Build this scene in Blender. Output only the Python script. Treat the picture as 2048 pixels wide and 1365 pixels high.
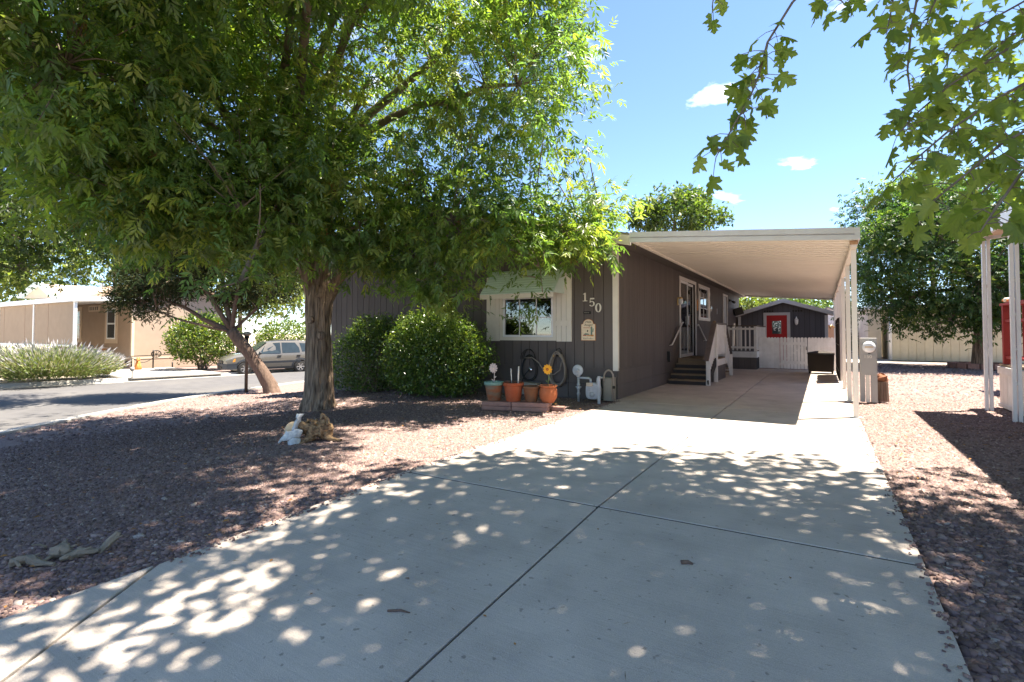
import bpy, bmesh, math, random
import numpy as np
from mathutils import Vector, Matrix, Euler, noise as mnoise

for _o in list(bpy.data.objects):
    bpy.data.objects.remove(_o)
sc = bpy.context.scene
col = sc.collection
rnd = random.Random(11)
rng = np.random.default_rng(11)
rad = math.radians

# ------------------------------------------------------------------ camera, sky, sun, exposure
EYE = 1.25
FPX = 1034.0                      # focal length in pixels of a 2048 wide frame
YAW = math.atan(620.0 / FPX)      # camera turned left of the house axis (+Y)
PITCH = rad(1.5)
cam_d = bpy.data.cameras.new('camera')
cam = bpy.data.objects.new('camera', cam_d)
col.objects.link(cam)
cam.location = (0, 0, EYE)
cam.rotation_euler = (math.pi / 2 + PITCH, 0, YAW)
cam_d.sensor_width = 36.0
cam_d.lens = 36.0 * FPX / 2048.0
cam_d.shift_y = -(682.5 - (667.0 - FPX * math.tan(PITCH))) / 2048.0
cam_d.clip_start = 0.05
cam_d.clip_end = 3000
sc.camera = cam

SUN_EL = rad(68.0)
SUN_DIR = Vector((0.76 * math.cos(SUN_EL), 0.65 * math.cos(SUN_EL), math.sin(SUN_EL))).normalized()
world = bpy.data.worlds.new('World')
sc.world = world
world.use_nodes = True
wn = world.node_tree
for n in list(wn.nodes):
    wn.nodes.remove(n)
w_out = wn.nodes.new('ShaderNodeOutputWorld')
w_bg = wn.nodes.new('ShaderNodeBackground')
w_sky = wn.nodes.new('ShaderNodeTexSky')
w_sky.sky_type = 'NISHITA'
w_sky.sun_disc = False
w_sky.sun_elevation = SUN_EL
w_sky.sun_rotation = math.atan2(SUN_DIR.x, SUN_DIR.y)
w_sky.altitude = 2500
w_sky.air_density = 1.0
w_sky.dust_density = 0.25
w_sky.ozone_density = 3.2
w_bg.inputs['Strength'].default_value = 0.09
# thin scattered fair-weather clouds, the same all around the dome
w_tc = wn.nodes.new('ShaderNodeTexCoord')
w_sep = wn.nodes.new('ShaderNodeSeparateXYZ')
w_dz = wn.nodes.new('ShaderNodeMath'); w_dz.operation = 'ADD'; w_dz.inputs[1].default_value = 0.12
w_dv = wn.nodes.new('ShaderNodeVectorMath'); w_dv.operation = 'DIVIDE'
w_cb = wn.nodes.new('ShaderNodeCombineXYZ')
w_ns = wn.nodes.new('ShaderNodeTexNoise')
w_ns.inputs['Scale'].default_value = 3.1
w_ns.inputs['Detail'].default_value = 6.0
w_ns.inputs['Roughness'].default_value = 0.55
w_rp = wn.nodes.new('ShaderNodeValToRGB')
w_rp.color_ramp.elements[0].position = 0.635
w_rp.color_ramp.elements[1].position = 0.74
w_rp.color_ramp.elements[1].color = (0.75, 0.75, 0.75, 1)
w_mx = wn.nodes.new('ShaderNodeMixRGB')
w_mx.inputs['Color2'].default_value = (8.5, 8.6, 8.8, 1)
wn.links.new(w_tc.outputs['Generated'], w_sep.inputs[0])
wn.links.new(w_sep.outputs['Z'], w_dz.inputs[0])
for i in range(3):
    wn.links.new(w_dz.outputs[0], w_cb.inputs[i])
wn.links.new(w_tc.outputs['Generated'], w_dv.inputs[0])
wn.links.new(w_cb.outputs[0], w_dv.inputs[1])
wn.links.new(w_dv.outputs[0], w_ns.inputs['Vector'])
wn.links.new(w_ns.outputs['Fac'], w_rp.inputs[0])
wn.links.new(w_rp.outputs[0], w_mx.inputs['Fac'])
wn.links.new(w_sky.outputs[0], w_mx.inputs['Color1'])
wn.links.new(w_mx.outputs[0], w_bg.inputs['Color'])
wn.links.new(w_bg.outputs[0], w_out.inputs[0])

sun_d = bpy.data.lights.new('sun', 'SUN')
sun_d.energy = 5.0
sun_d.angle = rad(0.55)
sun_d.color = (1.0, 0.92, 0.79)
sun = bpy.data.objects.new('sun', sun_d)
col.objects.link(sun)
sun.rotation_euler = (-SUN_DIR).to_track_quat('-Z', 'Y').to_euler()
sun.location = SUN_DIR * 60

sc.view_settings.view_transform = 'Standard'
sc.view_settings.look = 'None'
sc.view_settings.gamma = 1.0
sc.view_settings.use_curve_mapping = False
sc.view_settings.exposure = 2.05
sc.render.engine = 'CYCLES'
sc.cycles.use_denoising = True
sc.cycles.max_bounces = 7
sc.cycles.diffuse_bounces = 4
sc.cycles.glossy_bounces = 3
sc.cycles.transmission_bounces = 5
sc.cycles.transparent_max_bounces = 8
sc.cycles.caustics_reflective = False
sc.cycles.caustics_refractive = False
sc.cycles.sample_clamp_indirect = 6.0

# ------------------------------------------------------------------ placing helpers
FWD = (-math.sin(YAW), math.cos(YAW))
RGT = (math.cos(YAW), math.sin(YAW))
V0 = 667.0 - FPX * math.tan(PITCH)
def ray(u, v):
    x = (u - 1024.0) / FPX; y = -(v - V0) / FPX
    c, s = math.cos(PITCH), math.sin(PITCH)
    fw = c - y * s
    return Vector((FWD[0] * fw + RGT[0] * x, FWD[1] * fw + RGT[1] * x, s + y * c))
def at(u, v, t):
    d = ray(u, v) * t
    return Vector((d.x, d.y, d.z + EYE))
def sstep(a, b, x):
    t = max(0.0, min(1.0, (x - a) / (b - a)))
    return t * t * (3 - 2 * t)
KERB = [(-6, -3.0), (-4, -6.0), (-2, -8.2), (0, -9.8), (3.09, -11.95), (4.7, -12.95), (6.62, -14.02), (8.57, -14.78), (11.62, -15.53), (20, -16.6), (45, -17.2), (200, -17.5)]
FARK = [(-6, -29.0), (0, -26.8), (6.5, -25.1), (9.1, -24.3), (12.9, -23.5), (20, -22.9), (45, -22.5), (200, -22.5)]
KY = np.array([a for a, b in KERB]); KX = np.array([b for a, b in KERB])
FY = np.array([a for a, b in FARK]); FX = np.array([b for a, b in FARK])
def kerb_x(y): return float(np.interp(y, KY, KX))
def far_x(y): return float(np.interp(y, FY, FX))
def yard_z(x, y):
    a = -0.05 * max(0.0, 3.55 - y)
    xs = -5.5 - 2.5 * sstep(6, 9, y)
    return max(-0.45, a - 0.08 * max(0.0, xs - x))
def street_z(x, y):
    k = kerb_x(y)
    return -0.57 - 0.012 * max(0.0, k - x)
def ground_z(x, y):
    if x > kerb_x(y) - 0.02 and y > -6:
        return yard_z(x, y)
    if x < far_x(y) - 0.15:
        return -0.56
    return street_z(x, y)
def gnd(u, v):
    d = ray(u, v); t = 0.5
    while t < 90:
        if EYE + d.z * t < ground_z(d.x * t, d.y * t):
            break
        t += 0.01
    return Vector((d.x * t, d.y * t, ground_z(d.x * t, d.y * t)))

# ------------------------------------------------------------------ mesh helpers
W = {}
class MB:
    def __init__(s):
        s.v = []; s.f = []; s.mi = []; s.sm = []
    def add(s, vs, fs, mi=0, smooth=False):
        o = len(s.v)
        s.v.extend([tuple(p) for p in vs])
        for f in fs:
            s.f.append(tuple(i + o for i in f)); s.mi.append(mi); s.sm.append(smooth)
        return s
    def box(s, x0, x1, y0, y1, z0, z1, mi=0):
        vs = [(x0, y0, z0), (x1, y0, z0), (x1, y1, z0), (x0, y1, z0), (x0, y0, z1), (x1, y0, z1), (x1, y1, z1), (x0, y1, z1)]
        return s.add(vs, [(0, 3, 2, 1), (4, 5, 6, 7), (0, 1, 5, 4), (1, 2, 6, 5), (2, 3, 7, 6), (3, 0, 4, 7)], mi)
    def hexa(s, pts, mi=0):
        return s.add(pts, [(0, 3, 2, 1), (4, 5, 6, 7), (0, 1, 5, 4), (1, 2, 6, 5), (2, 3, 7, 6), (3, 0, 4, 7)], mi)
    def bar(s, a, b, w, h, up=(0, 0, 1), mi=0):
        a = Vector(a); b = Vector(b); d = (b - a).normalized(); u = Vector(up)
        if abs(d.dot(u)) > 0.98: u = Vector((0, 1, 0))
        r = d.cross(u).normalized(); u = r.cross(d).normalized()
        r *= w / 2; u *= h / 2
        return s.hexa([a - r - u, a + r - u, a + r + u, a - r + u, b - r - u, b + r - u, b + r + u, b - r + u], mi)
    def tube(s, pts, radii, n=8, mi=0, cap=True, smooth=True):
        pts = [Vector(p) for p in pts]
        if not hasattr(radii, '__len__'): radii = [radii] * len(pts)
        vs = []; fs = []
        up = None
        for i, p in enumerate(pts):
            d = (pts[min(i + 1, len(pts) - 1)] - pts[max(i - 1, 0)])
            d = d.normalized() if d.length > 1e-9 else Vector((0, 0, 1))
            if up is None:
                up = Vector((0, 0, 1)) if abs(d.z) < 0.9 else Vector((1, 0, 0))
            r = d.cross(up)
            if r.length < 1e-6: r = d.orthogonal()
            r.normalize(); up = r.cross(d).normalized()
            for k in range(n):
                a = 2 * math.pi * k / n
                vs.append(p + (r * math.cos(a) + up * math.sin(a)) * radii[i])
        for i in range(len(pts) - 1):
            for k in range(n):
                k2 = (k + 1) % n
                fs.append((i * n + k, i * n + k2, (i + 1) * n + k2, (i + 1) * n + k))
        s.add(vs, fs, mi, smooth)
        if cap:
            o = len(s.v) - len(vs)
            s.f.append(tuple(o + k for k in reversed(range(n)))); s.mi.append(mi); s.sm.append(False)
            o2 = o + (len(pts) - 1) * n
            s.f.append(tuple(o2 + k for k in range(n))); s.mi.append(mi); s.sm.append(False)
        return s
    def lathe(s, c, prof, n=20, mi=0, axis='z', smooth=True, capends=True):
        c = Vector(c); vs = []; fs = []
        for r, z in prof:
            for k in range(n):
                a = 2 * math.pi * k / n
                q = (r * math.cos(a), r * math.sin(a), z)
                if axis == 'y': q = (q[0], q[2], q[1])
                if axis == 'x': q = (q[2], q[0], q[1])
                vs.append(c + Vector(q))
        for i in range(len(prof) - 1):
            for k in range(n):
                k2 = (k + 1) % n
                f = (i * n + k, i * n + k2, (i + 1) * n + k2, (i + 1) * n + k)
                fs.append(f if axis != 'y' else f[::-1])
        if capends:
            fs.append(tuple(reversed(range(n)))); fs.append(tuple((len(prof) - 1) * n + k for k in range(n)))
        return s.add(vs, fs, mi, smooth)
    def prism(s, poly, plane, d0, d1, mi=0):
        # poly of 2-D points, plane 'xz' (extruded along y), 'yz' (along x) or 'xy' (along z)
        n = len(poly)
        def P(q, d):
            return {'xz': (q[0], d, q[1]), 'yz': (d, q[0], q[1]), 'xy': (q[0], q[1], d)}[plane]
        vs = [P(q, d0) for q in poly] + [P(q, d1) for q in poly]
        fs = [tuple(range(n)), tuple(reversed(range(n, 2 * n)))]
        for k in range(n):
            k2 = (k + 1) % n
            fs.append((k2, k, n + k, n + k2))
        return s.add(vs, fs, mi)
    def sphere(s, c, r, nu=12, nv=8, mi=0):
        rx, ry, rz = r if hasattr(r, '__len__') else (r, r, r)
        prof = [(max(1e-4, math.sin(math.pi * i / nv)), -math.cos(math.pi * i / nv)) for i in range(nv + 1)]
        vs = []; fs = []
        for pr, pz in prof:
            for k in range(nu):
                a = 2 * math.pi * k / nu
                vs.append((c[0] + rx * pr * math.cos(a), c[1] + ry * pr * math.sin(a), c[2] + rz * pz))
        for i in range(nv):
            for k in range(nu):
                k2 = (k + 1) % nu
                fs.append((i * nu + k, i * nu + k2, (i + 1) * nu + k2, (i + 1) * nu + k))
        return s.add(vs, fs, mi, True)
    def build(s, name, mat, parent=None, bevel=0.0, fixn=True):
        off = W.get(parent.name, Vector((0, 0, 0))) if parent else Vector((0, 0, 0))
        me = bpy.data.meshes.new(name)
        me.from_pydata([(p[0] - off.x, p[1] - off.y, p[2] - off.z) for p in s.v], [], s.f)
        for m in (mat if isinstance(mat, (list, tuple)) else [mat]):
            me.materials.append(m)
        me.polygons.foreach_set('material_index', s.mi)
        me.polygons.foreach_set('use_smooth', s.sm)
        if fixn or bevel:
            bm = bmesh.new(); bm.from_mesh(me)
            if fixn: bmesh.ops.recalc_face_normals(bm, faces=bm.faces)
            if bevel:
                es = [e for e in bm.edges if len(e.link_faces) == 2 and e.calc_face_angle(0) > 0.6]
                bmesh.ops.bevel(bm, geom=es, offset=bevel, segments=1, affect='EDGES', clamp_overlap=True)
            bm.to_mesh(me); bm.free()
        me.update()
        return link(name, me, parent)
def link(name, me, parent=None, loc=None):
    o = bpy.data.objects.new(name, me)
    col.objects.link(o)
    if parent:
        o.parent = parent
        W[o.name] = W.get(parent.name, Vector((0, 0, 0)))
    if loc is not None:
        o.location = loc
    return o
def tag(o, label, cat, group=None, kind=None):
    if label: o['label'] = label
    if cat: o['category'] = cat
    if group: o['group'] = group
    if kind: o['kind'] = kind
    return o
def thing(name, label, cat, loc=(0, 0, 0), group=None, rotz=0.0, local=False):
    o = bpy.data.objects.new(name, None)
    col.objects.link(o)
    o.empty_display_size = 0.2
    o.location = loc
    o.rotation_euler = (0, 0, rotz)
    W[o.name] = Vector((0, 0, 0)) if local else Vector(loc)
    return tag(o, label, cat, group)
def structure(o):
    o['kind'] = 'structure'
    return o
_shared = {}
def shared_box(name, sx, sy, sz, mat, parent, loc, rot=None, bevel=0.0, key=None):
    """a box centred in x and y and standing on its origin; alike boxes share one mesh"""
    k = (name, round(sx, 4), round(sy, 4), round(sz, 4), mat.name, bevel)
    if k not in _shared:
        b = MB().box(-sx / 2, sx / 2, -sy / 2, sy / 2, 0, sz)
        o = b.build(name, mat, None, bevel)
        _shared[k] = o.data
        bpy.data.objects.remove(o)
    o = link(name, _shared[k], parent)
    o.location = Vector(loc) - W.get(parent.name, Vector((0, 0, 0)))
    if rot: o.rotation_euler = rot
    return o

# ------------------------------------------------------------------ materials
M = {}
def nd(nt, t, **kw):
    n = nt.nodes.new(t)
    for k, v in kw.items():
        setattr(n, k, v)
    return n
def mat(name, c, rough=0.8, spec=0.3, metal=0.0, var=0.12, scale=6.0, bump=0.0, bscale=60.0, stretch=None, c2=None, c2amt=0.5, c2scale=2.0, coat=0.0, objvar=0.0):
    m = bpy.data.materials.new(name); m.use_nodes = True
    nt = m.node_tree; b = nt.nodes['Principled BSDF']
    b.inputs['Roughness'].default_value = rough
    b.inputs['Specular IOR Level'].default_value = spec
    b.inputs['Metallic'].default_value = metal
    if coat: b.inputs['Coat Weight'].default_value = coat
    tc = nd(nt, 'ShaderNodeTexCoord')
    mp = nd(nt, 'ShaderNodeMapping')
    if stretch: mp.inputs['Scale'].default_value = stretch
    geo = nd(nt, 'ShaderNodeNewGeometry')
    nt.links.new(geo.outputs['Position'], mp.inputs[0])
    ns = nd(nt, 'ShaderNodeTexNoise'); ns.inputs['Scale'].default_value = scale; ns.inputs['Detail'].default_value = 6
    nt.links.new(mp.outputs[0], ns.inputs['Vector'])
    mr = nd(nt, 'ShaderNodeMapRange')
    mr.inputs['From Min'].default_value = 0.25; mr.inputs['From Max'].default_value = 0.75
    mr.inputs['To Min'].default_value = 1 - var; mr.inputs['To Max'].default_value = 1 + var
    nt.links.new(ns.outputs['Fac'], mr.inputs['Value'])
    vm = nd(nt, 'ShaderNodeVectorMath', operation='SCALE')
    vm.inputs[0].default_value = c[:3]
    nt.links.new(mr.outputs[0], vm.inputs['Scale'])
    outc = vm.outputs[0]
    if c2:
        n2 = nd(nt, 'ShaderNodeTexNoise'); n2.inputs['Scale'].default_value = c2scale; n2.inputs['Detail'].default_value = 5
        nt.links.new(mp.outputs[0], n2.inputs['Vector'])
        r2 = nd(nt, 'ShaderNodeMapRange'); r2.inputs['From Min'].default_value = 0.45; r2.inputs['From Max'].default_value = 0.7
        r2.inputs['To Max'].default_value = c2amt
        nt.links.new(n2.outputs['Fac'], r2.inputs['Value'])
        mx = nd(nt, 'ShaderNodeMixRGB'); mx.inputs['Color2'].default_value = (*c2, 1)
        nt.links.new(r2.outputs[0], mx.inputs['Fac']); nt.links.new(outc, mx.inputs['Color1'])
        outc = mx.outputs[0]
    if objvar:
        oi = nd(nt, 'ShaderNodeObjectInfo')
        mo = nd(nt, 'ShaderNodeMapRange'); mo.inputs['To Min'].default_value = 1 - objvar; mo.inputs['To Max'].default_value = 1 + objvar
        nt.links.new(oi.outputs['Random'], mo.inputs['Value'])
        v2 = nd(nt, 'ShaderNodeVectorMath', operation='SCALE')
        nt.links.new(outc, v2.inputs[0]); nt.links.new(mo.outputs[0], v2.inputs['Scale'])
        outc = v2.outputs[0]
    nt.links.new(outc, b.inputs['Base Color'])
    if bump:
        nb = nd(nt, 'ShaderNodeTexNoise'); nb.inputs['Scale'].default_value = bscale; nb.inputs['Detail'].default_value = 4
        nt.links.new(mp.outputs[0], nb.inputs['Vector'])
        bp = nd(nt, 'ShaderNodeBump'); bp.inputs['Strength'].default_value = bump; bp.inputs['Distance'].default_value = 0.02
        nt.links.new(nb.outputs['Fac'], bp.inputs['Height']); nt.links.new(bp.outputs[0], b.inputs['Normal'])
    M[name] = m
    return m
def leaf_mat(name, tint=(1, 1, 1), trans=0.4, rough=0.42, spec=0.5):
    m = bpy.data.materials.new(name); m.use_nodes = True
    nt = m.node_tree; b = nt.nodes['Principled BSDF']; out = nt.nodes['Material Output']
    at_ = nd(nt, 'ShaderNodeAttribute', attribute_name='col')
    vm = nd(nt, 'ShaderNodeVectorMath', operation='MULTIPLY'); vm.inputs[1].default_value = tint
    nt.links.new(at_.outputs['Color'], vm.inputs[0])
    nt.links.new(vm.outputs[0], b.inputs['Base Color'])
    b.inputs['Roughness'].default_value = rough
    b.inputs['Specular IOR Level'].default_value = spec
    tr = nd(nt, 'ShaderNodeBsdfTranslucent')
    v2 = nd(nt, 'ShaderNodeVectorMath', operation='MULTIPLY'); v2.inputs[1].default_value = (1.75, 1.85, 0.65)
    nt.links.new(vm.outputs[0], v2.inputs[0]); nt.links.new(v2.outputs[0], tr.inputs['Color'])
    mx = nd(nt, 'ShaderNodeMixShader'); mx.inputs[0].default_value = trans
    nt.links.new(b.outputs[0], mx.inputs[1]); nt.links.new(tr.outputs[0], mx.inputs[2])
    nt.links.new(mx.outputs[0], out.inputs['Surface'])
    M[name] = m
    return m
def attr_mat(name, rough=0.85, spec=0.3, bump=0.3, bscale=120):
    m = bpy.data.materials.new(name); m.use_nodes = True
    nt = m.node_tree; b = nt.nodes['Principled BSDF']
    a = nd(nt, 'ShaderNodeAttribute', attribute_name='col')
    nt.links.new(a.outputs['Color'], b.inputs['Base Color'])
    b.inputs['Roughness'].default_value = rough; b.inputs['Specular IOR Level'].default_value = spec
    if bump:
        nb = nd(nt, 'ShaderNodeTexNoise'); nb.inputs['Scale'].default_value = bscale
        bp = nd(nt, 'ShaderNodeBump'); bp.inputs['Strength'].default_value = bump; bp.inputs['Distance'].default_value = 0.01
        nt.links.new(nb.outputs['Fac'], bp.inputs['Height']); nt.links.new(bp.outputs[0], b.inputs['Normal'])
    M[name] = m
    return m
def glass_mat(name, tint=(0.5, 0.55, 0.55), refl=0.12):
    m = bpy.data.materials.new(name); m.use_nodes = True
    nt = m.node_tree; out = nt.nodes['Material Output']; nt.nodes.remove(nt.nodes['Principled BSDF'])
    tr = nd(nt, 'ShaderNodeBsdfTransparent'); tr.inputs[0].default_value = (*tint, 1)
    gl = nd(nt, 'ShaderNodeBsdfGlossy'); gl.inputs['Roughness'].default_value = 0.02
    lw = nd(nt, 'ShaderNodeLayerWeight'); lw.inputs['Blend'].default_value = 0.35
    ad = nd(nt, 'ShaderNodeMath', operation='ADD'); ad.inputs[1].default_value = refl; ad.use_clamp = True
    nt.links.new(lw.outputs['Fresnel'], ad.inputs[0])
    mx = nd(nt, 'ShaderNodeMixShader')
    nt.links.new(ad.outputs[0], mx.inputs[0]); nt.links.new(tr.outputs[0], mx.inputs[1]); nt.links.new(gl.outputs[0], mx.inputs[2])
    nt.links.new(mx.outputs[0], out.inputs['Surface'])
    M[name] = m
    return m

def concrete_mat(name, base):
    m = mat(name, base, rough=0.88, spec=0.25, var=0.10, scale=1.3, bump=0.25, bscale=180, c2=tuple(q * 0.78 for q in base), c2amt=0.55, c2scale=3.5)
    nt = m.node_tree; b = nt.nodes['Principled BSDF']
    # fine sand speckle and broom lines
    geo = nd(nt, 'ShaderNodeNewGeometry')
    sp = nd(nt, 'ShaderNodeTexNoise'); sp.inputs['Scale'].default_value = 230; sp.inputs['Detail'].default_value = 3
    nt.links.new(geo.outputs['Position'], sp.inputs['Vector'])
    mp = nd(nt, 'ShaderNodeMapping'); mp.inputs['Scale'].default_value = (3, 110, 1)
    nt.links.new(geo.outputs['Position'], mp.inputs[0])
    br = nd(nt, 'ShaderNodeTexNoise'); br.inputs['Scale'].default_value = 1.0; br.inputs['Detail'].default_value = 4
    nt.links.new(mp.outputs[0], br.inputs['Vector'])
    st = nd(nt, 'ShaderNodeTexNoise'); st.inputs['Scale'].default_value = 0.55; st.inputs['Detail'].default_value = 8; st.inputs['Roughness'].default_value = 0.62
    nt.links.new(geo.outputs['Position'], st.inputs['Vector'])
    bl = nd(nt, 'ShaderNodeMath', operation='MULTIPLY_ADD'); bl.inputs[1].default_value = 0.45; bl.inputs[2].default_value = 0.275; nt.links.new(br.outputs['Fac'], bl.inputs[0])
    ad = nd(nt, 'ShaderNodeMath', operation='ADD'); nt.links.new(sp.outputs['Fac'], ad.inputs[0]); nt.links.new(bl.outputs[0], ad.inputs[1])
    a2 = nd(nt, 'ShaderNodeMath', operation='ADD'); nt.links.new(ad.outputs[0], a2.inputs[0]); nt.links.new(st.outputs['Fac'], a2.inputs[1])
    mr = nd(nt, 'ShaderNodeMapRange'); mr.inputs['From Min'].default_value = 1.0; mr.inputs['From Max'].default_value = 2.0
    mr.inputs['To Min'].default_value = 0.62; mr.inputs['To Max'].default_value = 1.3
    nt.links.new(a2.outputs[0], mr.inputs['Value'])
    # scattered small dark spots and old drips
    dn = nd(nt, 'ShaderNodeTexNoise'); dn.inputs['Scale'].default_value = 26; dn.inputs['Detail'].default_value = 1
    nt.links.new(geo.outputs['Position'], dn.inputs['Vector'])
    dr_ = nd(nt, 'ShaderNodeMapRange'); dr_.inputs['From Min'].default_value = 0.70; dr_.inputs['From Max'].default_value = 0.76; dr_.inputs['To Min'].default_value = 1.0; dr_.inputs['To Max'].default_value = 0.6
    nt.links.new(dn.outputs['Fac'], dr_.inputs['Value'])
    ms = nd(nt, 'ShaderNodeMath', operation='MULTIPLY'); nt.links.new(mr.outputs[0], ms.inputs[0]); nt.links.new(dr_.outputs[0], ms.inputs[1])
    src = b.inputs['Base Color'].links[0].from_socket
    vs = nd(nt, 'ShaderNodeVectorMath', operation='SCALE')
    nt.links.new(src, vs.inputs[0]); nt.links.new(ms.outputs[0], vs.inputs['Scale'])
    nt.links.new(vs.outputs[0], b.inputs['Base Color'])
    return m

concrete_mat('concrete', (0.505, 0.435, 0.372))
concrete_mat('kerb_concrete', (0.46, 0.43, 0.39))
mat('asphalt', (0.105, 0.10, 0.10), rough=0.9, var=0.18, scale=3, bump=0.3, bscale=150, c2=(0.145, 0.135, 0.125), c2amt=0.7, c2scale=0.5)
mat('gravel_bed', (0.22, 0.155, 0.138), rough=0.95, var=0.35, scale=45, bump=0.8, bscale=40, c2=(0.26, 0.19, 0.175), c2amt=0.8, c2scale=22)
mat('tan_soil', (0.46, 0.38, 0.28), rough=0.95, var=0.2, scale=12, bump=0.4, bscale=60)
mat('joint_dirt', (0.05, 0.045, 0.04), rough=1.0)
mat('siding', (0.118, 0.10, 0.092), rough=0.72, spec=0.25, var=0.10, scale=4, bump=0.15, bscale=90, stretch=(1, 1, 0.12), objvar=0.06)
mat('siding_back', (0.035, 0.03, 0.028), rough=0.9)
mat('shed_siding', (0.075, 0.075, 0.088), rough=0.75, var=0.1, scale=4, stretch=(1, 1, 0.15), objvar=0.07)
mat('cream_trim', (0.70, 0.655, 0.57), rough=0.6, var=0.05, scale=5)
mat('white_paint', (0.72, 0.69, 0.65), rough=0.6, var=0.06, scale=6, c2=(0.55, 0.51, 0.46), c2amt=0.4, c2scale=5, objvar=0.04)
mat('grey_trim', (0.46, 0.46, 0.47), rough=0.6, var=0.06)
mat('carport_metal', (0.80, 0.74, 0.65), rough=0.45, spec=0.4, var=0.04, scale=3)
mat('carport_fascia', (0.62, 0.61, 0.58), rough=0.4, spec=0.45, var=0.05, scale=3, c2=(0.5, 0.42, 0.32), c2amt=0.25, c2scale=5)
mat('gutter_rust', (0.42, 0.25, 0.13), rough=0.9, var=0.25, scale=30)
mat('mint_slat', (0.58, 0.66, 0.60), rough=0.5, var=0.06)
mat('roof_shingle', (0.22, 0.2, 0.19), rough=0.95, var=0.2, scale=25)
mat('dark_wood', (0.10, 0.075, 0.055), rough=0.7, var=0.25, scale=9, stretch=(1, 8, 8))
mat('tread_wood', (0.22, 0.16, 0.10), rough=0.75, var=0.2, scale=9, stretch=(1, 8, 8))
mat('riser_dark', (0.045, 0.04, 0.04), rough=0.8)
mat('rail_cap', (0.13, 0.105, 0.095), rough=0.6, var=0.15)
mat('bark', (0.30, 0.22, 0.155), rough=0.95, var=0.45, scale=14, bump=1.0, bscale=17, stretch=(1.6, 1.6, 0.16), c2=(0.075, 0.052, 0.038), c2amt=1.0, c2scale=15)
M['bark'].node_tree.nodes['Bump'].inputs['Distance'].default_value = 0.09
mat('twig_bark', (0.17, 0.135, 0.10), rough=0.9, var=0.2, scale=20)
mat('juniper_bark', (0.15, 0.10, 0.075), rough=0.95, var=0.35, scale=10, bump=0.8, bscale=18, stretch=(2, 2, 0.4))
mat('terracotta', (0.36, 0.085, 0.032), rough=0.8, var=0.14, scale=14, bump=0.1, c2=(0.28, 0.11, 0.06), c2amt=0.6, c2scale=9)
mat('pot_orange', (0.40, 0.12, 0.045), rough=0.75, var=0.16, scale=12, c2=(0.36, 0.14, 0.07), c2amt=0.6, c2scale=12)
mat('pot_brown', (0.19, 0.08, 0.035), rough=0.7, var=0.2, scale=8, c2=(0.10, 0.07, 0.05), c2amt=0.8, c2scale=7)
mat('pot_green', (0.24, 0.09, 0.04), rough=0.7, var=0.25, scale=7, c2=(0.13, 0.16, 0.12), c2amt=0.95, c2scale=5, stretch=(1, 1, 2.5))
mat('pot_rim_green', (0.17, 0.29, 0.24), rough=0.6, var=0.15)
mat('soil', (0.06, 0.042, 0.03), rough=1.0, var=0.3, scale=40, bump=0.8)
mat('paver', (0.33, 0.19, 0.15), rough=0.9, var=0.2, scale=10, bump=0.4, bscale=60, objvar=0.1)
mat('yellow_petal', (0.80, 0.38, 0.02), rough=0.5)
mat('flower_core', (0.40, 0.13, 0.02), rough=0.6)
mat('pale_petal', (0.62, 0.50, 0.43), rough=0.5)
mat('stem_green', (0.13, 0.18, 0.06), rough=0.6)
mat('grey_pipe', (0.42, 0.44, 0.44), rough=0.5, spec=0.4, var=0.15, scale=18)
mat('meter_grey', (0.47, 0.49, 0.50), rough=0.45, var=0.14, scale=12)
mat('index_tan', (0.62, 0.50, 0.36), rough=0.5)
mat('rubber_hose', (0.27, 0.225, 0.18), rough=0.55, var=0.1)
mat('black_hose', (0.025, 0.025, 0.025), rough=0.5)
mat('black_iron', (0.03, 0.028, 0.026), rough=0.5, metal=0.3)
mat('beige_box', (0.30, 0.27, 0.22), rough=0.75, var=0.1)
mat('brass', (0.62, 0.42, 0.16), rough=0.35, metal=0.9)
mat('plaque_cream', (0.74, 0.62, 0.44), rough=0.7, var=0.1, scale=30)
mat('plaque_edge', (0.42, 0.16, 0.05), rough=0.7)
mat('ink_brown', (0.10, 0.075, 0.05), rough=0.7)
mat('art_green', (0.16, 0.24, 0.19), rough=0.7)
mat('art_orange', (0.62, 0.28, 0.09), rough=0.7)
mat('art_red', (0.45, 0.08, 0.05), rough=0.7)
mat('wicker', (0.040, 0.029, 0.022), rough=0.6, var=0.35, scale=80, bump=0.8, bscale=70, stretch=(1, 1, 1.6))
mat('mesh_black', (0.030, 0.024, 0.022), rough=0.85, var=0.3, scale=120)
mat('panel_grey', (0.36, 0.345, 0.325), rough=0.55, var=0.06, scale=6)
mat('panel_dark', (0.33, 0.31, 0.30), rough=0.6)
mat('barrel_brown', (0.15, 0.10, 0.075), rough=0.7, var=0.25, scale=14, stretch=(3, 3, 0.5))
mat('red_rock', (0.26, 0.11, 0.06), rough=0.9, var=0.25, scale=16, bump=0.6, bscale=30)
mat('red_paint', (0.30, 0.035, 0.03), rough=0.5, var=0.12, scale=6, objvar=0.06)
mat('door_red', (0.33, 0.012, 0.014), rough=0.45, var=0.08)
mat('tan_wall', (0.40, 0.30, 0.225), rough=0.85, var=0.05, scale=3)
mat('tan_trim', (0.66, 0.53, 0.40), rough=0.8, var=0.05)
mat('tan_screen', (0.34, 0.265, 0.195), rough=0.85, var=0.06, scale=3)
mat('tan_shingle', (0.30, 0.21, 0.14), rough=0.95, var=0.22, scale=8)
mat('white_metal', (0.78, 0.78, 0.78), rough=0.4, spec=0.4, var=0.04)
mat('cream_siding', (0.60, 0.54, 0.42), rough=0.8, var=0.05, objvar=0.04)
mat('peach_siding', (0.62, 0.38, 0.23), rough=0.8, var=0.05, objvar=0.04)
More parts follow.
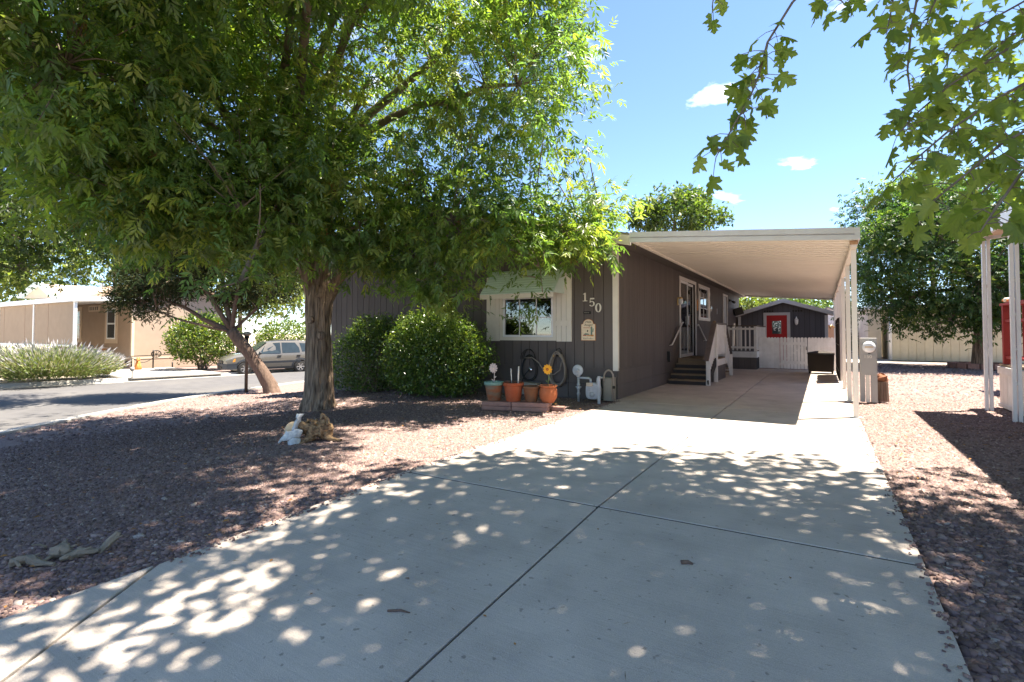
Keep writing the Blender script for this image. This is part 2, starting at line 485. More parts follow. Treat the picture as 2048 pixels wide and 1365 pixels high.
mat('driftwood', (0.36, 0.23, 0.12), rough=0.85, var=0.45, scale=22, bump=1.0, bscale=40, c2=(0.09, 0.05, 0.028), c2amt=1.0, c2scale=24)
mat('grey_wood', (0.27, 0.22, 0.16), rough=0.9, var=0.25, scale=12, bump=0.8, bscale=30, c2=(0.24, 0.19, 0.14), c2amt=0.7, c2scale=14)
mat('bone', (0.50, 0.51, 0.50), rough=0.8, var=0.3, scale=25, bump=0.3, bscale=40)
mat('shell_tan', (0.62, 0.45, 0.27), rough=0.7, var=0.15, scale=14)
mat('car_paint', (0.20, 0.18, 0.15), rough=0.3, spec=0.5, metal=0.35, var=0.02, coat=0.6)
mat('car_cladding', (0.05, 0.054, 0.062), rough=0.5, var=0.05)
mat('tyre', (0.03, 0.028, 0.027), rough=0.85, var=0.15)
mat('alloy', (0.55, 0.54, 0.53), rough=0.35, metal=0.7)
mat('chrome', (0.75, 0.75, 0.76), rough=0.2, metal=1.0)
mat('lamp_clear', (0.75, 0.78, 0.80), rough=0.12, spec=0.8)
mat('lamp_amber', (0.75, 0.28, 0.03), rough=0.2, spec=0.7)
mat('car_glass', (0.03, 0.042, 0.05), rough=0.08, spec=0.4)
mat('dark_room', (0.035, 0.032, 0.03), rough=0.9)
mat('blind', (0.16, 0.15, 0.14), rough=0.7)
mat('curtain', (0.42, 0.40, 0.37), rough=0.9)
mat('fox_orange', (0.52, 0.20, 0.05), rough=0.7)
mat('poster_base', (0.75, 0.62, 0.55), rough=0.7)
mat('log_post', (0.12, 0.085, 0.06), rough=0.9, var=0.25, scale=12)
mat('pumpkin', (0.70, 0.62, 0.52), rough=0.6)
glass_mat('window_glass', (0.55, 0.58, 0.57), 0.10)
glass_mat('door_glass', (0.75, 0.78, 0.77), 0.10)
leaf_mat('ash_leaf', trans=0.55, rough=0.38, spec=0.55)
leaf_mat('maple_leaf', trans=0.58, rough=0.5, spec=0.35)
leaf_mat('far_leaf', trans=0.45, rough=0.5)
leaf_mat('glossy_leaf', trans=0.33, rough=0.28, spec=0.6)
leaf_mat('needle_leaf', trans=0.15, rough=0.7, spec=0.2)
attr_mat('stone', rough=0.85, bump=0.5, bscale=70)
attr_mat('litter', rough=0.9, bump=0.0)

# ================================================================== ground, street, driveway
def grid_axis(lo, hi, step, far, grow=1.5):
    a = list(np.arange(lo, hi + 1e-6, step))
    s = step; x = hi
    while x < far: s *= grow; x += s; a.append(x)
    s = step; x = lo
    while x > -far: s *= grow; x -= s; a.insert(0, x)
    return np.array(a)
def bed_z(x, y):
    # level of the gravel bed; drops out of sight below kerb, street and slabs
    k = kerb_x(y); fk = far_x(y)
    if y < -5.5 and x < 40: return -0.95
    if x > k - 0.2:
        z = yard_z(x, y) - 0.03
        if -3.2 < x < 0.4 and -3.5 < y < 20.2: z -= 0.09
        return z
    if x > fk - 0.3: return -0.95
    return -0.58
gx = grid_axis(-27, 7, 0.25, 900); gy = grid_axis(-6, 16, 0.25, 900)
verts = [(x, y, bed_z(x, y)) for y in gy for x in gx]
nx = len(gx)
faces = []; mids = []
for j in range(len(gy) - 1):
    for i in range(nx - 1):
        faces.append((j * nx + i, j * nx + i + 1, (j + 1) * nx + i + 1, (j + 1) * nx + i))
        cx_, cy_ = (gx[i] + gx[i + 1]) / 2, (gy[j] + gy[j + 1]) / 2
        mids.append(1 if (cx_ < far_x(cy_) - 0.2 and cy_ < 11.0) or abs(cx_) > 60 or cy_ > 60 else 0)
me = bpy.data.meshes.new('ground'); me.from_pydata(verts, [], faces)
me.materials.append(M['gravel_bed']); me.materials.append(M['tan_soil'])
me.polygons.foreach_set('material_index', mids)
me.polygons.foreach_set('use_smooth', [True] * len(faces))
ground = structure(link('ground', me))

# street: one sheet between the two kerbs
ys = [-60, -30, -12, -6] + list(np.arange(-5, 30, 0.5)) + [40, 60, 100, 200]
mb = MB(); vs = []; fs = []
for y in ys:
    k = kerb_x(y) if y >= -6 else 60.0
    fk = far_x(y)
    for q in (0.0, 0.33, 0.66, 1.0):
        x = (k - 0.25) * (1 - q) + (fk + 0.0) * q
        vs.append((x, y, street_z(x, y) if y >= -6 else -0.6))
for j in range(len(ys) - 1):
    for q in range(3):
        fs.append((j * 4 + q, j * 4 + q + 1, (j + 1) * 4 + q + 1, (j + 1) * 4 + q))
mb.add(vs, fs, 0, True)
structure(mb.build('street', M['asphalt']))

def kerb_strip(name, fx, y0, y1, w, side, top, bottom):
    k = MB(); yy = list(np.arange(y0, y1, 0.4)) + [y1]
    ring = []
    for y in yy:
        x = fx(y); dx = (fx(y + 0.2) - fx(y - 0.2)) / 0.4
        n = Vector((-1, dx, 0)).normalized() * side
        tz = top(x, y); bz = bottom(x, y)
        p0 = Vector((x, y, 0)); p1 = p0 + n * w * 0.42; p2 = p0 + n * w * 0.52; p3 = p0 + n * w
        ring.append([(p0.x, p0.y, tz - 0.12), (p0.x, p0.y, tz), (p1.x, p1.y, tz), (p2.x, p2.y, bz + 0.02), (p3.x, p3.y, bz + 0.008), (p3.x, p3.y, bz - 0.1)])
    vs = [p for r in ring for p in r]; fs = []
    for j in range(len(ring) - 1):
        for q in range(5):
            fs.append((j * 6 + q, j * 6 + q + 1, (j + 1) * 6 + q + 1, (j + 1) * 6 + q))
    k.add(vs, fs)
    return structure(k.build(name, M['kerb_concrete']))
kerb_strip('kerb_near', kerb_x, -4.0, 45, 0.55, 1, lambda x, y: yard_z(x, y) + 0.005 if yard_z(x, y) > -0.45 else -0.44, lambda x, y: street_z(x - 0.5, y))
kerb_strip('kerb_far', far_x, -4.0, 45, 0.7, -1, lambda x, y: -0.53, lambda x, y: street_z(x + 0.5, y))
# gutter pan and pavement beyond the far kerb
def flat_poly(name, pts, mat_, parent=None, thick=0.05):
    b = MB(); n = len(pts)
    b.add(list(pts) + [(p[0], p[1], p[2] - thick) for p in pts], [tuple(range(n)), tuple(reversed(range(n, 2 * n)))] + [((k + 1) % n, k, n + k, n + (k + 1) % n) for k in range(n)])
    return b.build(name, mat_, parent)
flat = flat_poly('entry_path', [(-23.6, 9.9, -0.515), (-22.9, 13.2, -0.515), (-29.0, 13.9, -0.50), (-29.2, 12.2, -0.50), (-29.9, 11.0, -0.50), (-26.5, 9.7, -0.505)], M['kerb_concrete'])
structure(flat)

# driveway slabs
def dz(y): return -0.05 * max(0.0, 3.55 - y)
driveway = bpy.data.objects.new('driveway', None); col.objects.link(driveway); structure(driveway)
W[driveway.name] = Vector((0, 0, 0))
def slab(poly):
    b = MB(); n = len(poly)
    top = [(x, y, dz(y)) for x, y in poly]; bot = [(x, y, dz(y) - 0.1) for x, y in poly]
    b.add(top + bot, [tuple(range(n)), tuple(reversed(range(n, 2 * n)))] + [((k + 1) % n, k, n + k, n + (k + 1) % n) for k in range(n)])
    return b.build('slab', M['concrete'], driveway, bevel=0.005)
G = 0.007
slab([(-3.27, 3.55 - G * 1.6), (-3.345, 1.56), (-2.1, -0.35), (-1.405 - G, -0.35), (-1.405 - G, 3.55 - G * 1.6)])
slab([(-1.405 + G, 3.55 - G * 1.6), (-1.405 + G, -0.35), (0.49, -0.35), (0.46, 3.55 - G * 1.6)])
slab([(-3.358, 1.54), (-2.112, -0.37), (-2.112, -3.6), (-6.3, -3.6), (-4.6, -0.9), (-3.75, 0.3), (-3.43, 0.9)])
slab([(-2.1, -0.362), (-2.1, -3.6), (-0.8, -3.6), (-0.8, -0.362)])
slab([(-0.788, -0.362), (-0.788, -3.6), (1.2, -3.6), (0.5, -0.362)])
rows = [3.55, 6.46, 9.28, 12.2, 15.1, 18.0, 20.35]
for i in range(len(rows) - 1):
    y0, y1 = rows[i] + G * 1.6, rows[i + 1] - G * 1.6
    xl = -3.27 if y1 < 9.3 else -3.335
    slab([(xl, y1), (xl, y0), (-1.405 - G, y0), (-1.405 - G, y1)])
    slab([(-1.405 + G, y1), (-1.405 + G, y0), (0.46, y0), (0.46, y1)])
jf = MB()
jf.add([(-1.43, -3.5, dz(-3.5) - 0.02), (-1.38, -3.5, dz(-3.5) - 0.02), (-1.38, 3.55, -0.016), (-1.43, 3.55, -0.016), (-1.43, 20.3, -0.016), (-1.38, 20.3, -0.016)], [(0, 1, 2, 3), (3, 2, 5, 4)])
for y in rows[:-1]:
    jf.add([(-3.25, y - 0.03, dz(y - .03) - 0.005), (0.45, y - 0.03, dz(y - .03) - 0.005), (0.45, y + 0.03, -0.005), (-3.25, y + 0.03, -0.005)], [(0, 1, 2, 3)])
jf.add([(-3.36, 1.53, dz(1.5) - .02), (-3.33, 1.57, dz(1.5) - .02), (-2.07, -.36, dz(-.36) - .02), (-2.14, -.36, dz(-.36) - .02)], [(0, 1, 2, 3)])
jf.build('joint_filler', M['joint_dirt'], driveway)

# ================================================================== house
HX, HY0, HY1, HXL = -3.31, 9.40, 26.15, -11.3
RIDGE_X = (HX + HXL) / 2
def P(plane, a, d, z):
    return (a, HY0 - d, z) if plane == 'f' else (HX + d, a, z)
def pbox(b, plane, a0, a1, d0, d1, z0, z1, mi=0):
    p = P(plane, a0, d0, z0); q = P(plane, a1, d1, z1)
    return b.box(min(p[0], q[0]), max(p[0], q[0]), min(p[1], q[1]), max(p[1], q[1]), min(p[2], q[2]), max(p[2], q[2]), mi)
house = thing('manufactured_home', 'dark brown manufactured home with white trim and attached carport, numbered 150', 'house', (HX, HY0, 0))
def gable_z(x): return 3.02 + 0.24 * min(x - HXL, HX - x)
def make_wall(plane, a0, a1, z0, ztop, opens, pitch, name_label):
    wl = MB()
    # backing sheet split round the openings
    cuts = sorted(opens)
    a = a0
    for (o0, o1, q0, q1) in cuts:
        zt = (lambda x: ztop) if plane == 's' else gable_z
        pieces = [(a, o0, z0, None), (o0, o1, q1, None)]
        if q0 > z0: pieces.append((o0, o1, z0, q0))
        for (b0, b1, c0, c1) in pieces:
            if c1 is None:
                if plane == 's': pbox(wl, plane, b0, b1, -0.05, -0.016, c0, ztop)
                else: wl.prism([(b0, c0), (b1, c0), (b1, zt(b1)), (b0, zt(b0))], 'xz', HY0 + 0.016, HY0 + 0.05)
            else: pbox(wl, plane, b0, b1, -0.05, -0.016, c0, c1)
        a = o1
    if plane == 's': pbox(wl, plane, a, a1, -0.05, -0.016, z0, ztop)
    else: wl.prism([(a, z0), (a1, z0), (a1, gable_z(a1)), (max(a, RIDGE_X), gable_z(max(a, RIDGE_X))), (a, gable_z(a))][: (5 if a < RIDGE_X else 5)], 'xz', HY0 + 0.016, HY0 + 0.05)
    wo = wl.build('wall', M['siding_back'], house)
    x = a0
    while x < a1 - 0.02:
        x1 = min(x + pitch, a1)
        g = 0.0055
        segs = [(z0, None)]
        for (o0, o1, q0, q1) in opens:
            if x1 - g > o0 + 0.01 and x + g < o1 - 0.01:
                segs = ([(z0, q0)] if q0 > z0 + 0.02 else []) + [(q1, None)]
        for (c0, c1) in segs:
            if plane == 's':
                h = (ztop if c1 is None else c1) - c0
                shared_box('board', 0.013, x1 - x - 2 * g, h, M['siding'], wo, P('s', (x + x1) / 2, -0.0075, c0))
            elif c1 is not None:
                shared_box('board', x1 - x - 2 * g, 0.013, c1 - c0, M['siding'], wo, P('f', (x + x1) / 2, -0.0075, c0))
            else:
                b = MB()
                b.prism([(x + g, c0), (x1 - g, c0), (x1 - g, gable_z(x1)), (x + g, gable_z(x))], 'xz', HY0 + 0.001, HY0 + 0.014)
                b.build('board', M['siding'], wo)
        x = x1
    return wo
F_OPEN = (-5.86, -4.66, 1.17, 2.38)
S_OPENS = [(14.42, 16.36, 0.58, 2.72), (17.10, 18.46, 1.72, 2.74), (21.58, 22.50, 0.6, 2.72)]
make_wall('f', HXL, HX - 0.02, 0.56, 3.0, [F_OPEN], 0.203, 'front')
make_wall('s', HY0 + 0.02, HY1, 0.56, 2.98, S_OPENS, 0.172, 'side')
# skirting panels below the walls
def skirt(plane, a0, a1, step):
    s = MB(); pbox(s, plane, a0, a1, -0.08, -0.03, -0.12 if plane == 's' else -0.4, 0.55)
    so = s.build('skirting', M['siding_back'], house)
    a = a0
    while a < a1 - 0.05:
        e = min(a + step, a1)
        zb = -0.02 if plane == 's' else -0.35
        for (z0, z1) in ((zb, 0.265), (0.272, 0.545)):
            if plane == 's': shared_box('panel', 0.02, e - a - 0.012, z1 - z0, M['siding'], so, P('s', (a + e) / 2, -0.018, z0))
            else: shared_box('panel', e - a - 0.012, 0.02, z1 - z0, M['siding'], so, P('f', (a + e) / 2, -0.018, z0))
        a = e
    rail = MB(); pbox(rail, plane, a0, a1, -0.01, 0.012, 0.546, 0.585)
    rail.build('skirting_rail', M['siding'], house)
skirt('f', HXL, HX - 0.02, 1.16)
skirt('s', HY0 + 0.02, HY1, 1.16)
# rear, left walls and floor close the body
b = MB(); b.box(HXL, HXL + 0.05, HY0 + 0.06, HY1, -0.4, 3.0); b.box(HXL + 0.05, HX - 0.06, HY1 - 0.05, HY1, -0.1, 3.0)
b.box(HXL + 0.06, HX - 0.06, HY0 + 0.06, HY1 - 0.06, 0.5, 0.56)
b.build('rear_wall', M['siding'], house)
# rooms behind the glass
def room(plane, a0, a1, z0, z1, depth):
    b = MB(); e = 0.03
    pbox(b, plane, a0 - .3, a1 + .3, -depth - e, -depth, z0 - .3, z1 + .3)
    pbox(b, plane, a0 - .3 - e, a0 - .3, -depth, -0.06, z0 - .3, z1 + .3); pbox(b, plane, a1 + .3, a1 + .3 + e, -depth, -0.06, z0 - .3, z1 + .3)
    pbox(b, plane, a0 - .3, a1 + .3, -depth, -0.06, z1 + .3, z1 + .3 + e); pbox(b, plane, a0 - .3, a1 + .3, -depth, -0.06, z0 - .3 - e, z0 - .3)
    b.build('room', M['dark_room'], house)
room('f', F_OPEN[0], F_OPEN[1], F_OPEN[2], F_OPEN[3], 1.2)
for o in S_OPENS[:2]: room('s', o[0], o[1], max(o[2], 0.9), o[3], 1.4)
# corner trim, gable fascia, eaves, roof
c = MB(); c.box(HX - 0.09, HX + 0.012, HY0 - 0.02, HY0 - 0.001, 0.54, 3.0); c.box(HX + 0.001, HX + 0.012, HY0 - 0.001, HY0 + 0.05, 0.54, 2.98)
c.build('corner_trim', M['cream_trim'], house)
EAVE_X = -2.95
slope = 0.24
def roofz(x): return 3.02 + slope * (min(x - HXL, HX - x)) + 0.1
fa = MB()
for s in (0, 1):
    x0, x1 = (EAVE_X + 0.02, RIDGE_X) if s == 0 else (RIDGE_X, HXL - 0.36)
    fa.add([(x0, 9.06, roofz(x0) - 0.02), (x1, 9.06, roofz(x1) - 0.02), (x1, 9.06, roofz(x1) - 0.2), (x0, 9.06, roofz(x0) - 0.2),
            (x0, 9.03, roofz(x0) - 0.02), (x1, 9.03, roofz(x1) - 0.02), (x1, 9.03, roofz(x1) - 0.2), (x0, 9.03, roofz(x0) - 0.2)],
           [(0, 1, 2, 3), (7, 6, 5, 4), (0, 4, 5, 1), (1, 5, 6, 2), (2, 6, 7, 3), (3, 7, 4, 0)])
fa.build('gable_fascia', M['cream_trim'], house)
rf = MB()
for s in (0, 1):
    x0, x1 = (EAVE_X, RIDGE_X) if s == 0 else (HXL - 0.36, RIDGE_X)
    z0, z1 = roofz(x0), roofz(x1)
    rf.hexa([(x0, 9.02, z0 - 0.018), (x1, 9.02, z1 - 0.018), (x1, HY1 + .2, z1 - 0.018), (x0, HY1 + .2, z0 - 0.018), (x0, 9.02, z0 + .02), (x1, 9.02, z1 + .02), (x1, HY1 + .2, z1 + .02), (x0, HY1 + .2, z0 + .02)])
roof = rf.build('roof', M['roof_shingle'], house)
so = MB(); so.box(HX + 0.014, EAVE_X - 0.012, 9.07, HY1 + 0.15, 2.93, 2.945)
so.box(HXL, HX + 0.013, 9.07, HY0 - 0.022, 2.99, 3.0)
so.build('soffit', M['siding'], house)
ev = MB(); ev.box(EAVE_X - 0.01, EAVE_X + 0.012, 9.07, HY1 + 0.2, 2.90, 3.02)
ev.build('eave_fascia', M['cream_trim'], house)

def window_unit(plane, o, cols, rows_, trim, label=None, blinds=True, trimmat='cream_trim'):
    a0, a1, z0, z1 = o
    w = MB()
    t = trim
    pbox(w, plane, a0 - t, a1 + t, 0.003, 0.022, z1 + 0.001, z1 + t); pbox(w, plane, a0 - t, a1 + t, 0.003, 0.022, z0 - t, z0 - 0.001)
    pbox(w, plane, a0 - t, a0 - 0.001, 0.003, 0.022, z0, z1); pbox(w, plane, a1 + 0.001, a1 + t, 0.003, 0.022, z0, z1)
    wo = w.build('window', M[trimmat], house)
    f = MB(); fw = 0.045
    pbox(f, plane, a0, a1, -0.05, 0.012, z0, z0 + fw); pbox(f, plane, a0, a1, -0.05, 0.012, z1 - fw, z1)
    pbox(f, plane, a0, a0 + fw, -0.05, 0.012, z0 + fw, z1 - fw); pbox(f, plane, a1 - fw, a1, -0.05, 0.012, z0 + fw, z1 - fw)
    f.build('frame', M['white_metal'], wo)
    for i in range(1, cols):
        a = a0 + (a1 - a0) * i / cols
        q = MB(); pbox(q, plane, a - .009, a + .009, -0.03, -0.008, z0 + fw, z1 - fw); q.build('muntin', M['white_metal'], wo)
    for i in range(1, rows_):
        z = z0 + (z1 - z0) * i / rows_
        q = MB(); pbox(q, plane, a0 + fw, a1 - fw, -0.031, -0.007, z - .01, z + .01); q.build('muntin', M['white_metal'], wo)
    for i in range(cols):
        for j in range(rows_):
            q = MB(); b0 = a0 + (a1 - a0) * i / cols + .012; b1 = a0 + (a1 - a0) * (i + 1) / cols - .012
            c0 = z0 + (z1 - z0) * j / rows_ + .012; c1 = z0 + (z1 - z0) * (j + 1) / rows_ - .012
            pbox(q, plane, b0, b1, -0.024, -0.020, c0, c1); q.build('pane', M['window_glass'], wo)
    if blinds:
        q = MB(); z = z0 + 0.06
        while z < z1 - 0.05:
            p0 = P(plane, a0 + .05, -0.10, z + .012); p1 = P(plane, a1 - .05, -0.10, z + .012); p2 = P(plane, a1 - .05, -0.135, z - .012); p3 = P(plane, a0 + .05, -0.135, z - .012)
            q.add([p0, p1, p2, p3], [(0, 1, 2, 3)]); z += 0.043
        q.build('blind', M['blind'], wo)
    return wo
win = window_unit('f', F_OPEN, 3, 3, 0.07)
# front shutters: upright boards with battens
for (a0, a1, nm) in ((-6.27, -5.935, 'l'), (-4.585, -4.25, 'r')):
    base = MB(); pbox(base, 'f', a0, a1, 0.003, 0.012, 1.085, 2.46)
    sh = base.build('shutter', M['cream_trim'], house)
    n = 3; wd = (a1 - a0) / n
    for i in range(n):
        shared_box('board', wd - 0.008, 0.014, 1.375, M['cream_trim'], sh, P('f', a0 + wd * (i + .5), 0.0195, 1.085))
    for z in (1.40, 2.14):
        shared_box('batten', a1 - a0 - 0.01, 0.016, 0.10, M['cream_trim'], sh, P('f', (a0 + a1) / 2, 0.035, z))
# window awning of mint slats
aw = MB(); pbox(aw, 'f', -6.10, -4.40, 0.505, 0.53, 1.95, 2.04)
awn = aw.build('awning', M['cream_trim'], house)
nsl = 10
for i in range(nsl):
    f0 = i / nsl; f1 = (i + 1.25) / nsl
    d0, d1 = 0.05 + 0.47 * f0, 0.05 + 0.47 * min(f1, 1.02)
    zz0, zz1 = 2.56 - 0.52 * f0, 2.56 - 0.52 * min(f1, 1.02)
    q = MB()
    q.hexa([P('f', -6.10, d0, zz0), P('f', -4.40, d0, zz0), P('f', -4.40, d1, zz1 + .012), P('f', -6.10, d1, zz1 + .012),
            P('f', -6.10, d0, zz0 + .008), P('f', -4.40, d0, zz0 + .008), P('f', -4.40, d1, zz1 + .028), P('f', -6.10, d1, zz1 + .028)])
    q.build('slat', M['mint_slat'], awn)
for a in (-6.10, -4.41):
    q = MB(); q.add([P('f', a, 0.03, 2.56), P('f', a, 0.51, 2.04), P('f', a, 0.03, 2.04), P('f', a + .01, 0.03, 2.56), P('f', a + .01, 0.51, 2.04), P('f', a + .01, 0.03, 2.04)], [(0, 1, 2), (5, 4, 3), (0, 3, 4, 1), (1, 4, 5, 2), (2, 5, 3, 0)])
    q.build('awning_side', M['mint_slat'], awn)

# sliding glass door
a0, a1, z0, z1 = S_OPENS[0]
d = MB(); t = 0.09
pbox(d, 's', a0 - t, a1 + t, 0.003, 0.025, z1 + .001, z1 + t); pbox(d, 's', a0 - t, a0 - .001, 0.003, 0.025, z0, z1); pbox(d, 's', a1 + .001, a1 + t, 0.003, 0.025, z0, z1)
sd = d.build('sliding_door', M['white_paint'], house)
f = MB(); fw = 0.055; am = (a0 + a1) / 2
for (b0, b1, dd) in ((a0, am + .03, 0.0), (am - .03, a1, -0.045)):
    for q in ((b0, b1, z0, z0 + .09), (b0, b1, z1 - .07, z1), (b0, b0 + fw, z0 + .09, z1 - .07), (b1 - fw, b1, z0 + .09, z1 - .07)):
        pbox(f, 's', q[0], q[1], dd - 0.035, dd - 0.002, q[2], q[3])
f.build('frame', M['white_metal'], sd)
for (b0, b1, dd) in ((a0 + fw, am - .025, -0.018), (am + .025, a1 - fw, -0.063)):
    q = MB(); pbox(q, 's', b0, b1, dd - .003, dd + .003, z0 + .09, z1 - .07); q.build('pane', M['door_glass'], sd)
q = MB(); pbox(q, 's', am - .02, am + .0, 0.002, 0.04, 1.5, 1.75); q.build('handle', M['white_metal'], sd)
q = MB()
for i in range(9):
    yy = am + 0.12 + i * 0.085
    q.box(HX - 0.22, HX - 0.2 + 0.012 * (i % 2), yy, yy + 0.08, z0 + .1, z1 - .1)
q.build('curtain', M['curtain'], sd)
# second window with curly white shutters
w2 = window_unit('s', S_OPENS[1], 2, 3, 0.06, trimmat='white_paint')
for (b0, b1) in ((16.84, 17.03), (18.53, 18.72)):
    pts = []
    for i in range(25):
        z = 1.66 + 1.14 * i / 24
        pts.append((b1 + 0.03 * math.sin(i * 1.05) if b0 > 18 else b1, z))
    for i in range(24, -1, -1):
        z = 1.66 + 1.14 * i / 24
        pts.append((b0 - (0.03 * math.sin(i * 1.05) if b0 < 18 else 0), z))
    q = MB(); q.prism(pts, 'yz', HX + 0.003, HX + 0.024); q.build('shutter', M['white_paint'], house)
# side entry door
a0, a1, z0, z1 = S_OPENS[2]
d = MB(); t = 0.08
pbox(d, 's', a0 - t, a1 + t, 0.003, 0.025, z1 + .001, z1 + t); pbox(d, 's', a0 - t, a0 - .001, 0.003, 0.025, z0, z1); pbox(d, 's', a1 + .001, a1 + t, 0.003, 0.025, z0, z1)
ed = d.build('door', M['white_paint'], house)
q = MB(); pbox(q, 's', a0, a1, -0.05, -0.012, z0, z1); q.build('door_leaf', M['grey_trim'], ed)
q = MB(); q.sphere(P('s', a0 + 0.08, 0.03, 1.6), 0.035); q.build('handle', M['brass'], ed)

# house numerals
def ring_poly(rx, ry, ix, iy, n=28):
    return rx, ry, ix, iy, n
def numeral(ch, x, z, h, label):
    b = MB(); y0, y1 = HY0 - 0.02, HY0 - 0.002
    def pr(poly): b.prism([(x + p[0] * h, z + p[1] * h) for p in poly], 'xz', y0, y1)
    if ch == '1':
        pr([(-.08, .06), (.09, .06), (.09, 1.0), (-.02, 1.0), (-.24, .86), (-.24, .80), (-.08, .84)])
        b.prism([(x + p[0] * h, z + p[1] * h) for p in [(-.28, 0), (.29, 0), (.29, .075), (-.28, .075)]], 'xz', y0 - .001, y1 - .0005)
    elif ch == '0':
        n = 26
        for k in range(n):
            t0, t1 = 2 * math.pi * k / n, 2 * math.pi * (k + 1) / n
            o = lambda t: (.36 * math.cos(t), .5 + .5 * math.sin(t)); i = lambda t: (.17 * math.cos(t), .5 + .43 * math.sin(t))
            pr([o(t0), o(t1), i(t1), i(t0)])
    else:
        pr([(-.2, .84), (.32, .84), (.32, 1.0), (-.2, 1.0)]); pr([(-.26, .46), (-.19, .46), (-.16, .84), (-.2, .99)])
        n = 20
        for k in range(n):
            t0, t1 = rad(140 - 290 * k / n), rad(140 - 290 * (k + 1) / n)
            o = lambda t: (.01 + .36 * math.cos(t), .32 + .32 * math.sin(t)); i = lambda t: (.01 + .19 * math.cos(t), .32 + .24 * math.sin(t))
            pr([o(t0), o(t1), i(t1), i(t0)])
    o = b.build('house_number', M['cream_trim'])
    return tag(o, label, 'house number', 'white house numerals on the dark wall')
numeral('1', -3.965, 1.875, 0.165, 'cream numeral one, topmost of the slanting house number')
numeral('5', -3.825, 1.77, 0.165, 'cream numeral five, middle of the slanting house number')
numeral('0', -3.69, 1.655, 0.175, 'cream numeral zero, lowest of the slanting house number')

# wall fittings on the carport side
def wall_spot(y, label):
    t = thing('spotlight', label, 'spotlight', (HX, y, 2.6), 'twin black spotlights on the carport wall')
    b = MB(); b.lathe((HX + 0.002, y, 2.62), [(0.055, 0), (0.055, 0.02), (0.03, 0.04)], 14, axis='x'); b.build('wall_plate', M['black_iron'], t)
    for s in (-1, 1):
        q = MB(); q.tube([(HX + .03, y, 2.62), (HX + .09, y + s * .06, 2.60), (HX + .13, y + s * .09, 2.57)], [.012, .012, .014], 8)
        q.tube([(HX + .11, y + s * .08, 2.585), (HX + .20, y + s * .13, 2.53)], [.03, .055], 12); q.build('lamp_head', M['black_iron'], t)
wall_spot(16.92, 'black twin spotlight above the window beside the sliding door')
wall_spot(23.2, 'black twin spotlight past the far side door')
t = thing('wall_lantern', 'small brass wall lantern left of the sliding glass door', 'lantern', (HX, 14.12, 2.0))
b = MB(); b.box(HX + .002, HX + .03, 14.08, 14.16, 2.0, 2.2); b.build('wall_plate', M['brass'], t)
b = MB(); b.lathe((HX + .09, 14.12, 2.02), [(.03, 0), (.055, .03), (.055, .14), (.02, .19)], 10); b.build('glass_body', M['lamp_clear'], t)
b = MB(); b.lathe((HX + .09, 14.12, 2.17), [(.065, 0), (.02, .05)], 10); b.box(HX + .03, HX + .09, 14.11, 14.13, 2.19, 2.21); b.build('cap', M['brass'], t)
b = MB(); b.prism([(16.68 + .07 * math.cos(k * math.pi / 10), 2.12 + .17 * math.sin(k * math.pi / 10)) for k in range(20)], 'yz', HX + .003, HX + .02)
tag(b.build('wall_plaque', M['art_orange']), 'oval orange plaque between sliding door and shuttered window', 'plaque')
t = thing('outdoor_outlet', 'small dark outlet cover low on wall before the steps', 'outlet', (HX, 13.15, 0.6))
b = MB(); b.box(HX + .002, HX + .04, 13.07, 13.20, .56, .78); b.build('cover', M['panel_dark'], t)
b = MB(); b.box(HX + .002, HX + .07, 13.0, 13.06, .54, .80); b.build('junction_box', M['black_iron'], t)
t = thing('wall_ornament', 'round shiny ornament on wall just right of the shuttered window', 'ornament', (HX, 18.95, 2.1))
b = MB(); b.lathe((HX + .005, 18.95, 2.1), [(.12, 0), (.12, .015), (.05, .03)], 16, axis='x'); b.build('disc', M['chrome'], t)
b = MB(); b.box(HX + .003, HX + .03, 20.0, 20.12, 1.95, 2.15); tag(b.build('wall_thermometer', M['panel_dark']), 'small dark box on wall between shuttered window and side door', 'box')
# wall handrails beside the sliding door
for (y0, z0, y1, z1, lab) in ((13.26, 0.97, 14.36, 1.53, 'white metal handrail on wall rising left of sliding door'), (16.55, 1.50, 17.62, 1.03, 'white metal handrail on wall descending right of sliding door')):
    t = thing('handrail', lab, 'handrail', (HX, y0, z0), 'wall handrails beside the sliding door')
    b = MB(); lo = (y0, z0) if z0 < z1 else (y1, z1); hi = (y1, z1) if z0 < z1 else (y0, z0)
    dirn = -1 if z0 < z1 else 1
    b.tube([(HX + .07, lo[0] + .08 * dirn, lo[1] - .01), (HX + .07, lo[0], lo[1]), (HX + .07, hi[0], hi[1]), (HX + .07, hi[0] - .10 * dirn, hi[1] + .01)], .021, 8)
    b.build('rail', M['white_paint'], t)
    for (y, z) in (lo, hi):
        q = MB(); q.tube([(HX + .0, y, z - .03), (HX + .07, y, z)], .012, 6); q.build('bracket', M['white_paint'], t)

# ================================================================== carport
CPY0, CPY1, CPX0, CPX1 = 8.78, 24.4, -2.86, 0.46
def cpz(x): return 3.0 + (x - CPX0) * (2.735 - 3.0) / (CPX1 - CPX0)   # underside at fascia top line
carport = thing('carport', 'long white ribbed metal carport roof on slender posts beside the dark home', 'carport', (CPX1, 9.24, 0))
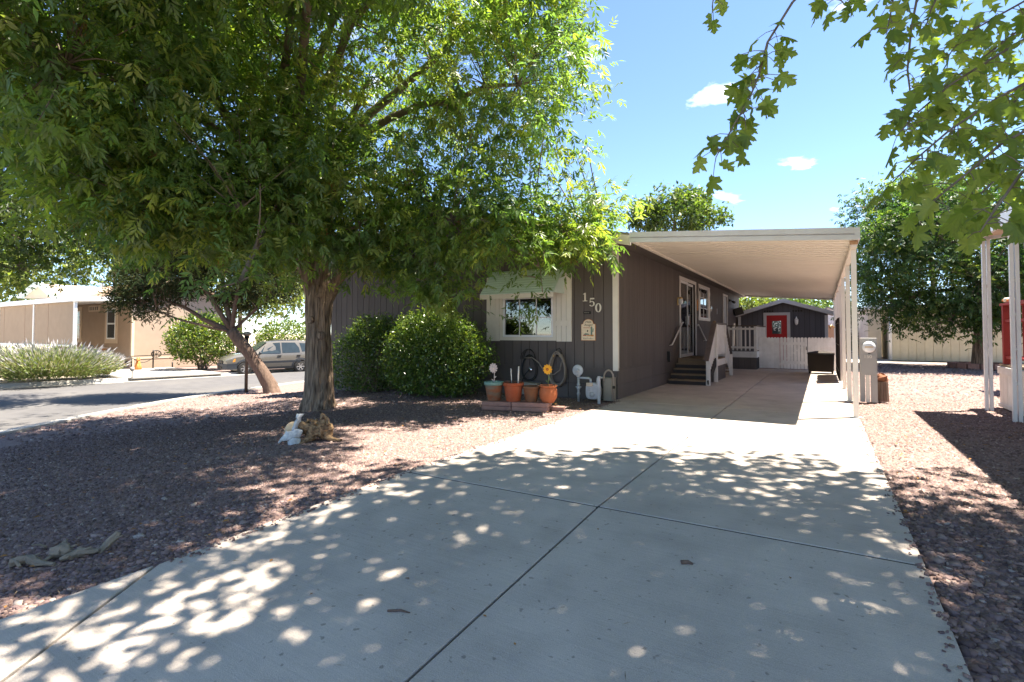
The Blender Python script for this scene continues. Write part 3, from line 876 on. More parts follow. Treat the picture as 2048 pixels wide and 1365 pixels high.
# ribbed pans running from the house to the outer beam
rb = MB(); y = CPY0 + 0.03; pitch = 0.26; vs = []; fs = []
prof = []
while y < CPY1 - 0.03:
    prof += [(y, -0.10), (y + 0.180, -0.10), (y + 0.185, -0.046), (y + 0.255, -0.046)]
    y += pitch
for (yy, dzz) in prof:
    vs += [(CPX0 + 0.02, yy, cpz(CPX0 + .02) + dzz), (CPX1 - 0.05, yy, cpz(CPX1 - .05) + dzz)]
for i in range(len(prof) - 1):
    fs.append((2 * i, 2 * i + 1, 2 * i + 3, 2 * i + 2))
rb.add(vs, fs)
rb.hexa([(CPX0 + .02, CPY0 + .02, cpz(CPX0) - .045), (CPX1 - .05, CPY0 + .02, cpz(CPX1) - .045), (CPX1 - .05, CPY1 - .02, cpz(CPX1) - .045), (CPX0 + .02, CPY1 - .02, cpz(CPX0) - .045),
         (CPX0 + .02, CPY0 + .02, cpz(CPX0) - .03), (CPX1 - .05, CPY0 + .02, cpz(CPX1) - .03), (CPX1 - .05, CPY1 - .02, cpz(CPX1) - .03), (CPX0 + .02, CPY1 - .02, cpz(CPX0) - .03)])
rb.build('roof_deck', M['carport_metal'], carport, fixn=False)
for (ya, yb, nm) in ((CPY0, CPY0 + 0.018, 'front'), (CPY1 - 0.018, CPY1, 'rear')):
    for (o0, o1, pr) in ((-0.072, 0.015, 0.022), (-0.16, -0.090, 0.012), (-0.090, -0.072, -0.012)):
        b = MB()
        sgn = -1 if nm == 'front' else 1
        yy0, yy1 = (ya - pr, yb) if nm == 'front' else (ya, yb + pr)
        b.hexa([(CPX0, yy0, cpz(CPX0) + o0), (CPX1, yy0, cpz(CPX1) + o0), (CPX1, yy1, cpz(CPX1) + o0), (CPX0, yy1, cpz(CPX0) + o0),
                (CPX0, yy0, cpz(CPX0) + o1), (CPX1, yy0, cpz(CPX1) + o1), (CPX1, yy1, cpz(CPX1) + o1), (CPX0, yy1, cpz(CPX0) + o1)])
        b.build('fascia', M['carport_fascia'], carport)
b = MB(); zr = cpz(CPX1)
b.box(CPX1 - 0.045, CPX1 + 0.02, CPY0 - 0.024, CPY1 + .02, zr - 0.15, zr + 0.012)
b.build('gutter', M['carport_fascia'], carport)
b = MB(); b.box(CPX1 - 0.085, CPX1 - 0.008, CPY0 + 0.15, CPY1 - .15, zr - 0.235, zr - 0.152)
beam = b.build('beam', M['carport_metal'], carport)
b = MB(); b.box(CPX1 - 0.10, CPX1 + 0.0, CPY0 + 0.09, CPY0 + 0.148, zr - 0.2, zr - 0.153); b.build('rust_stain', M['gutter_rust'], carport)
b = MB(); b.box(CPX0 - .03, CPX0 + 0.02, CPY0 + .05, CPY1, cpz(CPX0) - 0.135, cpz(CPX0) - 0.06); b.box(EAVE_X + .0125, CPX0 + .05, CPY0 + .3, CPY1, 2.966, 2.984); b.build('wall_hanger', M['carport_metal'], carport)
POSTS = [9.24, 11.40, 13.85, 16.15, 18.45, 20.75, 23.1]
for y in POSTS:
    q = MB(); x = CPX1 - 0.042
    q.box(x - .034, x + .034, y - .034, y - .026, -0.02, zr - .236); q.box(x - .034, x + .034, y + .026, y + .034, -0.02, zr - .236)
    q.box(x - .012, x + .012, y - .026, y + .026, -0.02, zr - .236); q.box(x - .034, x - .028, y - .026, y + .026, -.02, zr - .24)
    po = q.build('post', M['carport_metal'], carport)
    q = MB(); q.box(x - .07, x + .07, y - .06, y + .06, 0.0, 0.008); q.build('base_plate', M['carport_fascia'], po)

# ================================================================== entry steps and landing
LX0, LX1 = HX + 0.03, -2.36
entry = thing('entry_steps', 'dark wooden entry steps and landing with white slatted railing at sliding door', 'steps', (LX0, 13.0, 0))
NS = 5; RISE = 0.118; RUN = 0.265; SY = 12.98
for i in range(NS - 1):
    y0 = SY + i * RUN
    b = MB(); b.box(LX0, LX1 - .03, y0 - 0.02, y0 + RUN + 0.02, (i + 1) * RISE - .03, (i + 1) * RISE); b.build('tread', M['tread_wood'], entry)
    b = MB(); b.box(LX0, LX1 - .04, y0, y0 + .02, i * RISE + .001, (i + 1) * RISE - .031); b.build('riser', M['riser_dark'], entry)
LY0 = SY + (NS - 1) * RUN; LY1 = 15.75; LZ = NS * RISE
b = MB(); b.box(LX0, LX1 - .04, LY0, LY0 + .02, (NS - 1) * RISE, LZ - .035); b.build('riser', M['tread_wood'], entry)
npl = 6
for i in range(npl):
    wd = (LX1 - LX0) / npl
    shared_box('deck_board', wd - .006, LY1 - LY0 + .02, 0.03, M['tread_wood'], entry, (LX0 + wd * (i + .5), (LY0 + LY1) / 2 - .01, LZ - .03))
for i in range(4):
    y0 = LY1 + .03 + i * 0.25
    b = MB(); b.box(LX0, LX1 - .03, y0, y0 + .27, LZ - (i + 1) * RISE - .03, LZ - (i + 1) * RISE); b.build('tread', M['tread_wood'], entry)
b = MB(); b.box(LX1 - .025, LX1, LY0 + .02, LY1, LZ - .20, LZ - .032); b.build('rim_board', M['white_paint'], entry)
b = MB(); b.box(LX1 - .045, LX1 - .022, LY0 + .03, LY1 - .01, 0.001, LZ - .21); sk = b.build('skirt', M['siding_back'], entry)
for i in range(8):
    wd = (LY1 - LY0 - .04) / 8
    shared_box('skirt_board', .016, wd - .006, LZ - .212, M['siding'], sk, (LX1 - .014, LY0 + .03 + wd * (i + .5), 0.001))
b = MB(); b.box(LX1 - .36, LX1 - .05, LY0 + .001, LY0 + .02, 0.001, (NS - 1) * RISE - .05); b.build('skirt', M['siding'], entry)
pz = LZ + 0.90
rx = LX1 - .015
posts = [(SY + .06, 0.0, 0.60), (LY0 + .05, 0.0, pz), (LY1 - .05, LZ - .2, pz), (16.62, 0.0, 0.62)]
for (y, za, zb) in posts:
    shared_box('rail_post', .085, .085, zb - za, M['white_paint'], entry, (rx + (0.028 if za == 0 else 0.0), y, za))
def picket(y, za, zb):
    shared_box('baluster', .018, .075, round(zb - za, 3), M['white_paint'], entry, (rx, y, za))
y = LY0 + .15
while y < LY1 - .10:
    picket(y, LZ + .12, pz - .01); y += .088
n = 9
for i in range(1, n):
    f = i / n
    picket(SY + .06 + (LY0 - SY - .01) * f, 0.12 + .55 * f, .60 + (pz - .60) * f)
    picket(LY1 - .05 + (16.62 - LY1 + .05) * f, .62 - .5 * f, pz + (.62 - pz) * f)
b = MB(); b.bar((rx, SY - .06, .60), (rx, LY0 + .04, pz + .02), .12, .035); b.build('rail_cap', M['rail_cap'], entry)
b = MB(); b.box(rx - .06, rx + .06, LY0 + .04, LY1 - .02, pz + .003, pz + .036); b.build('rail_cap', M['rail_cap'], entry)
b = MB(); b.bar((rx, LY1 - .03, pz + .02), (rx, 16.70, .64), .12, .035); b.build('rail_cap', M['rail_cap'], entry)
b = MB(); b.box(rx - .02, rx + .022, LY0 + .1, LY1 - .1, LZ + .10, LZ + .135); b.build('bottom_rail', M['white_paint'], entry)
b = MB(); b.bar((rx + .03, SY + .02, .02), (rx + .03, LY0 + .02, LZ - .06), .03, .2); b.build('stringer', M['siding_back'], entry)
b = MB(); b.lathe((rx, LY0 + .05, pz + .036), [(.03, 0), (.045, .02), (.02, .05)], 12); b.build('finial', M['tread_wood'], entry)

# ================================================================== second deck at the side door
DX0, DX1, DY0, DY1, DZ = HX + .03, -1.95, 19.62, 22.9, 0.62
deck = thing('side_deck', 'small raised deck with white open balusters at the far side door', 'deck', (DX1, DY0, 0))
for i in range(9):
    wd = (DX1 - DX0) / 9
    shared_box('deck_board', wd - .007, DY1 - DY0, .03, M['dark_wood'], deck, (DX0 + wd * (i + .5), (DY0 + DY1) / 2, DZ - .03))
b = MB(); b.box(DX0, DX1 + .02, DY0 - .025, DY0 - .002, DZ - .21, DZ - .004); b.box(DX1 + .001, DX1 + .024, DY0 - .002, DY1, DZ - .21, DZ - .004); b.build('rim_board', M['white_paint'], deck)
b = MB(); b.box(DX0, DX1, DY0 + .02, DY0 + .04, 0.001, DZ - .212); b.box(DX1 - .02, DX1, DY0 + .04, DY1, 0.001, DZ - .212)
sk = b.build('skirt', M['siding_back'], deck)
for i in range(7):
    wd = (DX1 - DX0) / 7
    shared_box('skirt_board', wd - .007, .016, DZ - .215, M['siding'], sk, (DX0 + wd * (i + .5), DY0 + .010, 0.001))
RZ = DZ + .87
for (x, y) in ((DX1 - .03, DY0 + .05), (DX1 - .03, DY1 - .05), (-3.22, DY0 + .05)):
    shared_box('rail_post', .09, .09, RZ - DZ + .0, M['white_paint'], deck, (x, y, DZ))
for z in (DZ + .10, RZ - .12):
    b = MB(); b.box(-3.17, DX1 - .08, DY0 + .035, DY0 + .065, z, z + .07); b.build('rail', M['white_paint'], deck)
    b = MB(); b.box(DX1 - .045, DX1 - .015, DY0 + .10, DY1 - .10, z, z + .07); b.build('rail', M['white_paint'], deck)
x = -3.10
while x < DX1 - .10:
    shared_box('baluster', .045, .03, RZ - DZ - .04, M['white_paint'], deck, (x, DY0 + .018, DZ + .03)); x += .135
y = DY0 + .2
while y < DY1 - .1:
    shared_box('baluster', .03, .045, RZ - DZ - .04, M['white_paint'], deck, (DX1 + .0015, y, DZ + .03)); y += .135
b = MB(); b.box(-3.27, DX1 + .03, DY0 - .01, DY0 + .11, RZ + .001, RZ + .035); b.box(DX1 - .09, DX1 + .03, DY0 + .11, DY1, RZ + .001, RZ + .035); b.build('rail_cap', M['dark_wood'], deck)

# ================================================================== picket fence and gate
def dogear(w, h):
    return [(-w / 2, 0), (w / 2, 0), (w / 2, h - .035), (w / 2 - .025, h), (-w / 2 + .025, h), (-w / 2, h - .035)]
_pk = None
def picket_run(parent, x0, x1, y, name='picket'):
    global _pk
    n = max(1, round((x1 - x0) / 0.098)); wd = (x1 - x0) / n
    if _pk is None:
        b = MB(); b.prism(dogear(0.092, 1.08), 'xz', -.009, .009); o = b.build(name, M['white_paint']); _pk = o.data; bpy.data.objects.remove(o)
    for i in range(n):
        o = link(name, _pk, parent)
        o.location = Vector((x0 + wd * (i + .5), y, 0.03 + rnd.uniform(-.004, .004))) - W[parent.name]
    return n
FYY = 20.22
fa_ = thing('picket_fence', 'white dog-eared picket fence between side deck and gate', 'fence', (-1.92, FYY, 0), 'white picket fence runs at the drive end')
picket_run(fa_, -1.92, -1.27, FYY)
b = MB(); b.box(-1.92, -1.27, FYY + .010, FYY + .05, .25, .34); b.box(-1.92, -1.27, FYY + .010, FYY + .05, .85, .94); b.build('rail', M['white_paint'], fa_)
fb_ = thing('picket_fence', 'white dog-eared picket fence behind the wicker storage box', 'fence', (0.40, FYY, 0), 'white picket fence runs at the drive end')
picket_run(fb_, -0.42, 0.42, FYY)
b = MB(); b.box(-.42, .42, FYY + .010, FYY + .05, .25, .34); b.box(-.42, .42, FYY + .010, FYY + .05, .85, .94); b.build('rail', M['white_paint'], fb_)
ga = thing('picket_gate', 'white picket gate in the middle of the drive-end fence', 'gate', (-1.24, FYY, 0))
picket_run(ga, -1.262, -0.432, FYY - .012)
b = MB(); b.box(-1.24, -.45, FYY + .0, FYY + .03, .2, .29); b.box(-1.24, -.45, FYY + .0, FYY + .03, .85, .94); b.bar((-1.22, FYY + .04, .25), (-.47, FYY + .04, .9), .02, .08, up=(0, 1, 0)); b.build('rail', M['white_paint'], ga)
b = MB(); b.box(-.475, -.455, FYY - .05, FYY - .022, .68, .80); b.build('latch', M['black_iron'], ga)

# ================================================================== shed with red door behind the gate
SHY = 25.2
p0 = at(1484, 626, 1); kx = lambda u: ray(u, 640).x / ray(u, 640).y * SHY
SX0, SX1 = -3.24, 0.22
spk = -1.43
shed = thing('garden_shed', 'dark gabled shed with pale roof trim and red door behind the picket gate', 'shed', (SX0, SHY, 0))
SZ = 1.98; SP = 2.55
def shz(x): return SZ + (SP - SZ) * (1 - abs(x - spk) / (spk - SX0))
b = MB(); b.prism([(SX0, 0), (SX1, 0), (SX1, shz(SX1)), (spk, shz(spk)), (SX0, shz(SX0))], 'xz', SHY + .02, SHY + 3.4)
wl = b.build('wall', M['siding_back'], shed)
x = SX0
DRX0, DRX1 = kx(1533), kx(1574)
while x < SX1 - .03:
    x1 = min(x + .2, SX1); zb = 2.06 if (x1 > DRX0 and x < DRX1) else 0.0
    q = MB(); m_ = (x + x1) / 2
    q.prism([(x + .006, zb), (x1 - .006, zb), (x1 - .006, shz(x1)), (x + .006, shz(x))], 'xz', SHY, SHY + .018)
    q.build('board', M['shed_siding'], wl); x = x1
for s in (-1, 1):
    q = MB(); xe = SX0 - .22 if s < 0 else SX1 + .22
    za = shz(xe) + .02; zb = SP + .02
    q.hexa([(xe, SHY - .22, za), (spk, SHY - .22, zb), (spk, SHY - .19, zb), (xe, SHY - .19, za), (xe, SHY - .22, za + .17), (spk, SHY - .22, zb + .17), (spk, SHY - .19, zb + .17), (xe, SHY - .19, za + .17)])
    q.build('roof_trim', M['grey_trim'], shed)
    q = MB(); q.hexa([(xe, SHY - .188, za + .09), (spk, SHY - .188, zb + .09), (spk, SHY + 3.6, zb + .09), (xe, SHY + 3.6, za + .09), (xe, SHY - .188, za + .15), (spk, SHY - .188, zb + .15), (spk, SHY + 3.6, zb + .15), (xe, SHY + 3.6, za + .15)])
    q.build('roof', M['roof_shingle'], shed)
for x in (SX0 + .06, SX1 - .06):
    q = MB(); q.box(x - .06, x + .06, SHY - .015, SHY - .001, 0, SZ + .02); q.build('corner_trim', M['grey_trim'], shed)
b = MB(); b.box(DRX0 - .12, DRX0, SHY - .02, SHY - .001, 0, 2.03); b.box(DRX1, DRX1 + .12, SHY - .02, SHY - .001, 0, 2.03); b.box(DRX0 - .12, DRX1 + .12, SHY - .022, SHY - .001, 2.031, 2.15)
dr = b.build('door', M['grey_trim'], shed)
b = MB(); b.box(DRX0, DRX1, SHY + .0, SHY + .017, 0, 2.03); b.build('door_leaf', M['door_red'], dr)
b = MB(); b.box(DRX0 + .18, DRX1 - .18, SHY - .012, SHY - .001, 1.05, 1.82); b.build('pane_frame', M['door_red'], dr)
b = MB(); b.box(DRX0 + .22, DRX1 - .22, SHY - .016, SHY - .0125, 1.22, 1.78); b.build('pane', M['car_glass'], dr)
b = MB()
for k in range(26):
    xx = rnd.uniform(DRX0 + .25, DRX1 - .28); zz = rnd.uniform(1.25, 1.74)
    b.box(xx, xx + rnd.uniform(.02, .05), SHY - .0185, SHY - .0165, zz, zz + rnd.uniform(.02, .06))
b.build('leaded_pattern', M['lamp_clear'], dr)
t = thing('wall_lantern', 'white lantern on shed wall right of the red door', 'lantern', (kx(1593), SHY, 1.6))
lx = kx(1593)
b = MB(); b.lathe((lx, SHY - .08, 1.60), [(.02, 0), (.06, .06), (.075, .2), (.06, .22)], 8); b.build('glass_body', M['white_metal'], t)
b = MB(); b.lathe((lx, SHY - .08, 1.82), [(.085, 0), (.03, .08), (.012, .14)], 8); b.box(lx - .02, lx + .02, SHY - .08, SHY - .001, 1.66, 1.72); b.build('cap', M['white_metal'], t)
b = MB()
for gx_ in (-.55, .55):
    for k in range(4):
        b.box(spk + gx_ + (k - 2) * .1, spk + gx_ + (k - 2) * .1 + .07, SHY - .012, SHY - .001, 2.17, 2.24)
b.build('gable_vent', M['black_iron'], shed)
t = thing('wall_speaker', 'black angled box mounted at the far corner of the dark home', 'speaker', (HX + .1, 24.4, 2.1))
b = MB(); b.bar((HX + .03, 24.3, 2.15), (HX + .35, 24.4, 2.25), .3, .32); b.build('housing', M['black_iron'], t)
b = MB(); b.bar((HX + .0, 24.3, 2.25), (HX + .1, 24.3, 2.2), .04, .04); b.build('bracket', M['black_iron'], t)

# ================================================================== things along the front wall
def text_part(body, size, loc, mat_, parent, rot=(math.pi / 2, 0, 0), name='lettering', shear=0.0, ext=0.0015):
    cu = bpy.data.curves.new(name, 'FONT'); cu.body = body; cu.size = size; cu.extrude = ext; cu.shear = shear
    cu.align_x = 'CENTER'; cu.resolution_u = 3
    o = bpy.data.objects.new(name, cu); col.objects.link(o)
    dg = bpy.context.evaluated_depsgraph_get(); dg.update()
    me = bpy.data.meshes.new_from_object(o.evaluated_get(dg))
    bpy.data.objects.remove(o)
    me.materials.clear(); me.materials.append(mat_)
    t = link(name, me, parent)
    t.location = Vector(loc) - (W.get(parent.name, Vector()) if parent else Vector())
    t.rotation_euler = rot
    return t
# arched plaque
px0, px1, pz0, pz1 = -4.04, -3.755, 1.115, 1.42
pl = thing('welcome_plaque', 'arched cream plaque with painted pots and greeting below the house number', 'plaque', (-3.9, HY0, 1.1))
def arch(x0, x1, z0, z1, top, n=12):
    pts = [(x0, z0), (x1, z0), (x1, z1)]
    cx_ = (x0 + x1) / 2; r = (x1 - x0) / 2 * 0.72
    for k in range(n + 1):
        a = math.pi * k / n
        pts.append((cx_ + r * math.cos(a), z1 + 0.012 + (top - z1 - .012) * math.sin(a)))
    pts.append((x0, z1))
    return pts
b = MB(); b.prism(arch(px0 - .008, px1 + .008, pz0 - .008, pz1 + .006, 1.528), 'xz', HY0 - .016, HY0 - .002); b.build('backing', M['plaque_edge'], pl)
b = MB(); b.prism(arch(px0, px1, pz0, pz1, 1.518), 'xz', HY0 - .020, HY0 - .0165); b.build('face', M['plaque_cream'], pl)
yt = HY0 - .0205
text_part('¡Hola', .062, (-3.905, yt, 1.452), M['ink_brown'], pl, shear=.25)
text_part('Amigo!', .062, (-3.895, yt, 1.392), M['ink_brown'], pl, shear=.25)
def art(poly, m_, nm): 
    q = MB(); q.prism(poly, 'xz', yt - .002, yt); q.build(nm, M[m_], pl)
art([(-4.0, 1.36), (-3.83, 1.36), (-3.835, 1.352), (-4.0, 1.352)], 'art_red', 'painted_beam')
art([(-3.845, 1.20), (-3.815, 1.20), (-3.81, 1.37), (-3.83, 1.385), (-3.845, 1.36)], 'art_green', 'painted_cactus')
art([(-3.81, 1.27), (-3.79, 1.28), (-3.785, 1.345), (-3.80, 1.345)], 'art_green', 'painted_cactus')
art([(-4.0, 1.22), (-3.96, 1.25), (-3.90, 1.245), (-3.87, 1.22)], 'art_green', 'painted_agave')
art([(-4.01, 1.20), (-3.93, 1.20), (-3.94, 1.218), (-4.0, 1.218)], 'art_red', 'painted_bowl')
art([(-3.92, 1.195), (-3.86, 1.195), (-3.855, 1.215), (-3.925, 1.215)], 'art_orange', 'painted_pot')
art([(-3.85, 1.19), (-3.79, 1.19), (-3.78, 1.222), (-3.855, 1.222)], 'art_orange', 'painted_pot')
art([(-3.93, 1.29), (-3.905, 1.27), (-3.895, 1.30), (-3.91, 1.32)], 'ink_brown', 'painted_figure')
for k in range(9):
    xx = -4.0 + k * .024
    art([(xx, 1.135), (xx + .006, 1.135), (xx + .014, 1.155 + .01 * (k % 3 == 0)), (xx + .008, 1.155 + .01 * (k % 3 == 0))], 'ink_brown', 'script_stroke')
ns = thing('name_sign', 'tiny black sign between the house number and the arched plaque', 'sign', (-3.925, HY0, 1.62))
b = MB(); b.box(-4.0, -3.85, HY0 - .014, HY0 - .002, 1.622, 1.678); b.build('face', M['black_iron'], ns)
for k in range(6):
    q = MB(); q.box(-3.975 + k * .017, -3.965 + k * .017, HY0 - .0155, HY0 - .0142, 1.643, 1.657 + .006 * (k == 0)); q.build('letter_stroke', M['beige_box'], ns)

# hose coil on its hook, and a second reel
def wall_hose(xc, zc, rx, rz, loops, r, mat_, label, name, jit, seed, wire=None):
    rr = random.Random(seed)
    t = thing(name, label, 'hose', (xc, HY0, zc - rz))
    for i in range(loops):
        q = MB(); pts = []
        ox, oz = rr.uniform(-jit, jit), rr.uniform(-jit * 1.2, jit * .3); sx = 1 + rr.uniform(-.12, .08); sz = 1 + rr.uniform(-.06, .12)
        dep = 0.04 + (i % 4) * r * 1.9
        n = 30
        for k in range(n + 1):
            a = 2 * math.pi * k / n
            pts.append((xc + ox + rx * sx * math.sin(a) * (0.86 + .14 * math.cos(a + math.pi)), HY0 - dep - .01 * math.sin(a * 2), zc + .02 + (rz * math.cos(a) if math.cos(a) < 0 else rz * .98 * math.cos(a)) * sz + oz * (1 - math.cos(a)) / 2))
        q.tube(pts, r, 7, cap=False); q.build('hose_loop', M[mat_], t)
    return t
hz = wall_hose(-4.54, 0.53, 0.195, 0.31, 10, .0135, 'rubber_hose', 'coiled brown garden hose hanging on wall behind yellow flower', 'garden_hose', .02, 3)
b = MB(); b.tube([(-4.57, HY0 - .005, .80), (-4.57, HY0 - .10, .83), (-4.53, HY0 - .12, .93), (-4.48, HY0 - .10, .95), (-4.45, HY0 - .08, .90), (-4.455, HY0 - .09, .82)], .010, 6); b.build('hook', M['black_iron'], hz)
for k in (0, 1):
    q = MB(); q.tube([(-4.60 + k * .14, HY0 - .10, .82), (-4.60 + k * .14, HY0 - .13, .79)], .016, 8); q.build('coupling', M['brass'], hz)
h2 = wall_hose(-5.20, 0.52, 0.20, 0.245, 2, .010, 'black_hose', 'black hose and wire holder on wall below the window', 'hose_holder', .02, 5)
for k in range(3):
    q = MB(); w_ = .13 + k * .022
    q.tube([(-5.20 + w_ * math.cos(a), HY0 - .03 - k * .03, .72 + .20 * math.sin(a)) for a in [math.pi * i / 14 for i in range(15)]], .006, 5); q.build('wire_arch', M['black_iron'], h2)
b = MB(); b.lathe((-5.17, HY0 - .06, .50), [(.04, 0), (.05, .02), (.03, .05)], 10, axis='y'); b.build('tap', M['chrome'], h2)
b = MB(); b.tube([(-5.17, HY0 - .08, .50), (-5.25, HY0 - .10, .42), (-5.33, HY0 - .1, .28), (-5.35, HY0 - .08, .12)], .012, 6); b.build('supply_hose', M['black_hose'], h2)
b = MB(); b.tube([(-5.3, HY0 - .06, .74), (-5.1, HY0 - .1, .755), (-4.95, HY0 - .1, .66), (-4.83, HY0 - .1, .50), (-4.73, HY0 - .1, .42), (-4.6, HY0 - .1, .43), (-4.47, HY0 - .1, .52), (-4.43, HY0 - .1, .70)], .0115, 7); b.build('lead_hose', M['rubber_hose'], h2)
t = thing('crawl_vent_box', 'beige box on the ground under the hose holder', 'box', (-5.15, HY0, 0.0))
b = MB(); b.box(-5.36, -4.92, HY0 - .22, HY0 - .03, 0.0, .25); b.build('housing', M['beige_box'], t, bevel=.008)
b = MB(); b.box(-5.34, -4.94, HY0 - .23, HY0 - .221, .02, .23); b.build('front_plate', M['beige_box'], t)
t = thing('crawl_vent_box', 'open brown utility box at the house corner beside the driveway', 'box', (-3.47, HY0, 0.0))
b = MB(); b.box(-3.64, -3.34, HY0 - .05, HY0 - .035, 0, .42); b.box(-3.64, -3.61, HY0 - .26, HY0 - .051, 0, .42); b.box(-3.50, -3.34, HY0 - .26, HY0 - .051, 0, .419); b.box(-3.609, -3.501, HY0 - .25, HY0 - .052, .40, .418); b.build('housing', M['beige_box'], t)
b = MB(); b.box(-3.609, -3.501, HY0 - .22, HY0 - .052, .19, .205); b.build('shelf', M['beige_box'], t)

# gas meter with regulator
gm = thing('gas_meter', 'grey gas meter with round regulator disc beside the driveway corner', 'gas meter', (-3.9, 8.86, 0))
gy = 8.98
def gmx(u, v): 
    r = ray(u, v); k = gy / r.y
    return r.x * k, EYE + r.z * k
x1, _ = gmx(1157, 780)
_, zd = gmx(1157, 741)
b = MB(); b.tube([(x1, gy, -.03), (x1, gy, zd - .12)], .022, 10); b.build('riser_pipe', M['grey_pipe'], gm)
for z in (.10, .20, .27):
    q = MB(); q.lathe((x1, gy, z), [(.03, 0), (.034, .01), (.034, .03), (.03, .04)], 8); q.build('pipe_coupling', M['grey_pipe'], gm)
b = MB(); b.box(x1 - .05, x1 + .05, gy - .02, gy + .02, .235, .255); b.build('valve', M['grey_pipe'], gm)
b = MB(); b.lathe((x1, gy - .05, zd), [(.095, 0), (.105, .012), (.105, .03), (.06, .05), (.05, .07)], 22, axis='y'); b.lathe((x1, gy - .085, zd), [(.03, 0), (.04, .035)], 12, axis='y'); b.build('regulator', M['meter_grey'], gm)
b = MB(); b.lathe((x1, gy, zd - .13), [(.028, 0), (.04, .02), (.045, .06), (.03, .10)], 10); b.build('regulator_body', M['meter_grey'], gm)
x2, z2 = gmx(1181, 757)
b = MB(); b.tube([(x1 + .02, gy, z2), (x2 - .03, gy, z2), (x2, gy, z2 - .02), (x2 + .01, gy, z2 - .13)], .022, 10); b.build('inlet_pipe', M['grey_pipe'], gm)
bx0, bz1 = gmx(1173, 770); bx1, bz0 = gmx(1207, 804)
b = MB(); pts = []
cxm = (bx0 + bx1) / 2 - .02; wm = (bx1 - bx0) / 2 - .01
for k in range(20):
    a = 2 * math.pi * k / 20
    pts.append((cxm + wm * .82 * math.copysign(abs(math.cos(a)) ** .6, math.cos(a)), .19 + .15 * math.copysign(abs(math.sin(a)) ** .6, math.sin(a))))
b.prism(pts, 'xz', gy - .10, gy + .06); b.build('meter_body', M['meter_grey'], gm, bevel=.012)
b = MB(); b.lathe((cxm, gy - .115, .13), [(.045, 0), (.055, .02)], 14, axis='y'); b.box(cxm - .08, cxm - .03, gy - .106, gy - .1005, .19, .25); b.build('meter_detail', M['grey_pipe'], gm)
b = MB(); b.box(cxm - .10, cxm + .02, gy - .13, gy - .101, .28, .345); b.build('index_window', M['index_tan'], gm, bevel=.006)
x3, z3 = gmx(1197, 756)
b = MB(); b.tube([(x3 - .02, gy, .33), (x3 - .02, gy, z3 - .03), (x3, gy, z3), (x3 + .06, gy + .05, z3)], .02, 10); b.build('outlet_pipe', M['grey_pipe'], gm)
x4, z4 = gmx(1204, 752)
b = MB(); b.box(x4 - .022, x4 + .022, gy - .17, gy - .13, -.02, z4); b.build('support_stake', M['meter_grey'], gm)
x5, z5 = gmx(1219, 740)
b = MB(); b.tube([(x4 - .005, gy + .08, .36)] + [(x4 + .09 - .09 * math.cos(a), gy + .1, .44 + .13 * math.sin(a)) for a in [math.pi * i / 12 for i in range(13)]] + [(x4 + .185, gy + .1, .3), (x4 + .19, gy + .1, -.02)], .017, 8)
b.build('flex_conduit', M['rubber_hose'], gm)
b = MB(); b.lathe((x4 + .187, gy + .1, .24), [(.026, 0), (.026, .05)], 10); b.build('conduit_collar', M['black_iron'], gm)

# pots on paver blocks
A = gnd(963, 818); B = gnd(1097, 823)
dAB = (B - A).normalized(); nAB = Vector((-dAB.y, dAB.x, 0))
L = (B - A).length
def paver(s0, s1, n0, n1, z0, label):
    pts = [A + dAB * s0 + nAB * n0, A + dAB * s1 + nAB * n0, A + dAB * s1 + nAB * n1, A + dAB * s0 + nAB * n1]
    b = MB(); b.hexa([(p.x, p.y, z0) for p in pts] + [(p.x, p.y, z0 + .07) for p in pts])
    o = b.build('paver_block', M['paver'], None, bevel=.008)
    return tag(o, label, 'paver', 'paver blocks under the pots')
half = L * .45
for (z0, lv) in ((-.02, 'lower'), (.052, 'upper')):
    paver(0, half - .004, 0, .30, z0, f'reddish paver block under the left pots, {lv} of its stack')
    paver(half + .004, L, 0, .30, z0, f'reddish paver block under the right pots, {lv} of its stack')
paver(L + .01, L + .22, .18, .34, -.02, 'small reddish paver stub behind the right end of the pot row')
PT = .123
def pot(name, u, r, h, base, matn, label, style, rim=None):
    # foot of the pot on the blocks, on the view line through its middle
    k = (u - 963) / (1097 - 963)
    c = A + dAB * (L * k) + nAB * .16
    t = thing('flower_pot', label, 'pot', (c.x, c.y, PT), 'clay pots in a row on paver blocks')
    if style == 'bowl': prof = [(base, 0), (base * 1.12, h * .08), (r * .93, h * .55), (r * .97, h * .86)]; rp = [(r * .97, h * .86), (r * 1.06, h * .88), (r * 1.08, h * .97), (r * 1.02, h), (r * .92, h), (r * .88, h * .84)]
    elif style == 'round': prof = [(base, 0), (r * .98, h * .25), (r * 1.06, h * .5), (r * 1.0, h * .75), (r * .9, h * .86)]; rp = [(r * .9, h * .86), (r * 1.03, h * .92), (r * 1.05, h * .98), (r * .98, h), (r * .86, h), (r * .82, h * .85)]
    else: prof = [(base, 0), (base * 1.05, h * .03), (r * .95, h * .8), (r * .95, h * .82)]; rp = [(r * .95, h * .82), (r * 1.06, h * .83), (r * 1.08, h * .99), (r * 1.02, h), (r * .93, h), (r * .9, h * .84)]
    q = MB(); q.lathe((c.x, c.y, PT), prof, 28, capends=False); q.lathe((c.x, c.y, PT), [(base, 0), (.001, 0)], 28, capends=False); q.build('pot_body', M[matn], t)
    q = MB(); q.lathe((c.x, c.y, PT), rp, 28, capends=False); q.build('rim', M[rim or matn], t)
    q = MB(); q.lathe((c.x, c.y, PT + h * .86), [(.001, .012), (r * .45, .015), (r * .93, 0)], 20, capends=False); q.build('soil', M['soil'], t)
    return t, c
p1, c1 = pot('p', 983, .155, .315, .105, 'pot_green', 'wide brown clay pot with weathered green rim, leftmost of the row', 'flare', 'pot_rim_green')
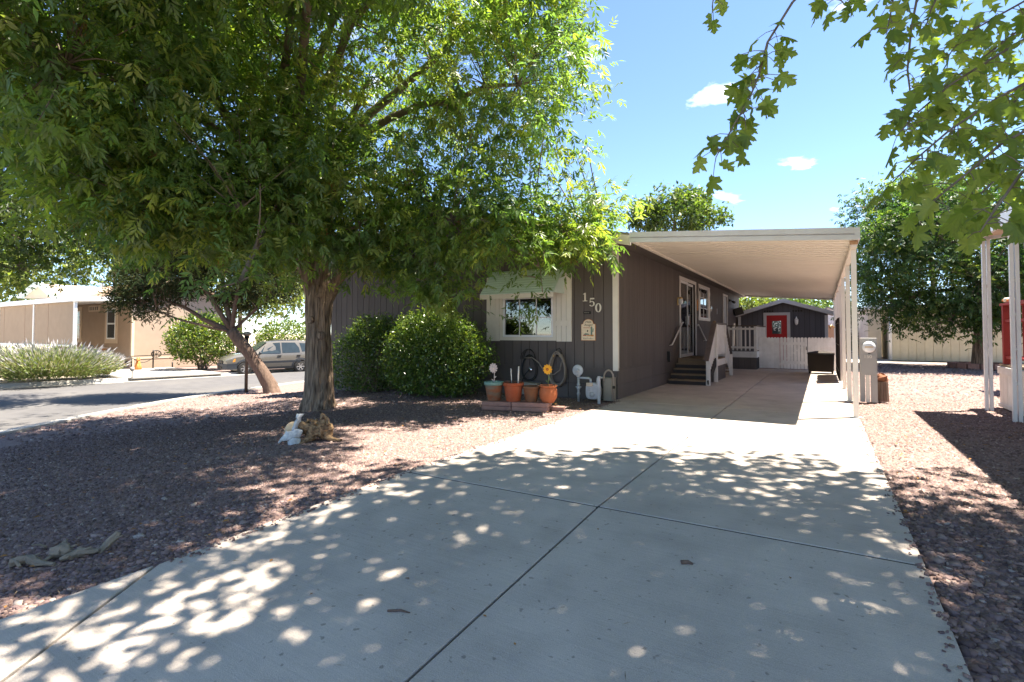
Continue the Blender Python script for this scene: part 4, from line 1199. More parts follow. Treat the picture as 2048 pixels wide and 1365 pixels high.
p2, c2 = pot('p', 1023, .165, .31, .115, 'terracotta', 'red terracotta pot with two canes and dry plant', 'flare')
p3, c3 = pot('p', 1059, .135, .26, .09, 'pot_brown', 'small dark-footed brown clay pot, third in the row', 'flare')
p4, c4 = pot('p', 1093, .142, .28, .095, 'pot_orange', 'rounded orange clay pot with a notch, holding yellow metal flower', 'round')
for (dx, dy, zt, r_, lab) in ((-.04, .02, .66, .008, 'thin pale cane leaning in the terracotta pot'), (.09, 0, .70, .013, 'thick pale cane upright in the terracotta pot')):
    q = MB(); q.tube([(c2.x + dx, c2.y + dy, PT + .22), (c2.x + dx * 1.25 - .01, c2.y + dy, zt)], r_, 7)
    tag(q.build('garden_cane', M['cream_trim']), lab, 'cane', 'canes in the terracotta pot')
q = MB()
for k in range(26):
    a = rnd.uniform(0, 6.28); l_ = rnd.uniform(.06, .16); q.tube([(c2.x + .04 * math.cos(a), c2.y + .04 * math.sin(a), PT + .27), (c2.x + l_ * math.cos(a) * .6, c2.y + l_ * math.sin(a) * .6, PT + .27 + l_ * .5), (c2.x + l_ * math.cos(a), c2.y + l_ * math.sin(a), PT + .27 + l_ * .45)], [.006, .005, .002], 4)
tag(q.build('dry_plant', M['juniper_bark']), 'dry straggly plant in the terracotta pot', 'plant')
def metal_flower(c, zc, r_, matn, core, label, leafy):
    t = thing('metal_flower', label, 'garden ornament', (c.x, c.y, PT + .25))
    q = MB(); q.tube([(c.x, c.y, PT + .24), (c.x + .01, c.y, zc - r_ * .5)], .006, 6); q.build('stem', M['stem_green' if leafy else matn], t)
    for k in range(2):
        q = MB(); z = PT + .32 + .05 * k; s = 1 if k else -1
        q.prism([(c.x, z), (c.x + s * .03, z + .012), (c.x + s * .055, z + .04), (c.x + s * .02, z + .03)], 'xz', c.y - .003, c.y + .003); q.build('leaf', M['stem_green' if leafy else matn], t)
    for ring in (0, 1):
        for k in range(11):
            a = 2 * math.pi * (k + .5 * ring) / 11; q = MB(); pr = r_ * (1.0 if ring == 0 else .78)
            pts = []
            for (s, w_) in ((.25, .05), (.55, .14), (.85, .16), (1.0, .02), (.85, -.16), (.55, -.14), (.25, -.05)):
                pts.append((c.x + pr * (s * math.cos(a) - w_ * math.sin(a)), zc + pr * (s * math.sin(a) + w_ * math.cos(a))))
            q.prism(pts, 'xz', c.y - .022 - .008 * ring - .0012 * (k % 2), c.y - .019 - .008 * ring - .0012 * (k % 2)); q.build('petal', M[matn], t)
    q = MB(); q.sphere((c.x, c.y - .03, zc), (r_ * .28, .012, r_ * .28), 12, 6); q.build('flower_centre', M[core], t)
metal_flower(c1, .665, .088, 'pale_petal', 'pale_petal', 'faded pink metal flower standing in the green-rimmed pot', False)
metal_flower(c4, .66, .088, 'yellow_petal', 'flower_core', 'yellow metal sunflower standing in the rounded orange pot', True)

# ================================================================== bones and driftwood in the gravel
def gnarl(name, pts, radii, mat_, parent, seed, n=10, amp=.25):
    # knotty wood or bone: a tube carved by noise into ridges and hollows
    P_, R_ = [], []
    pts = [Vector(p) for p in pts]
    for i in range(len(pts) - 1):
        for j in range(6):
            f = j / 6; P_.append(pts[i].lerp(pts[i + 1], f)); R_.append(radii[i] + (radii[i + 1] - radii[i]) * f)
    P_.append(pts[-1]); R_.append(radii[-1])
    q = MB(); m = 18; q.tube(P_, R_, m)
    for i, c_ in enumerate(P_):
        for k in range(m):
            v_ = Vector(q.v[i * m + k]); s_ = Vector((v_.x * 9 + seed, v_.y * 9, v_.z * 9))
            f = 1 + amp * (1.6 * mnoise.noise(s_) + 1.0 * mnoise.noise(s_ * 3.1) + .5 * math.sin(k * 2.1 + i * .35))
            q.v[i * m + k] = tuple(c_ + (v_ - c_) * f)
    return q.build(name, M[mat_], parent)
D = gnd(628, 878); D.z -= .03
dw = thing('driftwood', 'twisted golden driftwood root on the gravel before the big tree', 'driftwood', D)
def DP(a, b_, c_): # right, back, up in the yard frame
    return D + Vector((RGT[0] * a + FWD[0] * b_, RGT[1] * a + FWD[1] * b_, c_))
gnarl('root_body', [DP(-.06, .02, .02), DP(-.03, 0, .10), DP(.05, .02, .15), DP(.12, .05, .13), DP(.15, .04, .04)], [.05, .08, .095, .085, .05], 'driftwood', dw, 1, amp=.38)
gnarl('root_arm', [DP(.06, .02, .12), DP(-.04, -.04, .17), DP(-.14, -.06, .20), DP(-.19, -.05, .21)], [.06, .05, .045, .02], 'driftwood', dw, 2)
gnarl('root_arm', [DP(.08, .04, .14), DP(.10, .06, .22), DP(.085, .05, .29), DP(.06, .05, .31)], [.06, .045, .03, .012], 'driftwood', dw, 3)
gnarl('root_arm', [DP(0, 0, .06), DP(-.05, -.08, .04), DP(-.10, -.14, .0), DP(-.16, -.18, -.01)], [.05, .03, .02, .01], 'driftwood', dw, 4)
gnarl('root_arm', [DP(.10, .03, .08), DP(.18, 0, .04), DP(.27, -.03, .02), DP(.34, -.02, .02)], [.06, .04, .025, .01], 'driftwood', dw, 5)
gnarl('root_arm', [DP(.02, .02, .1), DP(.0, .08, .2), DP(-.02, .12, .24)], [.05, .035, .015], 'driftwood', dw, 6)
for k_ in range(11):
    rq = random.Random(60 + k_); a_ = rq.uniform(-.15, .2); p0_ = DP(a_, rq.uniform(-.05, .08), rq.uniform(.05, .2)); e_ = p0_ + Vector((rq.uniform(-.12, .12), rq.uniform(-.12, .12), rq.uniform(-.03, .13)))
    gnarl('root_spur', [p0_, (p0_ + e_) / 2 + Vector((.01, .01, .02)), e_], [.022, .015, .004], 'driftwood', dw, 70 + k_)
sk = thing('white_bones', 'bleached white animal bones leaning on the driftwood root', 'bones', DP(-.20, -.05, 0))
def plate(name, quad, th, seed, amp=.012):
    # thin curved piece of bone: a subdivided, noise-bent slab
    q = MB(); n_ = 7; vs_ = []
    for side in (0, 1):
        for i in range(n_):
            for j in range(n_):
                f, g_ = i / (n_ - 1), j / (n_ - 1)
                p = (Vector(quad[0]) * (1 - f) + Vector(quad[1]) * f) * (1 - g_) + (Vector(quad[3]) * (1 - f) + Vector(quad[2]) * f) * g_
                nz = mnoise.noise(p * 14 + Vector((seed, 0, 0)))
                e = (1 - (2 * f - 1) ** 4) * (1 - (2 * g_ - 1) ** 4)
                vs_.append(p + Vector((FWD[0], FWD[1], 0)) * ((th * (.35 + e) * (-1 if side else 1)) - .05 * math.sin(f * 3.1)) + Vector((nz, nz, nz)) * amp)
    N_ = n_ * n_; fs_ = []
    for i in range(n_ - 1):
        for j in range(n_ - 1):
            a_ = i * n_ + j
            fs_ += [(a_, a_ + 1, a_ + n_ + 1, a_ + n_), (N_ + a_, N_ + a_ + n_, N_ + a_ + n_ + 1, N_ + a_ + 1)]
    rim = [i for i in range(n_)] + [i * n_ + n_ - 1 for i in range(1, n_)] + [(n_ - 1) * n_ + j for j in range(n_ - 2, -1, -1)] + [i * n_ for i in range(n_ - 2, 0, -1)]
    for k in range(len(rim)):
        k2 = (k + 1) % len(rim); fs_.append((rim[k], rim[k2], N_ + rim[k2], N_ + rim[k]))
    q.add(vs_, fs_, 0, True); return q.build(name, M['bone'], sk)
plate('upright_bone', [DP(-.235, -.08, .13), DP(-.165, -.08, .14), DP(-.10, -.06, .33), DP(-.16, -.06, .36)], .012, 3, .03)
plate('bone_plate', [DP(-.35, -.11, .03), DP(-.10, -.10, .08), DP(-.13, -.08, .17), DP(-.29, -.08, .15)], .014, 7, .035)
plate('lower_bone', [DP(-.26, -.15, -.01), DP(-.10, -.14, .0), DP(-.10, -.12, .06), DP(-.25, -.12, .055)], .02, 9, .03)
gnarl('bone_spur', [DP(-.30, -.11, .06), DP(-.34, -.13, .03), DP(-.36, -.14, .0)], [.016, .012, .007], 'bone', sk, 8, amp=.3)
t = thing('shell_stone', 'rounded tan shell-like stone behind the white bones', 'stone', DP(-.28, .05, 0))
q = MB(); q.sphere(DP(-.26, .04, .11), (.12, .09, .115), 16, 10); q.build('shell', M['shell_tan'], t)
# grey weathered sticks near the apron
S0 = gnd(110, 1118)
def SP(a, b_, c_): return S0 + Vector((RGT[0] * a + FWD[0] * b_, RGT[1] * a + FWD[1] * b_, c_ * .85 - .02))
for i, (pts, rr_, lab) in enumerate([
    ([SP(-.22, -.05, .02), SP(-.14, -.02, .035), SP(-.06, -.05, .02), SP(.05, -.06, .015)], [.028, .03, .02, .012], 'grey weathered branch stub, leftmost of the sticks near the apron'),
    ([SP(-.06, .05, .03), SP(0, .07, .05), SP(.04, .05, .03)], [.04, .045, .025], 'short thick grey chunk of wood in the middle of the sticks'),
    ([SP(.03, 0, .01), SP(.10, .06, .04), SP(.19, .10, .03)], [.018, .032, .014], 'flat pale split branch, right of the grey chunk'),
    ([SP(.17, .12, .0), SP(.21, .17, .07), SP(.235, .2, .12)], [.03, .024, .02], 'upright grey snag, tallest of the sticks near the apron')]):
    t = thing('driftwood_stick', lab, 'driftwood', pts[0], 'weathered sticks by the driveway apron')
    gnarl('stick', pts, [q_ * .75 for q_ in rr_], 'grey_wood', t, 20 + i, 8, amp=.45)
    gnarl('splinter', [pts[1], Vector(pts[1]) + Vector((.05, .04, .03))], [.010, .003], 'grey_wood', t, 30 + i, 5, amp=.1)

rs_ = random.Random(8)
for k_ in range(9):
    p0_ = SP(rs_.uniform(-.25, .3), rs_.uniform(-.1, .2), .015); e_ = p0_ + Vector((rs_.uniform(-.12, .12), rs_.uniform(-.12, .12), rs_.uniform(0, .04)))
    t = thing('driftwood_stick', f'thin weathered sliver of wood among the sticks by the apron', 'driftwood', p0_, 'loose slivers of wood by the apron')
    gnarl('stick', [p0_, (p0_ + e_) / 2 + Vector((0, 0, .01)), e_], [.009, .008, .003], 'grey_wood', t, 90 + k_, 6, amp=.3)

# ================================================================== things right of the carport
PX, PY = 0.585, 11.38
pe = thing('electric_pedestal', 'grey electric meter pedestal numbered 150 beside the first carport posts', 'electric meter', (PX + .16, PY, 0))
b = MB(); b.box(PX, PX + .26, PY, PY + .16, .49, 1.165); b.build('cabinet', M['panel_grey'], pe, bevel=.006)
b = MB(); b.box(PX + .03, PX + .24, PY - .01, PY - .001, .53, .86); b.build('cover_door', M['panel_grey'], pe)
b = MB(); b.box(PX + .0, PX + .075, PY + .03, PY + .14, 0, .489); b.box(PX + .165, PX + .26, PY + .02, PY + .15, 0, .489); b.build('leg_box', M['panel_grey'], pe)
b = MB(); b.box(PX + .085, PX + .145, PY + .01, PY + .06, 0, .489); b.build('conduit', M['cream_trim'], pe)
b = MB(); b.lathe((PX + .135, PY - .095, 1.0), [(.06, 0), (.095, .02), (.10, .05), (.10, .094)], 24, axis='y'); b.build('meter_glass', M['lamp_clear'], pe)
b = MB(); b.lathe((PX + .135, PY - .03, 1.0), [(.108, 0), (.108, .028)], 24, axis='y'); b.build('meter_ring', M['meter_grey'], pe)
b = MB(); b.box(PX + .07, PX + .20, PY - .10, PY - .096, .985, 1.02); b.build('dial', M['index_tan'], pe)
text_part('150', .085, (PX + .12, PY - .0105, .80), M['cream_trim'], pe)
b = MB(); b.bar((PX + .13, PY - .005, .88), (PX + .21, PY - .005, .93), .012, .02); b.build('latch', M['black_iron'], pe)
bp_ = gnd(1763, 803)
t = thing('barrel_planter', 'short dark brown stave tub beside the meter pedestal', 'tub', bp_)
for k in range(14):
    a0_, a1_ = 2 * math.pi * k / 14 + .02, 2 * math.pi * (k + 1) / 14 - .02
    q = MB(); rt, rb_ = .105, .12
    q.hexa([(bp_.x + r_ * math.cos(a), bp_.y + r_ * math.sin(a), z + bp_.z) for (r_, a, z) in ((rb_ - .02, a0_, 0), (rb_, a0_, 0), (rb_, a1_, 0), (rb_ - .02, a1_, 0), (rt - .02, a0_, .36), (rt, a0_, .36), (rt, a1_, .36), (rt - .02, a1_, .36))])
    q.build('stave', M['barrel_brown'], t)
b = MB(); b.lathe(bp_, [(.001, .33), (.09, .33)], 14, capends=False); b.lathe(bp_, [(.11, .02), (.001, .02)], 14, capends=False); b.build('fill', M['soil'], t)
rr = random.Random(4); q = MB(); q.sphere((bp_.x, bp_.y, bp_.z + .41), (.115, .09, .10), 10, 6)
q.v = [tuple(Vector(p) + Vector((rr.uniform(-1, 1), rr.uniform(-1, 1), rr.uniform(-1, 1))) * .018) for p in q.v]; q.sm = [False] * len(q.sm)
tag(q.build('red_rock', M['red_rock']), 'rust red rock sitting on the brown tub', 'rock')

# wicker storage box
bxo = thing('storage_box', 'dark brown wicker storage box before the picket fence', 'storage box', (.0, 18.8, 0))
x0, x1, y0, y1 = -.42, .33, 18.55, 19.15
b = MB(); b.hexa([(x0 + .04, y0 + .03, .06), (x1 - .04, y0 + .03, .06), (x1 - .04, y1, .06), (x0 + .04, y1, .06), (x0 + .02, y0 + .02, .60), (x1 - .02, y0 + .02, .60), (x1 - .02, y1, .60), (x0 + .02, y1, .60)]); b.build('box_body', M['wicker'], bxo)
for k in range(15):
    xx = x0 + .06 + k * (x1 - x0 - .12) / 14
    shared_box('wicker_rib', .018, .010, .53, M['wicker'], bxo, (xx, y0 + .014, .065))
b = MB(); b.hexa([(x0, y0, .602), (x1, y0, .602), (x1, y1 + .02, .602), (x0, y1 + .02, .602), (x0 + .01, y0 + .01, .64), (x1 - .01, y0 + .01, .64), (x1 - .01, y1, .64), (x0 + .01, y1, .64)])
b.add([(x0 + .02, y0 + .02, .641), (x1 - .02, y0 + .02, .641), (x1 - .02, y1, .641), (x0 + .02, y1, .641), (x0 + .25, y0 + .28, .70), (x1 - .25, y0 + .28, .70)], [(0, 1, 5, 4), (1, 2, 5), (2, 3, 4, 5), (3, 0, 4)]); b.build('lid', M['wicker'], bxo)
for (x, y) in ((x0 + .07, y0 + .06), (x1 - .07, y0 + .06), (x0 + .07, y1 - .05), (x1 - .07, y1 - .05)):
    shared_box('leg', .05, .05, .059, M['wicker'], bxo, (x, y, 0.001))
# dark screen tied along the posts
scn = thing('privacy_screen', 'dark brown woven screen tied along the carport posts', 'screen', (.36, 16.9, 0))
n = 44
for i in range(n):
    y = 15.35 + i * (18.55 - 15.35) / n
    shared_box('reed', .014, (18.55 - 15.35) / n - .004, round(1.58 + .02 * math.sin(i * .9), 2), M['mesh_black'], scn, (.365 + .012 * math.sin(i * .7), y, .05))
for z in (.3, .95, 1.5):
    b = MB(); b.box(.345, .352, 15.35, 18.53, z, z + .012); b.build('tie_wire', M['beige_box'], scn)
b = MB(); b.tube([(.33, 18.62, 1.42), (.25, 18.60, 1.50), (.20, 18.58, 1.44), (.24, 18.58, 1.38)], .02, 8); t = tag(b.build('brass_hook', M['brass']), 'brass hook on the carport post above the storage box', 'hook')

# ================================================================== right-hand neighbour
NBX = 2.62
def double_post(x, y, z1, label):
    t = thing('porch_post', label, 'post', (x, y, 0), 'white double posts of the neighbouring porch')
    for s in (-1, 1):
        q = MB(); xx = x + s * .030
        q.box(xx - .022, xx + .022, y - .03, y - .024, -.03, z1); q.box(xx - .022, xx - .017, y - .024, y + .03, -.03, z1); q.box(xx + .017, xx + .022, y - .024, y + .03, -.03, z1)
        q.build('channel', M['white_metal'], t)
    for z in (.5, 1.0, 1.5, 2.0):
        q = MB(); q.box(x - .011, x + .011, y - .026, y + .02, z, z + .05); q.build('spacer', M['carport_fascia'], t)
double_post(2.35, 11.40, 2.82, 'white double porch post, the far one, clear of the red deck')
double_post(2.40, 10.16, 2.82, 'white double porch post in front of the red railing, at the right edge')
npz = 2.84
pr = thing('neighbour_porch_roof', 'tan ribbed porch roof at the right edge above the red deck', 'porch roof', (2.2, 11.45, npz))
b = MB(); vs = []; fs = []; y = 5.0; prof = []
while y < 11.4:
    prof += [(y, 0), (y + .1, 0), (y + .11, .035), (y + .14, .035)]; y += .15
for (yy, d_) in prof: vs += [(2.22, yy, npz + d_), (4.6, yy, npz + .25 + d_)]
for i in range(len(prof) - 1): fs.append((2 * i, 2 * i + 1, 2 * i + 3, 2 * i + 2))
b.add(vs, fs); b.hexa([(2.2, 5, npz + .05), (4.6, 5, npz + .3), (4.6, 11.42, npz + .3), (2.2, 11.42, npz + .05), (2.2, 5, npz + .06), (4.6, 5, npz + .31), (4.6, 11.42, npz + .31), (2.2, 11.42, npz + .06)])
b.build('roof_deck', M['tan_trim'], pr, fixn=False)
b = MB(); b.box(2.16, 2.2, 4.98, 11.46, npz - .09, npz + .09); b.hexa([(2.2, 11.43, npz - .05), (4.6, 11.43, npz + .2), (4.6, 11.46, npz + .2), (2.2, 11.46, npz - .05), (2.2, 11.43, npz + .09), (4.6, 11.43, npz + .34), (4.6, 11.46, npz + .34), (2.2, 11.46, npz + .09)]); b.build('fascia', M['white_metal'], pr)
nh = thing('neighbour_house', 'pale house wall at the right edge behind the red railing', 'house', (4.3, 12.0, 0))
b = MB(); b.box(4.3, 9.5, 3.0, 16.0, 0, 3.2); b.build('wall', M['white_metal'], nh)
b = MB(); b.box(4.0, 9.8, 2.8, 16.2, 3.2, 3.32); b.build('roof', M['roof_shingle'], nh)
for (y0, y1) in ((10.6, 12.4),):
    b = MB(); b.box(4.27, 4.299, y0 - .1, y1 + .1, 1.0, 2.5); wo = b.build('window', M['white_paint'], nh)
    b = MB(); b.box(4.262, 4.269, y0, y1, 1.1, 2.4); b.build('pane', M['car_glass'], wo)
rd = thing('red_railed_deck', 'raised white skirted deck with red railing at the right edge', 'deck', (NBX, 12.0, 0))
NDZ = .72
for i in range(8):
    shared_box('deck_board', .2, 4.4, .03, M['tread_wood'], rd, (NBX + .1 + i * .207, 9.8, NDZ - .03))
b = MB(); b.box(NBX + .01, NBX + .04, 7.6, 11.98, .0, NDZ - .032); b.box(NBX + .04, 4.28, 11.95, 11.98, .0, NDZ - .032); sk = b.build('skirt', M['panel_grey'], rd)
for i in range(20):
    shared_box('skirt_board', .016, .21, NDZ - .036, M['white_paint'], sk, (NBX - .001, 11.87 - i * .218, .001))
b = MB(); b.box(NBX - .03, NBX - .011, 7.6, 12.0, NDZ - .16, NDZ - .04); b.box(NBX - .03, NBX - .011, 7.6, 12.0, .0, .06); b.build('trim_board', M['white_paint'], rd)
for y in (11.93, 10.2, 8.6):
    shared_box('rail_post', .09, .09, 1.0, M['red_paint'], rd, (NBX + .08, y, NDZ))
for (z, w_) in ((NDZ + 1.001, .13), (NDZ + .72, .05), (NDZ + .10, .05)):
    b = MB(); b.box(NBX + .08 - w_ / 2, NBX + .08 + w_ / 2, 7.6, 12.0 if w_ > .1 else 11.88, z, z + .04); b.build('rail', M['red_paint'], rd)
    b = MB(); b.box(NBX + .15, 4.27, 11.93 - w_ / 2, 11.93 + w_ / 2, z + .001, z + .041); b.build('rail', M['red_paint'], rd)
y = 11.3
while y > 8.0:
    shared_box('baluster', .03, .035, .90, M['red_paint'], rd, (NBX + .08 + .001, y, NDZ + .10)); y -= .42
x = NBX + .2
while x < 4.2:
    shared_box('baluster', .024, .024, .90, M['red_paint'], rd, (x, 11.931, NDZ + .10)); x += .10
t = thing('ceramic_pumpkin', 'small white and orange ceramic pumpkin on the red rail', 'ornament', (NBX + .08, 11.7, NDZ + 1.04))
q = MB(); q.lathe((NBX + .08, 11.72, NDZ + 1.042), [(.03, 0), (.075, .02), (.085, .05), (.06, .085), (.015, .09)], 16); q.build('body', M['pumpkin'], t)
for k in range(6):
    a = k * 1.05; q = MB(); q.sphere((NBX + .08 + .08 * math.cos(a), 11.72 + .08 * math.sin(a), NDZ + 1.08), (.016, .016, .02), 8, 5); q.build('orange_dot', M['art_orange'], t)

# buildings beyond the carport
def boards_building(name, label, x0, x1, y, depth, z0, z1, matn, step, gable=0.0, trim='white_metal', rot=0.0, cat='shed'):
    t = thing(name, label, cat, (x0, y, z0), rotz=rot, local=True)
    w_ = x1 - x0; h = z1 - z0
    top = lambda x: h + gable * (1 - abs(x - w_ / 2) / (w_ / 2))
    b = MB(); pts = [(0, 0), (w_, 0), (w_, h)] + ([(w_ / 2, h + gable)] if gable else []) + [(0, h)]
    b.prism(pts, 'xz', .02, depth); wl = b.build('wall', M[matn], t)
    n = max(1, round(w_ / step))
    for i in range(n):
        a, c_ = w_ * i / n + .008, w_ * (i + 1) / n - .008
        q = MB(); q.prism([(a, 0.002), (c_, 0.002), (c_, top(c_) - .01), (a, top(a) - .01)], 'xz', 0, .019); q.build('board', M[matn], wl)
    n2 = max(1, round(depth / step))
    for i in range(n2):
        a, c_ = .02 + (depth - .02) * i / n2 + .008, .02 + (depth - .02) * (i + 1) / n2 - .008
        q = MB(); q.box(-.018, -.001, a, c_, .002, h - .01); q.build('board', M[matn], wl)
    for s in ((0, w_ / 2), (w_ / 2, w_)):
        q = MB(); a, c_ = s; e = .15
        if gable:
            a2 = a - e if a == 0 else a; c2_ = c_ + e if c_ == w_ else c_
            q.hexa([(a2, -.15, top(a2)), (c2_, -.15, top(c2_)), (c2_, depth, top(c2_)), (a2, depth, top(a2)), (a2, -.15, top(a2) + .12), (c2_, -.15, top(c2_) + .12), (c2_, depth, top(c2_) + .12), (a2, depth, top(a2) + .12)])
        else:
            q.hexa([(a - e * (a == 0), -.15, h + .001), (c_ + e * (c_ == w_), -.15, h + .001), (c_ + e * (c_ == w_), depth, h + .001), (a - e * (a == 0), depth, h + .001), (a - e * (a == 0), -.15, h + .1), (c_ + e * (c_ == w_), -.15, h + .1), (c_ + e * (c_ == w_), depth, h + .1), (a - e * (a == 0), depth, h + .1)])
        q.build('roof', M[trim], t)
    return t
bb = boards_building('beige_outbuilding', 'beige board-sided outbuilding behind the leafy tree at right', 2.75, 9.6, 29.4, 5, 0, 2.45, 'cream_siding', .3, 0, 'tan_trim')
b = MB(); b.tube([(-.05, -.05, 2.45), (-.05, -.05, .05)], .05, 8); b.build('downpipe', M['white_metal'], bb)
structure(flat_poly('concrete_path', [(0.9, 26.6, -.02), (7.5, 27.8, -.02), (7.5, 29.3, -.02), (2.9, 29.3, -.02), (2.6, 40, -.02), (1.0, 40, -.02)], M['concrete']))
nb_ = at(1736, 700, 25.5)
cb = thing('cream_building', 'cream building with upright battens seen between the carport posts', 'building', (nb_.x, nb_.y, 0), local=True)
fb = at(1694, 700, 40) - nb_; fb.z = 0; ln = fb.length; cb.rotation_euler = (0, 0, math.atan2(fb.y, fb.x))
b = MB(); b.box(0, ln, -.55, -.02, .0, 2.42); wl = b.build('wall', M['cream_siding'], cb)
for i in range(24):
    shared_box('batten', .06, .05, 1.75, M['white_paint'], wl, (.1 + i * (ln - .2) / 23, .006, .65))
b = MB(); b.box(-.05, ln, -.019, .05, .0, .60); b.build('base', M['panel_grey'], cb)
b = MB(); b.box(-.1, ln, -.65, .15, 2.421, 2.55); b.build('roof', M['white_metal'], cb)
for i in range(5):
    b = MB(); b.box(ln * .5 + i * .9, ln * .5 + i * .9 + .5, -.019, .012, .65, 1.35); b.build('window_slot', M['car_glass'], cb)
ps = at(1634, 660, 30)
boards_building('peach_shed', 'peach coloured gabled shed behind the picket fence', ps.x - .6, ps.x + 1.25, ps.y, 3, 0, 1.45, 'peach_siding', .3, .38, 'white_metal')
wb = at(1660, 640, 42)
boards_building('white_outbuilding', 'white outbuilding far behind the peach shed', wb.x - .7, wb.x + .5, wb.y, 4, 0, 3.0, 'white_paint', .4, .3, 'roof_shingle')
# brick ring round the neighbouring tree
NT = Vector((4.95, 25.1, 0))
for k in range(16):
    a = 2 * math.pi * k / 16
    q = MB(); q.box(-.15, .15, -.07, .07, 0, .2); o = q.build('ring_block', M['paver'], None, bevel=.01)
    o.location = (NT.x + .85 * math.cos(a), NT.y + .85 * math.sin(a), -.03); o.rotation_euler = (0, 0, a + math.pi / 2)
    tag(o, 'reddish edging block in the ring around the neighbouring tree', 'block', 'edging blocks round the neighbouring tree')

# ================================================================== across the street
AX, AY, AZ = -29.6, 12.4, -0.56
ah = thing('tan_house', 'tan house with shingle roof across the street behind the white porch', 'house', (AX, AY, AZ))
b = MB(); b.box(-39.5, AX, AY, 16.8, AZ, 3.0); wl = b.build('wall', M['tan_wall'], ah)
b = MB(); b.box(-39.4, AX + .02, AY - .018, AY - .001, AZ + .52, AZ + .58); b.box(AX + .001, AX + .02, AY, 16.7, AZ + .52, AZ + .58); b.build('skirt_band', M['tan_trim'], ah)
b = MB(); b.box(AX - .1, AX + .025, AY - .025, AY - .019, AZ, 2.95); b.box(AX + .021, AX + .03, AY - .02, AY + .1, AZ, 2.95); b.build('corner_trim', M['tan_trim'], ah)
for i in range(5):
    z = AZ + .10 * i
    b = MB(); b.box(-39.4, AX - .1, AY - .010, AY - .001, AZ + .02 + i * .1, AZ + .11 + i * .1); b.build('skirt_board', M['tan_wall'], ah)
def ax_(u): r = ray(u, 640); return r.x / r.y * AY
def awin(u0, u1, z0, z1):
    x0, x1 = ax_(u0), ax_(u1); t_ = .22
    b = MB(); b.box(x0 - t_, x1 + t_, AY - .03, AY - .001, z0 - t_, z0 - .001); b.box(x0 - t_, x1 + t_, AY - .03, AY - .001, z1 + .001, z1 + t_); b.box(x0 - t_, x0 - .001, AY - .03, AY - .001, z0, z1); b.box(x1 + .001, x1 + t_, AY - .03, AY - .001, z0, z1)
    wo = b.build('window', M['tan_trim'], ah)
    b = MB(); b.box(x0, x1, AY - .02, AY - .001, z0, z1); b.build('pane', M['car_glass'], wo)
    b = MB(); f_ = .06
    b.box(x0, x1, AY - .04, AY - .021, z0, z0 + f_); b.box(x0, x1, AY - .04, AY - .021, z1 - f_, z1); b.box(x0, x0 + f_, AY - .039, AY - .021, z0 + f_, z1 - f_); b.box(x1 - f_, x1, AY - .039, AY - .021, z0 + f_, z1 - f_); b.box(x0 + f_, x1 - f_, AY - .038, AY - .021, (z0 + z1) / 2 - .04, (z0 + z1) / 2 + .04); b.build('frame', M['white_metal'], wo)
awin(215, 232, .95, 2.55); awin(146, 161, .95, 2.50)
b = MB(); b.box(ax_(178), ax_(200), AY - .03, AY - .001, 2.42, 2.75); vt = b.build('gable_vent', M['tan_trim'], ah)
for k in range(5):
    x0 = ax_(180) + k * (ax_(198) - ax_(180)) / 5
    b = MB(); b.box(x0 + .02, x0 + .13, AY - .034, AY - .031, 2.5, 2.68); b.build('vent_slot', M['black_iron'], vt)
b = MB(); b.box(ax_(253), ax_(261), AY - .02, AY - .001, AZ + .18, AZ + .42); b.build('skirt_vent', M['dark_room'], ah)
rf = MB()
ez, rz_ = 3.0, 4.05
rf.hexa([(-40, 11.9, ez), (-29.2, 11.9, ez), (-29.2, 14.6, rz_), (-40, 14.6, rz_), (-40, 11.9, ez + .1), (-29.2, 11.9, ez + .1), (-29.2, 14.6, rz_ + .1), (-40, 14.6, rz_ + .1)])
rf.hexa([(-40, 17.3, ez), (-29.2, 17.3, ez), (-29.2, 14.61, rz_), (-40, 14.61, rz_), (-40, 17.3, ez + .1), (-29.2, 17.3, ez + .1), (-29.2, 14.61, rz_ + .1), (-40, 14.61, rz_ + .1)])
rf.build('roof', M['tan_shingle'], ah)
b = MB(); b.prism([(AY, 3.0), (16.8, 3.0), (14.6, 4.04)], 'yz', AX - .2, AX - .02); b.build('gable', M['tan_wall'], ah)
b = MB(); b.tube([(-32.3, 13.6, 3.5), (-32.3, 13.6, 4.0)], .07, 8); b.build('vent_pipe', M['art_orange'], ah)
# small cross gable at the left
gpk = at(85, 568, 27.5); gl_ = at(48, 597, 27.5); gr_ = at(117, 597, 27.5)
b = MB(); n_ = Vector((0, 3.0, 0))
b.add([gl_, gr_, gpk, gl_ + n_, gr_ + n_, gpk + n_], [(0, 1, 2), (5, 4, 3), (0, 3, 4, 1), (1, 4, 5, 2), (2, 5, 3, 0)]); b.build('cross_gable', M['tan_trim'], ah)
for (p, q_) in ((gl_, gpk), (gpk, gr_)):
    b = MB(); b.bar(p + Vector((0, -.15, .03)), q_ + Vector((0, -.15, .03)), .4, .12); b.build('rake_board', M['mint_slat'], ah)
